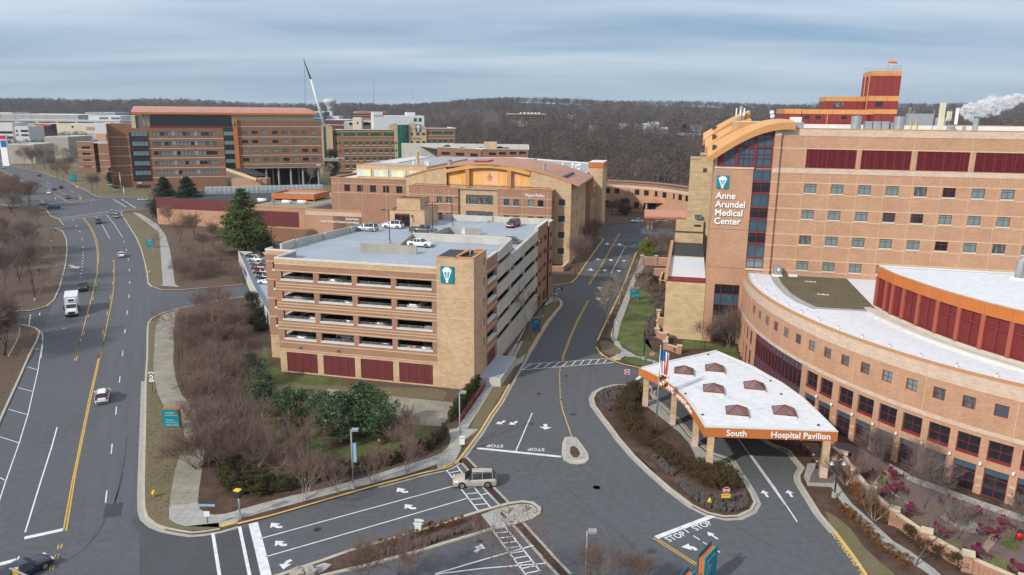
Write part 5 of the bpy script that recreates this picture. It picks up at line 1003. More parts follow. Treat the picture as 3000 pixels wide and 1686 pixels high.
 for x in (1135,1273,1428,1578,1720,1860,1995,2120,2232,2337,2430,2515):
  best=min(np.linspace(0,t[-1],400),key=lambda s:abs(proj((*cp(s),8.8))[0]-(CR['X1'][0]+x/6)));p,q=np.array(cp(best-.5)),np.array(cp(best+.5));f=Fr(cp(best),math.degrees(math.atan2(*(q-p)[::-1])))
  win(f,-1.1,7.6,2.2,2.3,0,T,'frame_dark','glass_dark',1,1,inset=-.06)
  if x<1800:win(f,-1.1,1.6,2.2,2.8,0,T,'frame_dark','glass_dark',1,1,inset=-.06)
def proj(p):
 v=CM @ (np.array(p)-[0,0,CH]);return ((FPX*v[0]/v[2]+1500)/SD,(FPX*v[1]/v[2]+843)/SD)
wayson()
def donner():
 F=GF;T=empty('cancer_institute',F.p(-50,120,0),'low tan brick building with black flat roofs and white lettering behind the garage','clinic building')
 mb=MB();facade(mb,F,-55,-35.5,0,9.6,110,[],'brick_orange');facade(mb,F,-55,-35.5,9.6,10.9,109.95,[],'band_pink');facade(mb,F,-55,-35.5,10.9,11.4,109.92,[],'brick_orange')
 facade(mb,F.sub(-35.5,110,90),0,17,0,9.6,0,[],'brick_orange');facade(mb,F.sub(-35.5,110,90),0,17,9.6,10.9,-.05,[],'band_pink');facade(mb,F.sub(-35.5,110,90),0,17,10.9,11.4,-.08,[],'brick_orange')
 mb.box(F,-55.4,-54.9,110.3,112,0,11.5,'brick_red')
 facade(mb,F,-78,-55,0,4.5,111.6,[],'brick_brown');facade(mb,F,-78,-55,4.5,11.4,111.6,[(-76,-58.2,5.0,10.0,.15)],'brick_pale_lit');facade(mb,F.sub(-78,160,-90),0,48,0,11.4,0,[],'brick_brown')
 facade(mb,F,-128,-78,0,6,132,[],'brick_orange');facade(mb,F,-128,-78,6,10,132,[],'metal_maroon');mb.face([F.p(-128,132,9.8),F.p(-78,132,9.8),F.p(-78,165,9.8),F.p(-128,165,9.8)],'roof_black')
 facade(mb,F,-35,-10,0,10.4,125,[],'brick_red');mb.build('wall',T)
 mb=MB();mb.box(F,-76,-58.2,111.68,111.74,5.0,10.0,'metal_maroon');mb.build('maroon_panel',T)
 mb=MB();mb.face([F.p(-54.6,110.3,11.1),F.p(-35.8,110.3,11.1),F.p(-35.8,126,11.1),F.p(-54.6,126,11.1)],'roof_black');mb.face([F.p(-78,112,11.0),F.p(-55,112,11.0),F.p(-55,126.5,11.0),F.p(-35.5,126.5,11.0),F.p(-35.5,160,11.0),F.p(-78,160,11.0)],'roof_gravel')
 mb.face([F.p(-35.5,126,10.3),F.p(-8,126,10.3),F.p(-8,160,10.3),F.p(-35.5,160,10.3)],'roof_gravel')
 roofring(mb,[F.p(-55,110)[:2],F.p(-35.4,109.9)[:2],F.p(-35.4,127)[:2],F.p(-55,127)[:2]],11.4,.4,.25,'coping');mb.strip([F.p(-78,111.7)[:2],F.p(-55,111.7)[:2]],.4,11.6,'coping',h=.3);mb.box(F,-35.5,-35.0,127,152,10,12.2,'brick_red');mb.box(F,-10.5,-8,126,160,10,11.6,'brick_brown');mb.build('roof',T)
 text('wall_lettering','Donner Pavilion',1.0,F.p(-36.3,109.85,8.55),(math.pi/2,0,math.radians(F.yaw)),'white',T,ext=.02,bold=.02,align='RIGHT',sx=.72);text('wall_lettering','Geaton and JoAnn DeCesaris Cancer Institute',1.0,F.p(-36.3,109.85,7.5),(math.pi/2,0,math.radians(F.yaw)),'white',T,ext=.02,bold=.02,align='RIGHT',sx=.70)
 # orange ribbed screen enclosure
 q=[F.gd('X3',x,y,13.3) for x,y in [(1005,375),(1530,390),(1715,348),(1200,330)]];P_=[F.p(*p)[:2] for p in q];m_=MB();m_.strip(P_+[P_[0]],.3,13.5,'fascia_copper',h=1.9)
 for p in P_:m_.box(Fr(p,0),-.1,.1,-.1,.1,11,13.4,'metal_grey')
 m_.face([(*p,12.9) for p in P_],'metal_galv');tag(m_.build('roof_screen'),'ribbed orange equipment screen on the gravel roof beside the garage','roof screen',None)
 for k,(x,y) in enumerate(((885,470),(1195,492),(1385,494))):
  a,b=F.gd('X3',x,y,11.2);f=F.sub(a,b);m_=MB();V=[f.p(0,0,11.4)]
  m_.box(f,-1.5,1.5,-.7,.7,11.0,11.35,'metal_grey');m_.tube([f.p(-1.6,0,11.6),f.p(1.6,0,11.6)],.68,'metal_white',8);tag(m_.build('rooftop_fan'),['white barrel-shaped roof fan nearest the dark pine','white barrel-shaped roof fan in the middle of the three by the orange screen','white barrel-shaped roof fan right under the orange screen corner'][k],'roof fan','white fans on the gravel roof')
 a,b=F.gd('X3',1025,515,11);m_=MB();m_.cyl(F.p(a,b),.5,11,12.4,'metal_galv',8);m_.cyl(F.p(a,b),.65,12.4,12.7,'metal_galv',8);tag(m_.build('exhaust_stack'),'short galvanised exhaust stack left of the white roof fans','exhaust stack')
 a,b=F.gd('X3',1920,415,11);m_=MB();m_.box(F,a-.5,a+.5,b,b+1,11,12.8,'metal_white');tag(m_.build('roof_cowl'),'small white cowl on the gravel roof behind the orange screen','roof cowl')
 # glazed vault of the walkway
 m_=MB();A0,A1=G('X3',190,380,5),G('X3',1700,395,5);A0=np.array(G('X3',180,395,9.5)[:2]);A1=np.array(G('X3',1650,360,9.5)[:2]);d=(A1-A0);L_=np.hypot(*d);d /= L_;n=np.array([-d[1],d[0]]);K=26
 def vp(s,th):return (*(A0+d*s+n*3.2*(1-math.cos(th))),9.5+3.0*math.sin(th))
 for i in range(K):
  for j in range(6):m_.face([vp(L_*i/K,math.pi*j/6),vp(L_*(i+1)/K,math.pi*j/6),vp(L_*(i+1)/K,math.pi*(j+1)/6),vp(L_*i/K,math.pi*(j+1)/6)],'glass_vault')
  m_.tube([vp(L_*i/K,math.pi*j/6) for j in range(7)],.06,'coping_white',4)
 f=Fr(A0,math.degrees(math.atan2(d[1],d[0])));m_.box(f,0,L_,0,6.4,0,9.5,'brick_red');tag(m_.build('glazed_walkway'),'long glass barrel-vaulted walkway with white ribs behind the pine','walkway')
mat('glass_vault',(.16,.19,.20),.15,.2,.4,spec=.6)
donner()
def office():
 L=Fr(G('D',339,478)[:2],18);T=empty('glass_top_office',L.p(48,10,0),'long brown brick office block with a dark glazed top floor under a curved salmon-pink roof','office building')
 rows=[(27.9,29.9),(22.9,24.9),(17.9,19.9),(12.8,14.8),(7.8,9.8)];m='brick_brown'
 c3=[(11.1,20.3),(22.1,31.2),(33.0,42.2)]
 mb=MB();facade(mb,L,8.9,45.8,0,31.8,0,[(a,b,z0,z1,.3) for a,b in c3 for z0,z1 in rows],m)
 facade(mb,L,0,8.9,29.7,31.8,0,[],m);facade(mb,L,0,8.9,0,4.4,0,[(1,8,.8,2.6)],m)
 rr=[(28.7,30.6),(23.8,25.7),(18.9,20.8),(14.1,16.0)];cR=[55.0+5.22*i for i in range(8)]
 facade(mb,L,53.0,97,10.8,35.7,-.3,[(a,a+3.2,z0,z1,.3) for a in cR for z0,z1 in rr],m);mb.box(L,53,97,-.29,22,10.3,10.8,'metal_grey');facade(mb,L.sub(97,-.3,90),0,22,10.8,35.7,0,[],m)
 lf=L.sub(0,16,-90) # left faces: same brown brick, lightened in colour as if sunlit
 facade(mb,lf,2,16,0,31.8,0,[(6,9.4,z0-.2,z1+.2,.3) for z0,z1 in rows],'brick_pale_lit');mb.box(L,-6,.0,14,24,0,33.8,'brick_brown');
 lf2=L.sub(-12,40,-90);facade(mb,lf2,8,30,0,33.8,0,[(11+i*5.2,13.4+i*5.2,z0-.2,z1+.2,.3) for z0,z1 in rows for i in range(3)],'brick_pale_lit',back='glass_half');facade(mb,L,-12,-6,0,33.8,14,[],'brick_brown')
 mb.face([L.p(-12,14,33.3),L.p(0,14,33.3),L.p(0,40,33.3),L.p(-12,40,33.3)],'roof_grey');mb.face([L.p(0,0.2,31.4),L.p(97,.2,31.4),L.p(97,24,31.4),L.p(0,24,31.4)],'roof_gravel');mb.build('brick_wall',T)
 mb=MB()
 for z0,z1 in rows:z=z0-1.7;mb.box(L,8.9,45.8,-.06,0,z,z+.28,'stone');mb.box(lf,2,16,-.06,0,z,z+.28,'stone');mb.box(lf2,8,30,-.06,0,z+.4,z+.68,'stone');mb.box(L,-12,0,13.9,14,z+.4,z+.68,'stone')
 for z in (32.6,27.1,22.3,17.3,12.5):mb.box(L,53,97,-.36,-.3,z,z+.26,'stone')
 mb.build('band_course',T)
 for (a,b) in c3:
  for z0,z1 in rows:
   for i in range(5):w=(b-a)/5;win(L,a+w*i,z0,w,z1-z0,0,T,'frame_dark',rp(['glass_curtain','glass_half','glass_dark'],[.6,.2,.2]),1,0,t=.12)
 mb=MB()
 for z0,z1 in rows:
  for a,b in ((20.35,22.05),(31.25,32.95)):mb.box(L,a,b,-.02,.2,z0,z1,'grey_panel')
 mb.build('grey_panel',T)
 for a in cR:
  for z0,z1 in rr:win(L,a,z0,3.2,z1-z0,-.3,T,'frame_dark',rp(['glass_curtain','glass_half','glass_dark'],[.6,.2,.2]),2,1,t=.12)
 for i,(z0,z1) in enumerate(rows):
  win(lf,6,z0-.2,3.4,2.4,0,T,'frame_dark','glass_half',1,1)
  # corner glazing
 mb=MB();mb.box(L,-.05,8.9,-.1,.6,4.4,29.7,'glass_dark');mb.box(L,-.12,.5,.6,4.5,4.4,29.7,'glass_dark');o=mb.build('corner_glazing',T)
 for z0,z1 in rows:
  m_=MB();m_.face([L.p(1.2,-.14,z0-.1),L.p(8.7,-.14,z0-.1),L.p(8.7,-.14,z1),L.p(1.2,-.14,z1)],'glass_curtain')
  for a in (1.2,3.1,5,6.9,8.7):m_.box(L,a-.08,a+.08,-.2,-.1,z0-.2,z1,'frame_dark')
  m_.box(L,1.2,8.7,-.2,-.13,z1-.7,z1-.58,'frame_dark');m_.box(L,0,8.9,-.18,-.1,z0-1.8,z0-1.65,'frame_maroon');m_.build('window_strip',o)
 mb=MB();mb.box(L,8.85,9.1,-.25,.1,4.4,29.8,'frame_maroon');mb.build('maroon_trim',T)
 # stair glass and orange fin
 mb=MB();mb.box(L,45.8,51.2,.1,2,10.2,32.2,'glass_dark');mb.box(L,51.0,53.2,-1.2,1.2,10.3,37.1,'fascia_copper');o=mb.build('stair_fin',T)
 for z0,z1 in rr:m_=MB();m_.face([L.p(46.1,.04,z0-.6),L.p(51,.04,z0-.6),L.p(51,.04,z1-.6),L.p(46.1,.04,z1-.6)],'glass_curtain');m_.build('window_strip',o)
 e=MB();e.tube([L.p(51.5,-1.25,36.0),L.p(51.5,-1.25,34.0),L.p(51.8,-1.25,33.0)],[.35,.5,.2],'emblem_green',6);e.build('emblem',o)
 # top floor and roof
 mb=MB();mb.box(L,10.5,50.5,1.5,20,31.8,38.9,'glass_dark');o=mb.build('top_floor_glazing',T)
 m_=MB()
 for a in np.arange(10.5,50,1.9):m_.box(L,a-.03,a+.03,1.38,1.5,31.8,38.9,'frame_dark')
 for z in (33.6,36.5):m_.box(L,10.5,50.5,1.36,1.5,z,z+.1,'frame_dark')
 for a in (13.5,18.4,40.5):m_.box(L,a,a+.25,1.2,1.5,31.8,34.2 if a != 18.4 else 38.9,'frame_maroon')
 m_.box(L,10.5,50.5,.5,.6,31.8,32.7,'frame_maroon');m_.build('mullion',o)
 mb=MB();mb.box(L,50.5,93.2,.6,20,35.7,40.2,'cream_panel');mb.box(L,52,97,-.3,22,35.7,35.95,'brick_brown','roof_grey');mb.box(L,.6,2.6,8,20,31.5,38,'cream_panel');mb.build('cream_wall',T)
 mb=MB()
 for a in (8.2,10.0):mb.tube([L.p(a,.6,31.6),L.p(a-.7,.6,39)],.45,'block_tan',8)
 mb.build('round_column',T)
 mb=MB();xs=np.linspace(0,1,11);b0,b1=-2.2,21
 def pf(t):return b0+(b1-b0)*t,38.9+4.0*math.sin(math.pi*(t*.85+.07)) ** .9
 A_=[(-.5+3.2,0),(40,0),(88,0),(95.3,1)]
 cols_=[(2.6,1.0),(89,1.0),(92,.82),(94.3,.5),(95.6,.12)]
 for (a0,s0),(a1,s1) in zip(cols_,cols_[1:]):
  for t0,t1 in zip(xs,xs[1:]):
   (p0,h0),(p1,h1)=pf(t0),pf(t1);H=lambda h,s:39.3+(h-39.3)*s
   mb.face([L.p(a0,p0,H(h0,s0)),L.p(a1,p0,H(h0,s1)),L.p(a1,p1,H(h1,s1)),L.p(a0,p1,H(h1,s0))],'roof_salmon')
   if s0==1 and a0<10:
    th=lambda t:.9+.6*math.sin(math.pi*t)
    mb.face([L.p(a0,p0,h0-th(t0)),L.p(a0,p1,h1-th(t1)),L.p(a0,p1,h1),L.p(a0,p0,h0)][::-1],'fascia_copper')
    mb.face([L.p(a0,p0,h0-th(t0)),L.p(12,p0,h0-th(t0)),L.p(12,p1,h1-th(t1)),L.p(a0,p1,h1-th(t1))][::-1],'coping')
 (p0,h0)=pf(0);mb.box(L,2.6,94.8,p0,p0+.3,h0-1.0,h0-.02,'fascia_copper');mb.face([L.p(12,p0,h0-.9),L.p(94.8,p0,h0-.9),L.p(94.8,20,h0-.9),L.p(12,20,h0-.9)][::-1],'coping')
 mb.build('curved_roof',T)
 # open undercroft with round columns
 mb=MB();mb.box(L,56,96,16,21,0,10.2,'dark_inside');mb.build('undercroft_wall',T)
 for a in (60,66.5,73,79.5,86,94.5):
  m_=MB();m_.cyl(L.p(a,1.5),.55,0,10.3,'concrete',10);m_.build('round_column',T)
 for a in (70,84):m_=MB();m_.cyl(L.p(a,9),.5,0,10.3,'concrete',10);m_.build('round_column',T)
 text('wall_lettering','2000',1.2,L.p(93.4,-.4,11.3),(math.pi/2,0,math.radians(L.yaw)),'white',T,ext=.02,bold=.04);text('wall_lettering','2000',1.1,L.p(1.5,-.15,3.2),(math.pi/2,0,math.radians(L.yaw)),'white',T,ext=.02,bold=.03)
 # low wing in front
 T=empty('entrance_wing',G('Y2',450,1440),'low orange brick wing with a sloping dark roof at the foot of the brown office','building')
 f=Fr(G('Y2',225,1460)[:2],4);mb=MB();a1=f.gd('Y2',700,1460)[0];top=f.on('Y2',225,1250,0)[1];mb.box(f,0,a1,0,9,0,top,'brick_orange','roof_gravel');mb.box(f,a1,a1+3,.5,9,0,top,'brick_red');mb.build('wall',T)
 mb=MB();r=[L.p(46,-.5,11.2),L.p(53,-1,10.8),L.p(67,-12,6.4),L.p(62,-16,6.6)];mb.face([L.p(47,-.4,10.6),L.p(57,-.6,10.6),(*G('Y2',820,1190,top+.6)[:2],top+.6),(*G('Y2',620,1215,top+.6)[:2],top+.6)][::-1],'roof_black');mb.face([L.p(46,-.6,10.9),(*G('Y2',610,1235,top+.8)[:2],top+.8),(*G('Y2',610,1235,top+.8)[:2],top-.8),L.p(46,-.6,9.2)],'band_tan');mb.box(L,46,53,-2,-.4,0,9,'dark_inside') if False else None;mb.build('sloping_roof',T)
mat('sign_red',(.50,.02,.02),.5,0)
mat('emblem_green',(.05,.35,.18),.5,0)
office()
def green_block():
 L=Fr((-111,500),15);T=empty('green_glass_clinic',L.p(35,10,0),'brown brick clinic with green windows, tan gables and a bowed green glass tower','clinic building')
 mb=MB();Z=29.4
 rows=[(19.2,21.0),(14.1,15.9),(9.0,10.8),(3.9,5.7)]
 cl=[-.9,3.9,8.2,12.8,17.1,21.5,25.4,30.0];top=[(-1.0,6.4),(7.9,14.9),(16.6,23.2),(24.9,31.6)]
 hs=[(a,a+2.6,z0,z1,.3) for a in cl if a<29.4 or True for z0,z1 in rows];hs=[(a0,min(a1,31.9),z0,z1,d) for a0,a1,z0,z1,d in hs]
 facade(mb,L,-2.2,32,2,Z-.6,0,hs+[(a,b,24.9,26.9,.3) for a,b in top],'brick_brown',back='glass_green')
 rc=[(54.5,56.3),(57.8,60.6),(61.9,64.6),(65.6,68.2),(69.8,72)]
 facade(mb,L,53.6,73.5,2,Z+.6,0,[(a,b,z0+1.2,z1+1.2,.3) for a,b in rc for z0,z1 in rows]+[(a,b,25.9,27.9,.3) for a,b in ((54.3,56.2),(57.6,64.3),(65.5,72))],'brick_brown',back='glass_green')
 facade(mb,L.sub(73.5,0,90),0,30,0,Z+.6,0,[],'brick_brown')
 d=Fr(L.p(-7.2,-1.6)[:2],L.yaw+18);lw=math.hypot(5.0,1.6)
 facade(mb,Fr(L.p(-9.5,2.5)[:2],L.yaw-18.9),0,7.7,2,Z-.6,0,[(a,a+1.3,z0,z1,.3) for a in (.8,3.0,5.2) for z0,z1 in rows]+[(.8,6.9,24.9,26.9,.3)],'brick_brown',back='glass_green')
 mb.face([L.p(-9.5,2.5,Z-.8),L.p(-2.2,0,Z-.8),L.p(32,0,Z-.8),L.p(32,30,Z-.8),L.p(-9.5,30,Z-.8)],'roof_black');mb.face([L.p(53.6,0,Z),L.p(73.5,0,Z),L.p(73.5,30,Z),L.p(53.6,30,Z)],'roof_grey');mb.build('brick_wall',T)
 mb=MB()
 for z in (27.7,24.3,22.3,17.1,12.0,6.9,2):mb.box(L,-2.2,32,-.08,0,z,z+.3,'band_tan');mb.box(L,53.6,73.5,-.08,0,z+1.1,z+1.4,'band_tan')
 mb.strip([L.p(-9.5,2.4)[:2],L.p(-2.2,-.1)[:2],L.p(32,-.1)[:2]],.8,Z,'coping_white',h=.6);mb.strip([L.p(53.6,-.1)[:2],L.p(73.6,-.1)[:2],L.p(73.6,30)[:2]],.8,Z+1.1,'coping_white',h=.6)
 for a in cl:
  for z0,z1 in rows:mb.box(L,a-.2,min(a+2.8,31.9),-.12,0,z0-.45,z0,'stone')
 for a,b in rc:
  for z0,z1 in rows:mb.box(L,a-.2,b+.2,-.12,0,z0+.75,z0+1.2,'stone')
 mb.build('band_course',T)
 # tan gabled bays
 mb=MB()
 for a0,a1,pk,hs,zt in ((32,34.2,33,[(32.5,33.6,z0+.3,z1+.3,.3) for z0,z1 in rows],30.6),(41.6,53.6,43,[(a,a+w,z0+.6,z1+.6,.3) for a,w in ((43,1.6),(46.6,2.5),(50.6,2.3)) for z0,z1 in rows]+[(a,a+w,25.3,27.2,.3) for a,w in ((43,1.6),(46.6,2.5),(50.6,2.3))],30.6)):
  facade(mb,L,a0,a1,2,30.0,-.6,hs,'band_tan',back='glass_green')
 f=lambda a:30.0+3.2*math.sqrt(max(0,1-((a-43.0)/11.0) ** 2)) if a>40 else 30.0+3.2*math.sqrt(max(0,1-((a-34.2)/6.5) ** 2))
 for A0,A1 in ((41.6,53.6),(28.5,34.2)):
  xs=np.linspace(A0,A1,9)
  for x0,x1 in zip(xs,xs[1:]):mb.face([L.p(x0,-.6,29.4),L.p(x1,-.6,29.4),L.p(x1,-.6,f(x1)),L.p(x0,-.6,f(x0))],'band_tan');mb.face([L.p(x0,-.8,f(x0)),L.p(x1,-.8,f(x1)),L.p(x1,.6,f(x1)),L.p(x0,.6,f(x0))],'coping_white')
 mb.build('gabled_bay',T)
 mb=MB();n=8
 for i in range(n):
  t0,t1=math.pi*i/n,math.pi*(i+1)/n;P_=lambda t:(37.9-3.7*math.cos(t),-1.0-1.6*math.sin(t))
  a,b=P_(t0),P_(t1);mb.face([L.p(*a,1),L.p(*b,1),L.p(*b,32.4),L.p(*a,32.4)],'glass_green');mb.box(L.sub(*a),-.07,.07,-.1,.1,1,32.4,'frame_green')
  for z in np.arange(1,32.5,1.7):mb.strip([L.p(*a)[:2],L.p(*b)[:2]],.16,z+.1,'frame_green',h=.14)
 mb.box(L,34.2,41.6,-1,1,1,32.4,'glass_green');mb.build('glass_tower',T)
 lantern(L,46.3,27.9,3.6,4.4,-.6,T,pm='teal_dark')
 text('wall_lettering','Sajak Pavilion',1.5,L.p(44.2,-.75,22.9),(math.pi/2,0,math.radians(L.yaw)),'frame_dark',T,ext=.02,bold=.02,sx=.72)
 mb=MB();mb.box(L,-17,-8.3,.0,9,0,30.2,'band_tan');xs=np.linspace(-17.2,-8.1,9);g=lambda a:30.2+1.9*math.sqrt(max(0,1-((a+12.65)/4.6) ** 2))
 for x0,x1 in zip(xs,xs[1:]):mb.face([L.p(x0,0,29.8),L.p(x1,0,29.8),L.p(x1,0,g(x1)),L.p(x0,0,g(x0))],'band_tan');mb.face([L.p(x0,-.3,g(x0)),L.p(x1,-.3,g(x1)),L.p(x1,9,g(x1)),L.p(x0,9,g(x0))],'coping_white')
 mb.box(L,-14.2,-12.6,-.1,0,3,31,'glass_green');mb.build('gable_end_tower',T)
 # white equipment penthouse behind, low front annex
 mb=MB();mb.box(L,20,55,18,40,27,38.2,'siding_white','roof_white');mb.box(L,20,26,17.5,38,38.2,40.4,'siding_white');mb.box(L,43,49,20,30,38.2,40.5,'siding_white');mb.tube([L.p(43,20,41.6),L.p(49,20,41.6),L.p(49,30,41.6)],.06,'metal_grey',4)
 for a in (47.6,51.0):mb.box(L,a,a+2.2,17.9,18,34.2,36.6,'glass_green')
 mb.build('white_penthouse',T)
 T=empty('clinic_annex',L.p(65,-14,0),'low brick annex with green windows in front of the green glass tower','building');mb=MB();b=-22;zt=14.2
 facade(mb,L,49,83,0,zt,b,[(51+4.0*i,53.4+4.0*i,9.8,11.6,.3) for i in range(8)],'brick_brown',back='glass_green');facade(mb,L.sub(83,b,90),0,20,0,zt,0,[],'brick_brown');facade(mb,L.sub(49,b+20,-90),0,20,0,zt,0,[],'brick_brown');mb.face([L.p(49,b,zt-.5),L.p(83,b,zt-.5),L.p(83,b+22,zt-.5),L.p(49,b+22,zt-.5)],'roof_black');mb.build('wall',T)
 mb=MB();mb.strip([L.p(49,b+22)[:2],L.p(49,b)[:2],L.p(83,b)[:2],L.p(83,b+22)[:2]],.6,zt+.3,'coping_white',h=.4);mb.box(L,49,83,b-.08,b,9.0,9.3,'stone');mb.box(L,49,83,b-.08,b,12,12.3,'stone');mb.build('roof_edge',T)
 # dark bridge
 m_=MB();f=Fr(G('D',812,405,6)[:2],10);b0,b1=GY('Y2',1700,920,470),GY('Y2',1960,965,470);m_.box(Fr(b0,3),0,b1[0]-b0[0],0,5,b1[2],b0[2],'metal_grey');text('wall_lettering','Belcher Pavilion',1.4,(b0[0]+8.5,469.7,b1[2]+1.6),(math.pi/2,0,0),'white',tag(m_.build('skybridge'),'dark grey enclosed skybridge beside the brown office end','skybridge'),ext=.02,sx=.6)
mat('frame_green',(.01,.07,.055),.4,0)
green_block()
def garages():
# second garage to the far left
 T=empty('brick_garage',G('A',860,1000),'five-level brick garage with dark slot openings at the left end of the brown office','parking garage')
 f=Fr(G('A',770,985)[:2],-4);a1=f.on('A',880,720,0)[0];top=f.on('A',740,695,0)[1];mb=MB();hs=[R(f,'A',770+i*6,738+i*61,850+i*6,762+i*61,0)+(.5,) for i in range(4)]
 facade(mb,f,-1,a1,0,top,0,hs,'brick_brown',back='dark_inside');P0=np.array(f.p(-1,0)[:2]);P1=np.array(G('A',690,960)[:2]);
 lf=Fr(f.p(-1,0)[:2],100);n_=28
 lf=Fr(f.p(-1-3,n_)[:2],f.yaw-84);facade(mb,lf,0,n_,0,top,0,[(1+4.3*i,3.6+4.3*i,z,z+1.5,.4) for i in range(6) for z in (top-4.6,top-8.4,top-12.2,3)],'brick_pale_lit',back='dark_inside')  # sunward side of the brown brick, its brightness put into the colour
 f2=Fr(G('A',960,1060)[:2],-4);b1=f2.on('A',1060,720,0)[0];t2=f2.on('A',940,712,0)[1];facade(mb,f2,0,b1,0,t2,0,[],'brick_brown');lf=Fr(f2.p(-3,22)[:2],f2.yaw-82);facade(mb,lf,0,22,0,t2,0,[(4,18,z,z+1.5,.4) for z in (t2-4.6,t2-8.4,t2-12.2,3)],'brick_pale_lit',back='dark_inside')
 mb.face([f.p(-4,28,top-.8),f.p(-1,0,top-.8),f.p(40,0,top-.8),f.p(40,40,top-.8)],'deck_blue');mb.box(f,-4,3,26,36,0,top+4.2,'brick_pale_lit');mb.box(f,22,24.5,18,22,0,top+4,'cream_panel');mb.build('brick_wall',T)
 mb=MB();mb.box(f,-1,a1,-.15,.3,top,top+.25,'coping_white');mb.box(f2,0,b1,-.15,.3,t2,t2+.25,'coping_white')
 for i in range(4):z=top-5.1-3.75*i;mb.box(f,-1,a1,-.1,0,z,z+.22,'stone');mb.box(f2,0,b1,-.1,0,z+.6,z+.82,'stone')
 mb.build('band_course',T);m_=MB();q=Fr(f.p(-4.3,28)[:2],f.yaw-84);m_.box(q,-1.2,.2,-.4,-.1,2,top-4,'teal');m_.build('teal_banner',T)
 # third garage on the right of the green glass clinic
 T=empty('flat_garage',G('C',240,870),'long brick garage with cars on its pale roof deck in front of the woods','parking garage')
 Y=400;p0,p1=GY('C',-45,700,Y+40),GY('C',475,745,Y);f=Fr(GY('C',40,760,Y)[:2],-1.5);z1=f.on('C',40,765,0)[1];a1=f.on('C',475,745,0)[0]
 mb=MB();hs=[R(f,'C',x0,y0,x1,y0+25,0)+(.5,) for x0,x1,y0 in ((105,172,797),(200,265,793),(300,362,790),(390,452,787))]
 facade(mb,f,0,a1,0,z1,0,hs,'brick_brown',back='dark_inside');L2=Fr(f.p(-26,16)[:2],-34);facade(mb,L2,0,30.5,0,z1,0,[(3,9,z1-4,z1-2.4,.4),(13,19,z1-4,z1-2.4,.4),(23,28,z1-4,z1-2.4,.4)],'brick_brown',back='dark_inside');facade(mb,f.sub(a1,0,90),0,40,0,z1,0,[],'brick_brown')
 mb.face([f.p(-26,16,z1-.9),f.p(0,0,z1-.9),f.p(a1,0,z1-.9),f.p(a1,40,z1-.9),f.p(-50,60,z1-.9)],'deck_pale');mb.box(f,-50,a1,40,40.4,0,z1+1,'precast');mb.box(f,0,7,16,20,z1-.9,z1+3.2,'block_tan');mb.build('brick_wall',T)
 mb=MB();mb.strip([L2.p(0,0)[:2],f.p(0,0)[:2],f.p(a1,0)[:2],f.p(a1,40)[:2]],.5,z1+.25,'coping_white',h=.25);mb.box(f,0,a1,-.1,0,z1-4.4,z1-4.1,'stone');mb.build('roof_edge',T)
 return f,z1
mat('deck_pale',(.36,.38,.40),.8,.1,.1)
FG=garages()
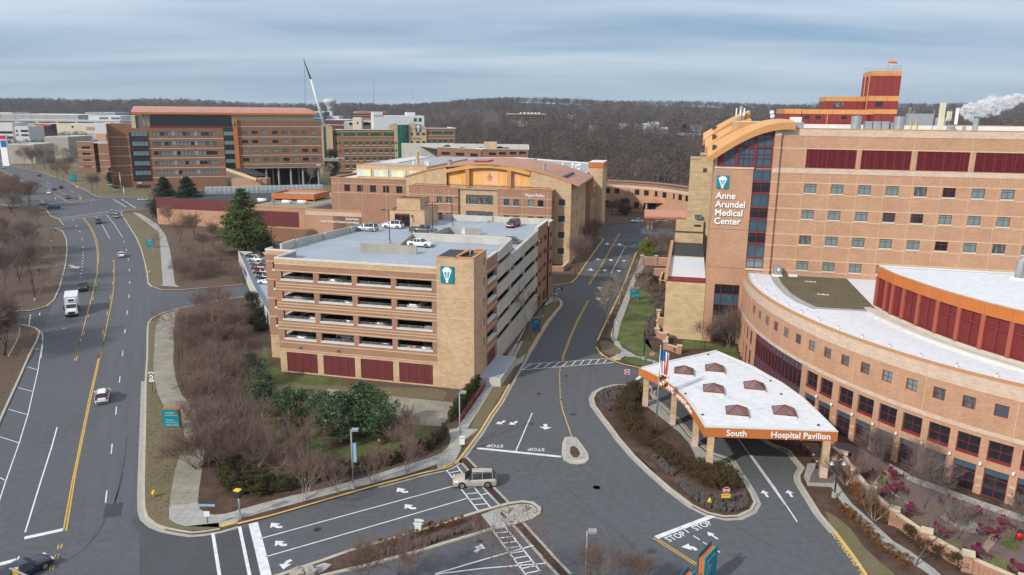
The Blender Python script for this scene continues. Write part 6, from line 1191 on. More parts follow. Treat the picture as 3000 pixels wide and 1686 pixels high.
def rear_tan():
 F=Hs;T=empty('rear_tan_block',F.p(-6,40,0),'stepped pale tan block rising behind the left edge of the named brick tower','building')
 b=48;mb=MB();a0,z1=F.on('4',60,820,b);a1=8;mb.box(F,a0,a1,b,b+14,0,z1,'block_yellow','roof_grey');a2,z2=F.on('4',138,790,b);mb.box(F,a2,a1,b+.1,b+14,z1,z2,'block_yellow');mb.build('wall',T)
 mb=MB()
 mb.box(F,a0-.1,a2,b-.1,b+.3,z1,z1+.4,'coping');mb.box(F,a2-.1,a1,b-.1,b+.3,z2,z2+.4,'coping')
 for i in range(7):mb.box(F,a0,a1,b-.03,b,z1-3.1-3.3*i,z1-3.0-3.3*i,'brick_pale_lit')
 mb.build('band_course',T);m_=MB();r=R(F,'4',155,885,182,915,b);m_.box(F,r[0],r[1],b-.05,b,r[2],r[3],'metal_maroon');m_.build('maroon_panel',T)
 T=empty('low_tan_wing',F.p(-3,25,0),'low tan wing with a dark and white flat roof against the tower side','building')
 mb=MB();a=-7.5;zt=F.sub(0,0).on('7',1925,880,0)[1];mb.box(F,a,-.15,0.3,26,0,zt-.3,'block_yellow','roof_white');mb.box(F,a,-.15,26,44,0,zt-.1,'block_yellow','roof_black');mb.box(F,a-.4,a+.3,.3,44,zt-.4,zt+.4,'coping');mb.box(F,a,-.2,.3,.7,zt-.3,zt+.1,'frame_maroon');mb.box(F,a+.3,-.2,2.5,3.0,zt-.3,zt+.15,'frame_maroon');mb.box(F,-7,-.3,44,47,0,zt+2.3,'block_yellow','roof_black');mb.box(F,-7,-.3,47.2,48,0,zt+5,'block_yellow','roof_grey');mb.build('wall',T)
 b=45;m_=MB()
 for x0,y0,x1,y1,g in ((2045,253,2110,300,'glass_half'),(2040,350,2100,368,'dark_inside')):r=R(F,'7',x0,y0,x1,y1,47.2);m_.box(F,r[0],r[1],47.1,47.19,r[2],r[3],g)
 m_.build('window',T)
 T2=empty('drop_off_canopy',G('X1',2050,1060),'drop-off canopy with a pinkish ribbed metal roof over the waiting cars','canopy')
 p0=np.array(G('X1',1735,1130)[:2]);f=Fr(p0,-8);a0,z0=f.on('X1',1690,945,0);a1,_=f.on('X1',2390,985,0);zt=f.on('X1',1710,850,4)[1];mb=MB();xs=np.linspace(0,1,9)
 for t0,t1 in zip(xs,xs[1:]):
  q=lambda t:(-1.5+9*t,z0+2.1*math.sin(math.pi*t))
  (b0,h0),(b1,h1)=q(t0),q(t1);mb.face([f.p(a0,b0,h0),f.p(a1,b0,h0),f.p(a1,b1,h1),f.p(a0,b1,h1)],'roof_salmon');mb.face([f.p(a0,b1,h1),f.p(a0,b1,z0-.6),f.p(a0,b0,z0-.6),f.p(a0,b0,h0)],'roof_salmon')
 mb.box(f,a0,a1,-1.55,-1.2,z0-.7,z0+.02,'fascia_copper');mb.box(f,a0,a1,7.2,7.5,z0-.7,z0,'fascia_copper');mb.build('roof',T2)
 for a in (a0+1.2,a0+2.6,a1-4,a1-1.5):m_=MB();m_.box(f,a,a+.55,0,.55,0,z0-.6,'block_tan');m_.build('column',T2)
 T3=empty('hip_roof_entrance',G('X1',2050,900),'entrance with a broad copper hip roof behind the pinkish canopy','building');mb=MB();f=Fr(G('X1',1700,930)[:2],-12);a1=f.gd('X1',2450,940)[0];z0=5.2
 c=[f.p(-1,0,z0),f.p(a1,0,z0),f.p(a1,18,z0),f.p(-1,18,z0)];r0,r1=f.p(9,9,z0+3.6),f.p(a1-4,9,z0+3.6);mb.face([c[0],c[1],r1,r0],'roof_copper');mb.face([c[1],c[2],r1],'roof_copper');mb.face([c[2],c[3],r0,r1],'roof_copper');mb.face([c[3],c[0],r0],'roof_copper');mb.box(f,1,a1,3,16,0,z0,'dark_inside');mb.build('roof',T3);m_=MB();m_.box(f,0,.6,.5,1.1,0,z0,'block_tan');m_.build('column',T3)
 # small gatehouse pavilion
 T4=empty('gate_shelter',G('X1',920,1040),'small brick shelter with a hipped copper roof beside the clinic drive','shelter');f=Fr(G('X1',800,1045)[:2],-13.3);mb=MB();a1=f.gd('X1',1030,1040)[0];z0=f.on('X1',1000,880,0)[1];c=[f.p(-1,-1,z0),f.p(a1+1,-1,z0),f.p(a1+1,9,z0),f.p(-1,9,z0)];ap=f.p(a1/2,4,z0+2.6)
 for i in range(4):mb.face([c[i],c[(i+1) % 4],ap],'roof_copper')
 mb.build('roof',T4)
 for a,b in ((0,0),(a1-.9,0),(0,7),(a1-.9,7)):m_=MB();m_.box(f,a,a+.9,b,b+.9,0,z0,'brick_red');m_.build('brick_pier',T4)
rear_tan()
# ---------------------------------------------------------------- distant town
def slab_b(name,label,k,x0,ytop,x1,ybot,Y,dep,m,roof='roof_white',bands=(),g=None,cat='building',yaw=0):
 p0,p1=GY(k,x0,ytop,Y),GY(k,x1,ybot,Y);f=Fr(p0,yaw);w=(p1[0]-p0[0])/math.cos(math.radians(yaw));H_=p0[2]
 T=empty(name,(p0[0],Y,0),label,cat,g);mb=MB();mb.box(f,0,w,0,dep,-1,H_,m,roof,False);mb.build('wall',T);mb=MB();n=0
 for (t0,t1,u0,u1,mm) in bands:
  zt=p0[2]+(p1[2]-p0[2])*t0;zb=p0[2]+(p1[2]-p0[2])*t1;m2=MB();m2.box(f,w*u0,w*u1,-.4,-.02,zb,zt,mm);m2.build('window_band' if 'glass' in mm or 'dark' in mm else 'facade_panel',T)
 m2=MB();roofring(m2,[f.p(0,0)[:2],f.p(w,0)[:2],f.p(w,dep)[:2],f.p(0,dep)[:2]],H_,.8,.5,'coping_white');m2.build('roof_edge',T);return T,f,w,H_
mat('mall_wall',(.36,.36,.33),.9,.08,.1)
mat('mall_white',(.52,.53,.55),.8,.06,.1)
slab_b('shopping_mall','very long beige flat-roofed mall across the far left','M4',-60,548,1480,645,1380,120,'mall_wall','roof_white',[(0,1,u,u+.003,'metal_grey') for u in (.04,.22,.31,.42,.6,.86)],cat='shopping mall')
slab_b('deck_garage','long pale parking deck with dark slots in front of the beige mall','M4',-60,655,2260,720,1250,60,'mall_wall','deck_pale',[(.62,1.0,.02+.16*i,.15+.16*i,'dark_inside') for i in range(6)],cat='parking deck')
slab_b('white_hall','white peaked-roof hall at the right end of the mall','M4',1660,575,2270,660,1300,60,'mall_white',bands=[(.35,.8,.35,.62,'glass_half'),(.35,.8,.72,.98,'glass_half')])
slab_b('storefront','dark storefront with a red awning band in the far shopping street','M4',650,735,960,830,1000,30,'dark_inside',bands=[(0,.35,0,1,'sign_red')],cat='shop')
slab_b('shop_row','cream shop row with a curved parapet far left','M4',1060,735,1640,830,980,30,'cream_panel',bands=[(.35,.7,.5,.56,'dark_inside')],cat='shop')
slab_b('shop_block','white and orange shop block left of the curved roof','M4',1620,725,2060,850,900,40,'mall_white',bands=[(.5,1,0,.35,'brick_pale_lit')],cat='shop')
slab_b('far_hall','pale grey hall on the horizon at far left','M4',-20,515,230,550,1700,60,'mall_white',cat='hall')
slab_b('far_store','grey white store beyond the mall, left of the salmon roof','M4',1600,515,2180,580,1700,60,'metal_grey',cat='store')
T,f,w,H_=slab_b('white_office','white three-storey office with ribbon windows at the far left edge','M4',-60,715,265,1010,760,25,'mall_white',bands=[(.52,.66,.1,.95,'glass_dark'),(.85,.98,.1,.95,'glass_dark')],cat='office')
slab_b('white_office_wing','lower wing of white offices beside bare trees far left','M4',265,785,560,1010,750,25,'mall_white',bands=[(.25,.42,.1,.2,'glass_dark'),(.25,.42,.45,.95,'glass_dark'),(.62,.76,.1,.2,'glass_dark'),(.62,.76,.45,.95,'glass_dark')],cat='office')
slab_b('beige_warehouse','low beige warehouse with a pale flat roof behind the bare street trees','M4',830,980,1300,1180,620,35,'precast_dark','roof_grey',cat='warehouse')
slab_b('grey_house','grey hall with a dark roof behind the roadside at the far left','M4',130,1120,640,1220,560,25,'precast_dark','roof_grey',cat='house')
mat('maroon_wall',(.10,.05,.05),.9,.08,.3)
slab_b('maroon_hall','dark maroon flat-roofed hall right of the crane foot','Y3',160,372,525,500,760,40,'maroon_wall',bands=[(.55,.62,0,1,'stone')],cat='hall')
slab_b('concrete_garage','pale concrete garage with stair tower behind the clinic roof','Y3',450,400,860,500,700,40,'mall_wall','deck_pale',[(.1,.5,.2,.3,'dark_inside'),(.1,.5,.62,.98,'dark_inside')],cat='parking garage')
slab_b('stair_shaft','pale concrete stair shaft of the distant garage','Y3',580,340,720,500,690,8,'cream_panel',bands=[(.35,.6,.5,.6,'dark_inside')],cat='shaft')
mat('sky_blue',(.22,.42,.60),.6,.05)
slab_b('blue_hall','glass-fronted hall with pale blue trim beside the crane boom','Y3',-40,250,155,375,820,25,'glass_blue',bands=[(0,.06,0,1,'metal_white'),(.7,.8,0,1,'sky_blue')],cat='hall')
slab_b('pale_blue_box','low pale blue and white roof structures right of the crane','Y3',155,318,380,372,830,20,'mall_white',bands=[(.05,.35,0,.5,'sky_blue')],cat='building')
mat('terracotta',(.40,.18,.12),.9,.08,.2)
slab_b('terracotta_office','stepped terracotta office with dark ribbon windows below the wooded ridge','Y3',590,252,1045,356,1050,40,'terracotta','roof_grey',[(.22,.42,0,.95,'glass_dark'),(.60,.8,0,.95,'glass_dark'),(-.2,0,.2,.7,'terracotta')],cat='office')
slab_b('woodland_office','low brown office with white roof units alone among the bare woods','C',262,432,640,498,1280,40,'brick_brown','roof_grey',[(.2,.42,.04,.98,'glass_dark'),(.6,.8,.04,.98,'glass_dark')]+[(-.25,0,.35+.09*i,.41+.09*i,'metal_white') for i in range(6)],cat='office')
def HT(x,y):
 u=x/np.maximum(y,1);w=np.clip((u+.16)/.10,0,1);zr=np.interp(y,[450,800,1000,1500,2200,2600,3400],[0,8,14,22,50,58,62]);zl=np.interp(y,[450,1480,1700,2300,2700,3400],[0,0,9,35,46,48]);b=5*np.sin(x*.0042+1)+3.5*np.sin(x*.011+y*.003) ;return zl*(1-w)+zr*w+b*np.clip((y-1400)/900,0,1)
def house(k,x,y,w,Y,label,m='mall_white',r='roof_grey'):
 Y0=Y;Y=min(range(500,1600,10),key=lambda q:abs(GY(k,x,y,q)[2]-5.5-float(HT(GY(k,x,y,q)[0],q))));w *= Y/Y0;p=GY(k,x,y,Y);T=empty('house',(p[0],Y,0),label,'house','houses among the far woods');f=Fr(p,RN.uniform(-25,25));h=p[2];mb=MB();mb.box(f,-w/2,w/2,0,9,0,h,m,m,False);mb.build('wall',T);mb=MB();mb.face([f.p(-w/2,-.5,h),f.p(w/2,-.5,h),f.p(w/2,4.5,h+3.2),f.p(-w/2,4.5,h+3.2)],r);mb.face([f.p(w/2,9.5,h),f.p(-w/2,9.5,h),f.p(-w/2,4.5,h+3.2),f.p(w/2,4.5,h+3.2)],r)
 for s in (-1,1):q=[f.p(s*w/2,0,h),f.p(s*w/2,9,h),f.p(s*w/2,4.5,h+3)];mb.face(q if s>0 else q[::-1],m)
 mb.build('roof',T)
HL=['small white gabled house beside the lone woodland office','pale house half hidden in woods above the white connector roof','wide low white house in the middle of the far woods','white gabled house left of the long grey roofs','long grey-roofed house among bare trees, left of the brick church','white gable end just right of the grey roofs','grey-roofed house just above the dark round pine','small pale house nearest the brick tower edge','cream house at the left of the wooded settlement']
for i,(x,y,w,Y) in enumerate(((435,520,9,800),(880,452,14,1000),(1130,495,18,950),(1375,545,8,800),(1600,540,26,820),(1660,525,12,860),(1690,580,22,700),(2060,560,12,800),(1085,560,8,800))):house('C',x,y,w,Y,HL[i])
house('C',1990,640,20,620,'long red brick house with grey roof in the woods near the tower','brick_red')
slab_b('shop_sign','red and blue shop pylon sign at the far left edge','M4',-30,950,130,1200,540,2,'white',bands=[(0,.26,0,1,'sign_red'),(.36,.85,.2,.95,'sign_blue')],cat='sign')
def towers():
# white water tower
 Y=1500;c=GY('B',858,330,Y);k=lambda x0,x1:(GY('B',x1,330,Y)[0]-GY('B',x0,330,Y)[0])/2;z=lambda y:GY('B',858,y,Y)[2];m=MB()
 m.tube([(c[0],Y,z(400)),(c[0],Y,z(375)),(c[0],Y,z(355)),(c[0],Y,z(328)),(c[0],Y,z(322)),(c[0],Y,z(297)),(c[0],Y,z(291))],[k(830,888),k(832,886),k(822,894),k(801,916),k(799,918),k(799,918),k(805,911)*.7],'mall_white',20);m.tube([(c[0],Y,0),(c[0],Y,z(396))],k(835,885),'mall_white',16)
 tag(m.build('water_tower'),'white water tower with a bowl-shaped tank rising from the ridge woods','water tower')
 for (kk,x,y0,y1,Y,r,lab) in (('B',1270,75,330,2400,.9,'tallest thin lattice mast on the skyline, right of the water tower'),('B',1640,200,290,2400,.7,'short faint mast pair on the skyline near the rounded hilltop'),('C',358,235,320,2600,.5,'faint thin mast above the woods right of centre'),('4',655,392,470,500,.25,'tall white pole behind the roof dishes of the tower')):
  p0,p1=GY(kk,x,y0,Y),GY(kk,x,y1,Y);m=MB();m.tube([p1,p0],[r,r*.6],'metal_grey',4);tag(m.build('radio_mast'),lab,'mast')
  # crane boom
 Y=560;P_=[GY('B',812,560,Y),GY('B',790,470,Y),GY('B',745,320,Y),GY('B',678,108,Y),GY('B',637,-2,Y),GY('A',2862-10,-60,Y)];m=MB();
 m=MB();a,b=GY('D',818,325,Y),GY('D',782,200,Y);c=GY('D',764,150,Y);m.tube([a,b],[1.3,.8],'crane_white',6);m.tube([b,c],[.7,.3],'metal_black',6);m.tube([GY('D',766,152,Y),GY('D',768,262,Y)],.12,'metal_black',3);base=GY('D',818,325,Y);m.tube([(base[0]+2,Y,0),base],1.4,'crane_white',6)
 tag(m.build('mobile_crane'),'tall slender white crane boom with a dark tip leaning left above the clinics','crane')
mat('crane_white',(.62,.63,.62),.5,.05)
towers()
# ================================================================ VEHICLES
for n_,c_ in dict(white=(.70,.71,.72),silver=(.42,.43,.43),champagne=(.46,.43,.37),grey=(.10,.105,.11),black=(.012,.013,.015),red=(.16,.008,.014),blue=(.012,.035,.12),ice=(.36,.43,.50),darkblue=(.015,.025,.05),maroon=(.07,.008,.015)).items():
 mat('car_'+n_,c_,.22,0,spec=.6,metal=.25 if n_ in ('silver','champagne','ice','grey') else 0)
mat('car_glass',(.012,.014,.017),.06,0,spec=.8);mat('tyre',(.014,.014,.014),.85,0);mat('rim',(.45,.45,.46),.3,0,metal=.8);mat('lamp_clear',(.65,.66,.66),.15,0,spec=.7);mat('lamp_red',(.35,.01,.01),.25,0,spec=.6);mat('trim_black',(.02,.02,.02),.6,0)
mat('truck_box',(.62,.64,.66),.5,.05,.5)
# name: length, width, height, body stations (x, zbelt, half-width factor), cabin base x0,x1, roof x0,x1, wheel x, wheel r
CT={'sedan':(4.8,1.84,1.45,[(-1,.62,.80),(-.97,.88,.92),(-.80,1.0,.98),(-.4,.96,1),(.1,.93,1),(.42,.94,1),(.75,.84,.97),(.93,.72,.90),(1,.52,.76)],(-.80,.42),(-.42,.10),1.42,.34), 'suv':(4.75,1.9,1.72,[(-1,.70,.85),(-.985,1.0,.93),(-.9,1.12,.97),(-.4,1.08,1),(.1,1.05,1),(.45,1.06,1),(.8,.98,.97),(.95,.86,.91),(1,.60,.78)],(-.96,.48),(-.80,.14),1.38,.37), 'xuv':(5.15,2.0,1.84,[(-1,.72,.84),(-.985,1.02,.92),(-.9,1.16,.97),(-.4,1.12,1),(.1,1.09,1),(.42,1.09,1),(.72,1.03,.97),(.92,.90,.90),(1,.62,.74)],(-.97,.46),(-.80,.12),1.5,.39), 'van':(5.15,2.0,1.78,[(-1,.70,.86),(-.985,1.0,.94),(-.9,1.10,.97),(-.4,1.06,1),(.1,1.04,1),(.55,1.02,1),(.82,.90,.96),(.95,.78,.90),(1,.58,.78)],(-.96,.62),(-.86,.22),1.52,.37), 'pickup':(5.85,2.02,1.92,[(-1,1.0,.93),(-.99,1.18,.96),(-.3,1.2,1),(.1,1.18,1),(.45,1.18,1),(.85,1.12,.98),(.97,1.0,.94),(1,.70,.88)],(-.26,.50),(-.18,.24),1.85,.41)}
CC={}
def car_meshes(ty,col):
 L_,w,h,st,cb,rf,wx,wr=CT[ty];hl,hw=L_/2,w/2;bm='car_'+col;mb=MB();V=[];zb=.24 if ty != 'pickup' else .38
 for x,z,f in st:
  y=hw*f;zm=zb+(z-zb)*.55;V += [(x*hl,-y*.93,zb),(x*hl,-y,zm),(x*hl,-y*.95,z-.05),(x*hl,-y*.80,z),(x*hl,y*.80,z),(x*hl,y*.95,z-.05),(x*hl,y,zm),(x*hl,y*.93,zb)]
 n=len(st);F_=[]
 for i in range(n-1):
  for j in range(7):F_.append((i*8+j,i*8+j+1,(i+1)*8+j+1,(i+1)*8+j)[::-1])
 F_.append(tuple(range(8)));F_.append(tuple(range((n-1)*8,n*8))[::-1]);mb.mesh(V,F_,bm,True)
 belt=lambda x:float(np.interp(x,[s[0] for s in st],[s[1] for s in st]));hf=lambda x:hw*float(np.interp(x,[s[0] for s in st],[s[2] for s in st]))
 xs=[cb[0],rf[0],(rf[0]+rf[1])/2,rf[1],cb[1]];zt=[belt(cb[0])-.03,h-.10,h-.02,h-.10,belt(cb[1])-.03];wt=[hf(cb[0])*.86,hw*.68,hw*.72,hw*.66,hf(cb[1])*.84]
 gl=MB()
 B=[(x*hl,belt(x)-.03,hf(x)*.92) for x in xs]
 for s in (-1,1):
  for i in range(4):
   p=[(B[i][0],s*B[i][2],B[i][1]),(B[i+1][0],s*B[i+1][2],B[i+1][1]),(xs[i+1]*hl,s*wt[i+1],zt[i+1]),(xs[i]*hl,s*wt[i],zt[i])];p=p[:3] if i==0 else p if i<3 else [p[0],p[1],p[3]]
   gl.face(p if s<0 else p[::-1],'car_glass')
   if i and i<4:q=[(xs[i]*hl-.02,s*(wt[i]+.012),zt[i]),(xs[i]*hl+.03,s*(wt[i]+.012),zt[i]),(B[i][0]+.03,s*(B[i][2]+.012),B[i][1]),(B[i][0]-.02,s*(B[i][2]+.012),B[i][1])];mb.face(q if s>0 else q[::-1],bm)
 for i,m in ((0,'car_glass'),(1,bm),(2,bm),(3,'car_glass')):(gl if m=='car_glass' else mb).mesh([(xs[i]*hl,-wt[i],zt[i]),(xs[i+1]*hl,-wt[i+1],zt[i+1]),(xs[i+1]*hl,wt[i+1],zt[i+1]),(xs[i]*hl,wt[i],zt[i])]+([(xs[i]*hl,0,zt[i]+.05),(xs[i+1]*hl,0,zt[i+1]+.05)] if m==bm else []),[(0,1,5,4),(4,5,2,3)] if m==bm else [(0,1,2,3)],m,m==bm)
 for s in (-1,1):mb.box(W0,cb[1]*hl-.45,cb[1]*hl-.25,s*(hw+.08)-.1,s*(hw+.08)+.1,belt(.4)-.03,belt(.4)+.13,bm)
 mb.box(W0,-hl-.03,-hl+.2,-hw*.82,hw*.82,.32,.5,'trim_black');mb.box(W0,hl-.2,hl+.02,-hw*.75,hw*.75,.3,.46,'trim_black')
 if ty=='pickup':mb.box(W0,-hl*.97,cb[0]*hl-.05,-hw*.78,hw*.78,1.1,1.235,'trim_black')
 if ty in ('suv','van','xuv'):
  for s in (-1,1):mb.box(W0,rf[0]*hl,rf[1]*hl,s*hw*.60-.025,s*hw*.60+.025,h-.04,h+.02,'trim_black')
 for s in (-1,1):
  for x in (-wx,wx):mb.tube([(x,s*(hw*.90),wr),(x,s*(hw+.005),wr)],wr*1.16,'trim_black',12,smooth=False)
 wl=MB();wl.tube([(0,-.11,0),(0,.11,0)],wr,'tyre',14,smooth=False);rm=MB();rm.tube([(0,-.125,0),(0,.125,0)],wr*.66,'rim',10,smooth=False);rm.tube([(0,-.13,0),(0,.13,0)],wr*.2,'tyre',6,smooth=False)
 hd=MB();hd.box(W0,-.13,.05,-.22,.22,-.07,.08,'lamp_clear');tl=MB();tl.box(W0,-.05,.1,-.16,.16,-.12,.14,'lamp_red')
 zl=st[-2][1]-.08 if ty != 'pickup' else .95;ZT=belt(-.95)-.14
 return dict(b=mb.data('body'),g=gl.data('window_glass'),w=wl.data('wheel'),r=rm.data('rim'),h=hd.data('headlight'),t=tl.data('tail_light'),hp=(hl*.955,hw*.68,zl),tp=(-hl*.985,hw*.74,ZT),wp=(wx,hw-.1,wr))
NCAR=[0]
def car(ty,col,loc,head,label,cat=None,group='cars',lod=0,name=None):
 if (ty,col) not in CC:CC[(ty,col)]=car_meshes(ty,col)
 M=CC[(ty,col)];NCAR[0] += 1
 T=empty(name or {'sedan':'parked_car','suv':'suv','van':'minivan','pickup':'pickup_truck'}[ty],loc,label,cat or {'pickup':'pickup truck','van':'minivan','suv':'SUV'}.get(ty,'car'),group,head)
 link('body',M['b'],T);link('window_glass',M['g'],T)
 for sx in (-1,1):
  for sy in (-1,1):
   w=link('wheel',M['w'],T,(sx*M['wp'][0],sy*M['wp'][1],M['wp'][2]))
   if lod==0:link('rim',M['r'],w)
 for sy in (-1,1):
  link('headlight',M['h'],T,(M['hp'][0],sy*M['hp'][1],M['hp'][2]));link('tail_light',M['t'],T,(M['tp'][0],sy*M['tp'][1],M['tp'][2]))
 return T
def carpx(ty,col,k,c,to,label,z=0.01,group='vehicles on the roads',**kw):
 p,q=G(k,*c,z),G(k,*to,z);return car(ty,col,p,math.atan2(q[1]-p[1],q[0]-p[0]),label,group=group,**kw)
carpx('suv','white','9',(777,440),(795,330),'white SUV driving away up the left-hand road, closest to the camera there')
carpx('pickup','black','5',(785,800),(770,860),'black pickup coming down the left-hand road ahead of the box truck')
carpx('sedan','white','5',(1146,490),(1132,400),'white sedan alone in the right lanes of the left-hand road')
carpx('pickup','grey','5',(930,175),(888,95),'dark grey pickup braking short of the far crosswalk')
carpx('van','silver','5',(1094,122),(1055,55),'silver minivan waiting in the kerbside lane at the far crosswalk');carpx('suv','silver','5',(1056,88),(1040,60),'pale SUV first in line at the far crosswalk')
carpx('pickup','blue','A',(495,1328),(400,1330),'blue pickup crossing the far junction');carpx('sedan','black','A',(385,1300),(300,1305),'black car just behind the blue pickup under the bare trees')
carpx('suv','maroon','A',(643,1230),(655,1270),'dark maroon SUV stopped nearest the far junction, facing the camera');carpx('suv','white','A',(462,1185),(475,1210),'white SUV in the middle of the far queue');carpx('sedan','darkblue','A',(512,1150),(470,1125),'dark blue sedan beside a maroon SUV on the far road')
carpx('suv','maroon','A',(575,1133),(540,1115),'maroon SUV heading off beside the orange cones');carpx('sedan','black','A',(368,1020),(330,1002),'black sedan passing the far roadside trees');carpx('sedan','silver','A',(35,945),(0,925),'silver sedan at the left edge on the far road');carpx('sedan','silver','A',(1352,1250),(1420,1250),'silver sedan turning off behind the dark evergreens')
carpx('xuv','champagne','D',(1194,1219),(1100,1222),'champagne-silver SUV crossing the painted crosswalk by the trench drain',name='suv',cat='SUV')
carpx('sedan','darkblue','14',(310,1275),(480,1190),'dark blue car cut off by the bottom left corner of the picture')
carpx('sedan','white','X1',(1575,1040),(1470,1040),'white sedan at the kerb left of the drop-off canopy',group='cars at the drop-off');carpx('suv','silver','X1',(1945,1045),(1860,1045),'pale SUV under the pinkish drop-off canopy',group='cars at the drop-off');carpx('suv','black','X1',(2140,1085),(2090,1080),'black SUV with red tail light under the drop-off canopy',group='cars at the drop-off');carpx('suv','white','X1',(2290,1060),(2200,1050),'white SUV at the right end of the drop-off canopy',group='cars at the drop-off')
# roof deck
gy=math.radians(GF.yaw);dk=lambda b:18.3 if b<14 else 18.3-(b-14)*1.4/34.6 if b<48.6 else 16.9
def dcar(ty,col,a,b,rot,z,label,grp='cars on the garage roof'):return car(ty,col,GF.p(a,b,z),gy+math.radians(rot),label,group=grp)
dcar('suv','white',.2,49.3,178,16.92,'white SUV parked before the tan stair lobby on the roof deck');dcar('suv','ice',-3.0,42.3,180,dk(42.3)+.02,'pale ice-blue SUV by the left wall of the roof deck')
dcar('pickup','grey',9.6,43.2,0,dk(43.2)+.02,'dark grey pickup in the middle of the roof deck');dcar('van','red',25.6,59.0,262,16.92,'dark red minivan at the back wall of the roof deck');dcar('sedan','white',17.4,20.4,-4,18.68,'white sedan with black roof between the concrete walls of the roof deck');dcar('suv','black',30.3,31,0,16.2,'black car on the sunken part of the roof deck, mostly behind its wall')
# cars inside the garage
FL=(15.3,11.95,8.65,5.3)
cn=['first','second','third','fourth'];rn=['top','second','third','lowest']
for bay,row,ty,col,da,rot in ((1,0,'sedan','white',1.7,85),(0,1,'suv','silver',1.6,95),(1,1,'sedan','grey',4.4,270),(3,1,'pickup','white',2.4,88),(0,2,'sedan','white',4.4,90),(1,2,'suv','grey',4.4,270),(2,2,'sedan','silver',3.0,90),(3,2,'suv','silver',4.7,92),(0,3,'sedan','silver',2.0,270),(1,3,'suv','white',3.0,160),(2,3,'sedan','grey',4.0,85),(3,3,'sedan','silver',4.2,270),(3,3,'sedan','red',1.5,270)):
 a=(1.1,7.7,14.3,20.9)[bay]+da;dcar(ty,col,a,3.9,rot,FL[row],'%s %s seen through the %s front opening of the %s open row' % (col,{'pickup':'pickup','suv':'SUV'}.get(ty,'car'),cn[bay],rn[row]),'cars parked inside the garage')
ii=0
for lv in range(4):
 for b in (17,20,29.5,32.5,40,43.5):
  ii += 1
  if (ii*7) % 3==0:continue
  col=rp(['white','black','silver','darkblue','grey','red']);dcar(rp(['sedan','suv']),col,30.2,b,0,FL[lv]+(b-14)*1.05/34.6+.02,'%s car in the road-side ramp, %s level down, %s' % (col,['first','second','third','fourth'][lv],{17:'nearest the brick pier',20:'one space past the pier',29.5:'just past the first concrete post',32.5:'midway along',40:'just past the second post',43.5:'near the far brick end'}[b]),'cars parked inside the garage')
  # side ramp left of the garage
def side_ramp():
 A,B=np.array(G('X3',590,1330)[:2]),np.array(G('5',2375,885)[:2]);T=empty('side_parking_ramp',(*B,0),'raised open parking ramp with white concrete walls at the left side of the garage','parking ramp')
 zt=3.6;A2=GF.p(-21,42)[:2];Ax=np.array(G('X3',590,1090,zt)[:2]);Bx=np.array(G('5',2388,768,zt)[:2]);C_=np.array(GF.p(-5.5,9.5)[:2]);D_=np.array(GF.p(-5.5,float((Ax-GF.o) @ GF.v)+1)[:2])
 mb=MB();mb.face([(*p,2.5) for p in (Bx,C_,D_,Ax)],'deck_blue');mb.build('deck',T);mb=MB();mb.strip([D_,Ax,Bx,C_],.3,zt,'precast',h=3.5);mb.build('parapet',T)
 m_=MB();f=Fr(Bx,math.degrees(math.atan2(*(Ax-Bx)[::-1])));l=np.hypot(*(Ax-Bx));q=Fr(Ax,math.degrees(math.atan2(*(Bx-Ax)[::-1])));m_.box(q,l*.5,l*.64,-.26,-.17,2.3,3.2,'sign_blue');m_.build('blue_sign',T)
 d=(Ax-Bx)/l;hd=math.radians(GF.yaw)
 cols_=[('suv','black','black SUV, farthest in the row'),('sedan','silver','silver sedan, second from the far end'),('sedan','grey','grey sedan, third from the far end'),('suv','red','dark red SUV in the middle'),('sedan','black','black sedan next to the red SUV'),('sedan','darkblue','dark blue sedan before the last'),('sedan','white','white sedan, nearest in the row')]
 for i,(ty,c,lab) in enumerate(cols_):
  p=Bx+d*(l*(.90-.125*i));b=float((p-GF.o) @ GF.v)+1.5;a=float((p-GF.o) @ GF.u)+3.6;car(ty,c,GF.p(a,b,2.52),hd+math.pi,lab+' on the side ramp',group='cars on the side ramp')
side_ramp()
f,z1=FG
for i,(a,b,ty,col,rt,lab) in enumerate(((-1,6,'pickup','white',170,'white pickup on the far garage roof, in front of its tan hut'),(-12,12,'sedan','black',150,'black car at the left rim of the far garage roof'),(8,24,'sedan','darkblue',170,'dark blue car behind the tan hut of the far garage'),(-22,26,'suv','grey',150,'grey SUV at the far left corner of the far garage roof'),(12,6,'suv','silver',172,'small pale car right of the white pickup on the far garage'))):car(ty,col,f.p(a,b,z1-.88),math.radians(f.yaw+rt),lab,group='cars on the far garage',lod=1)
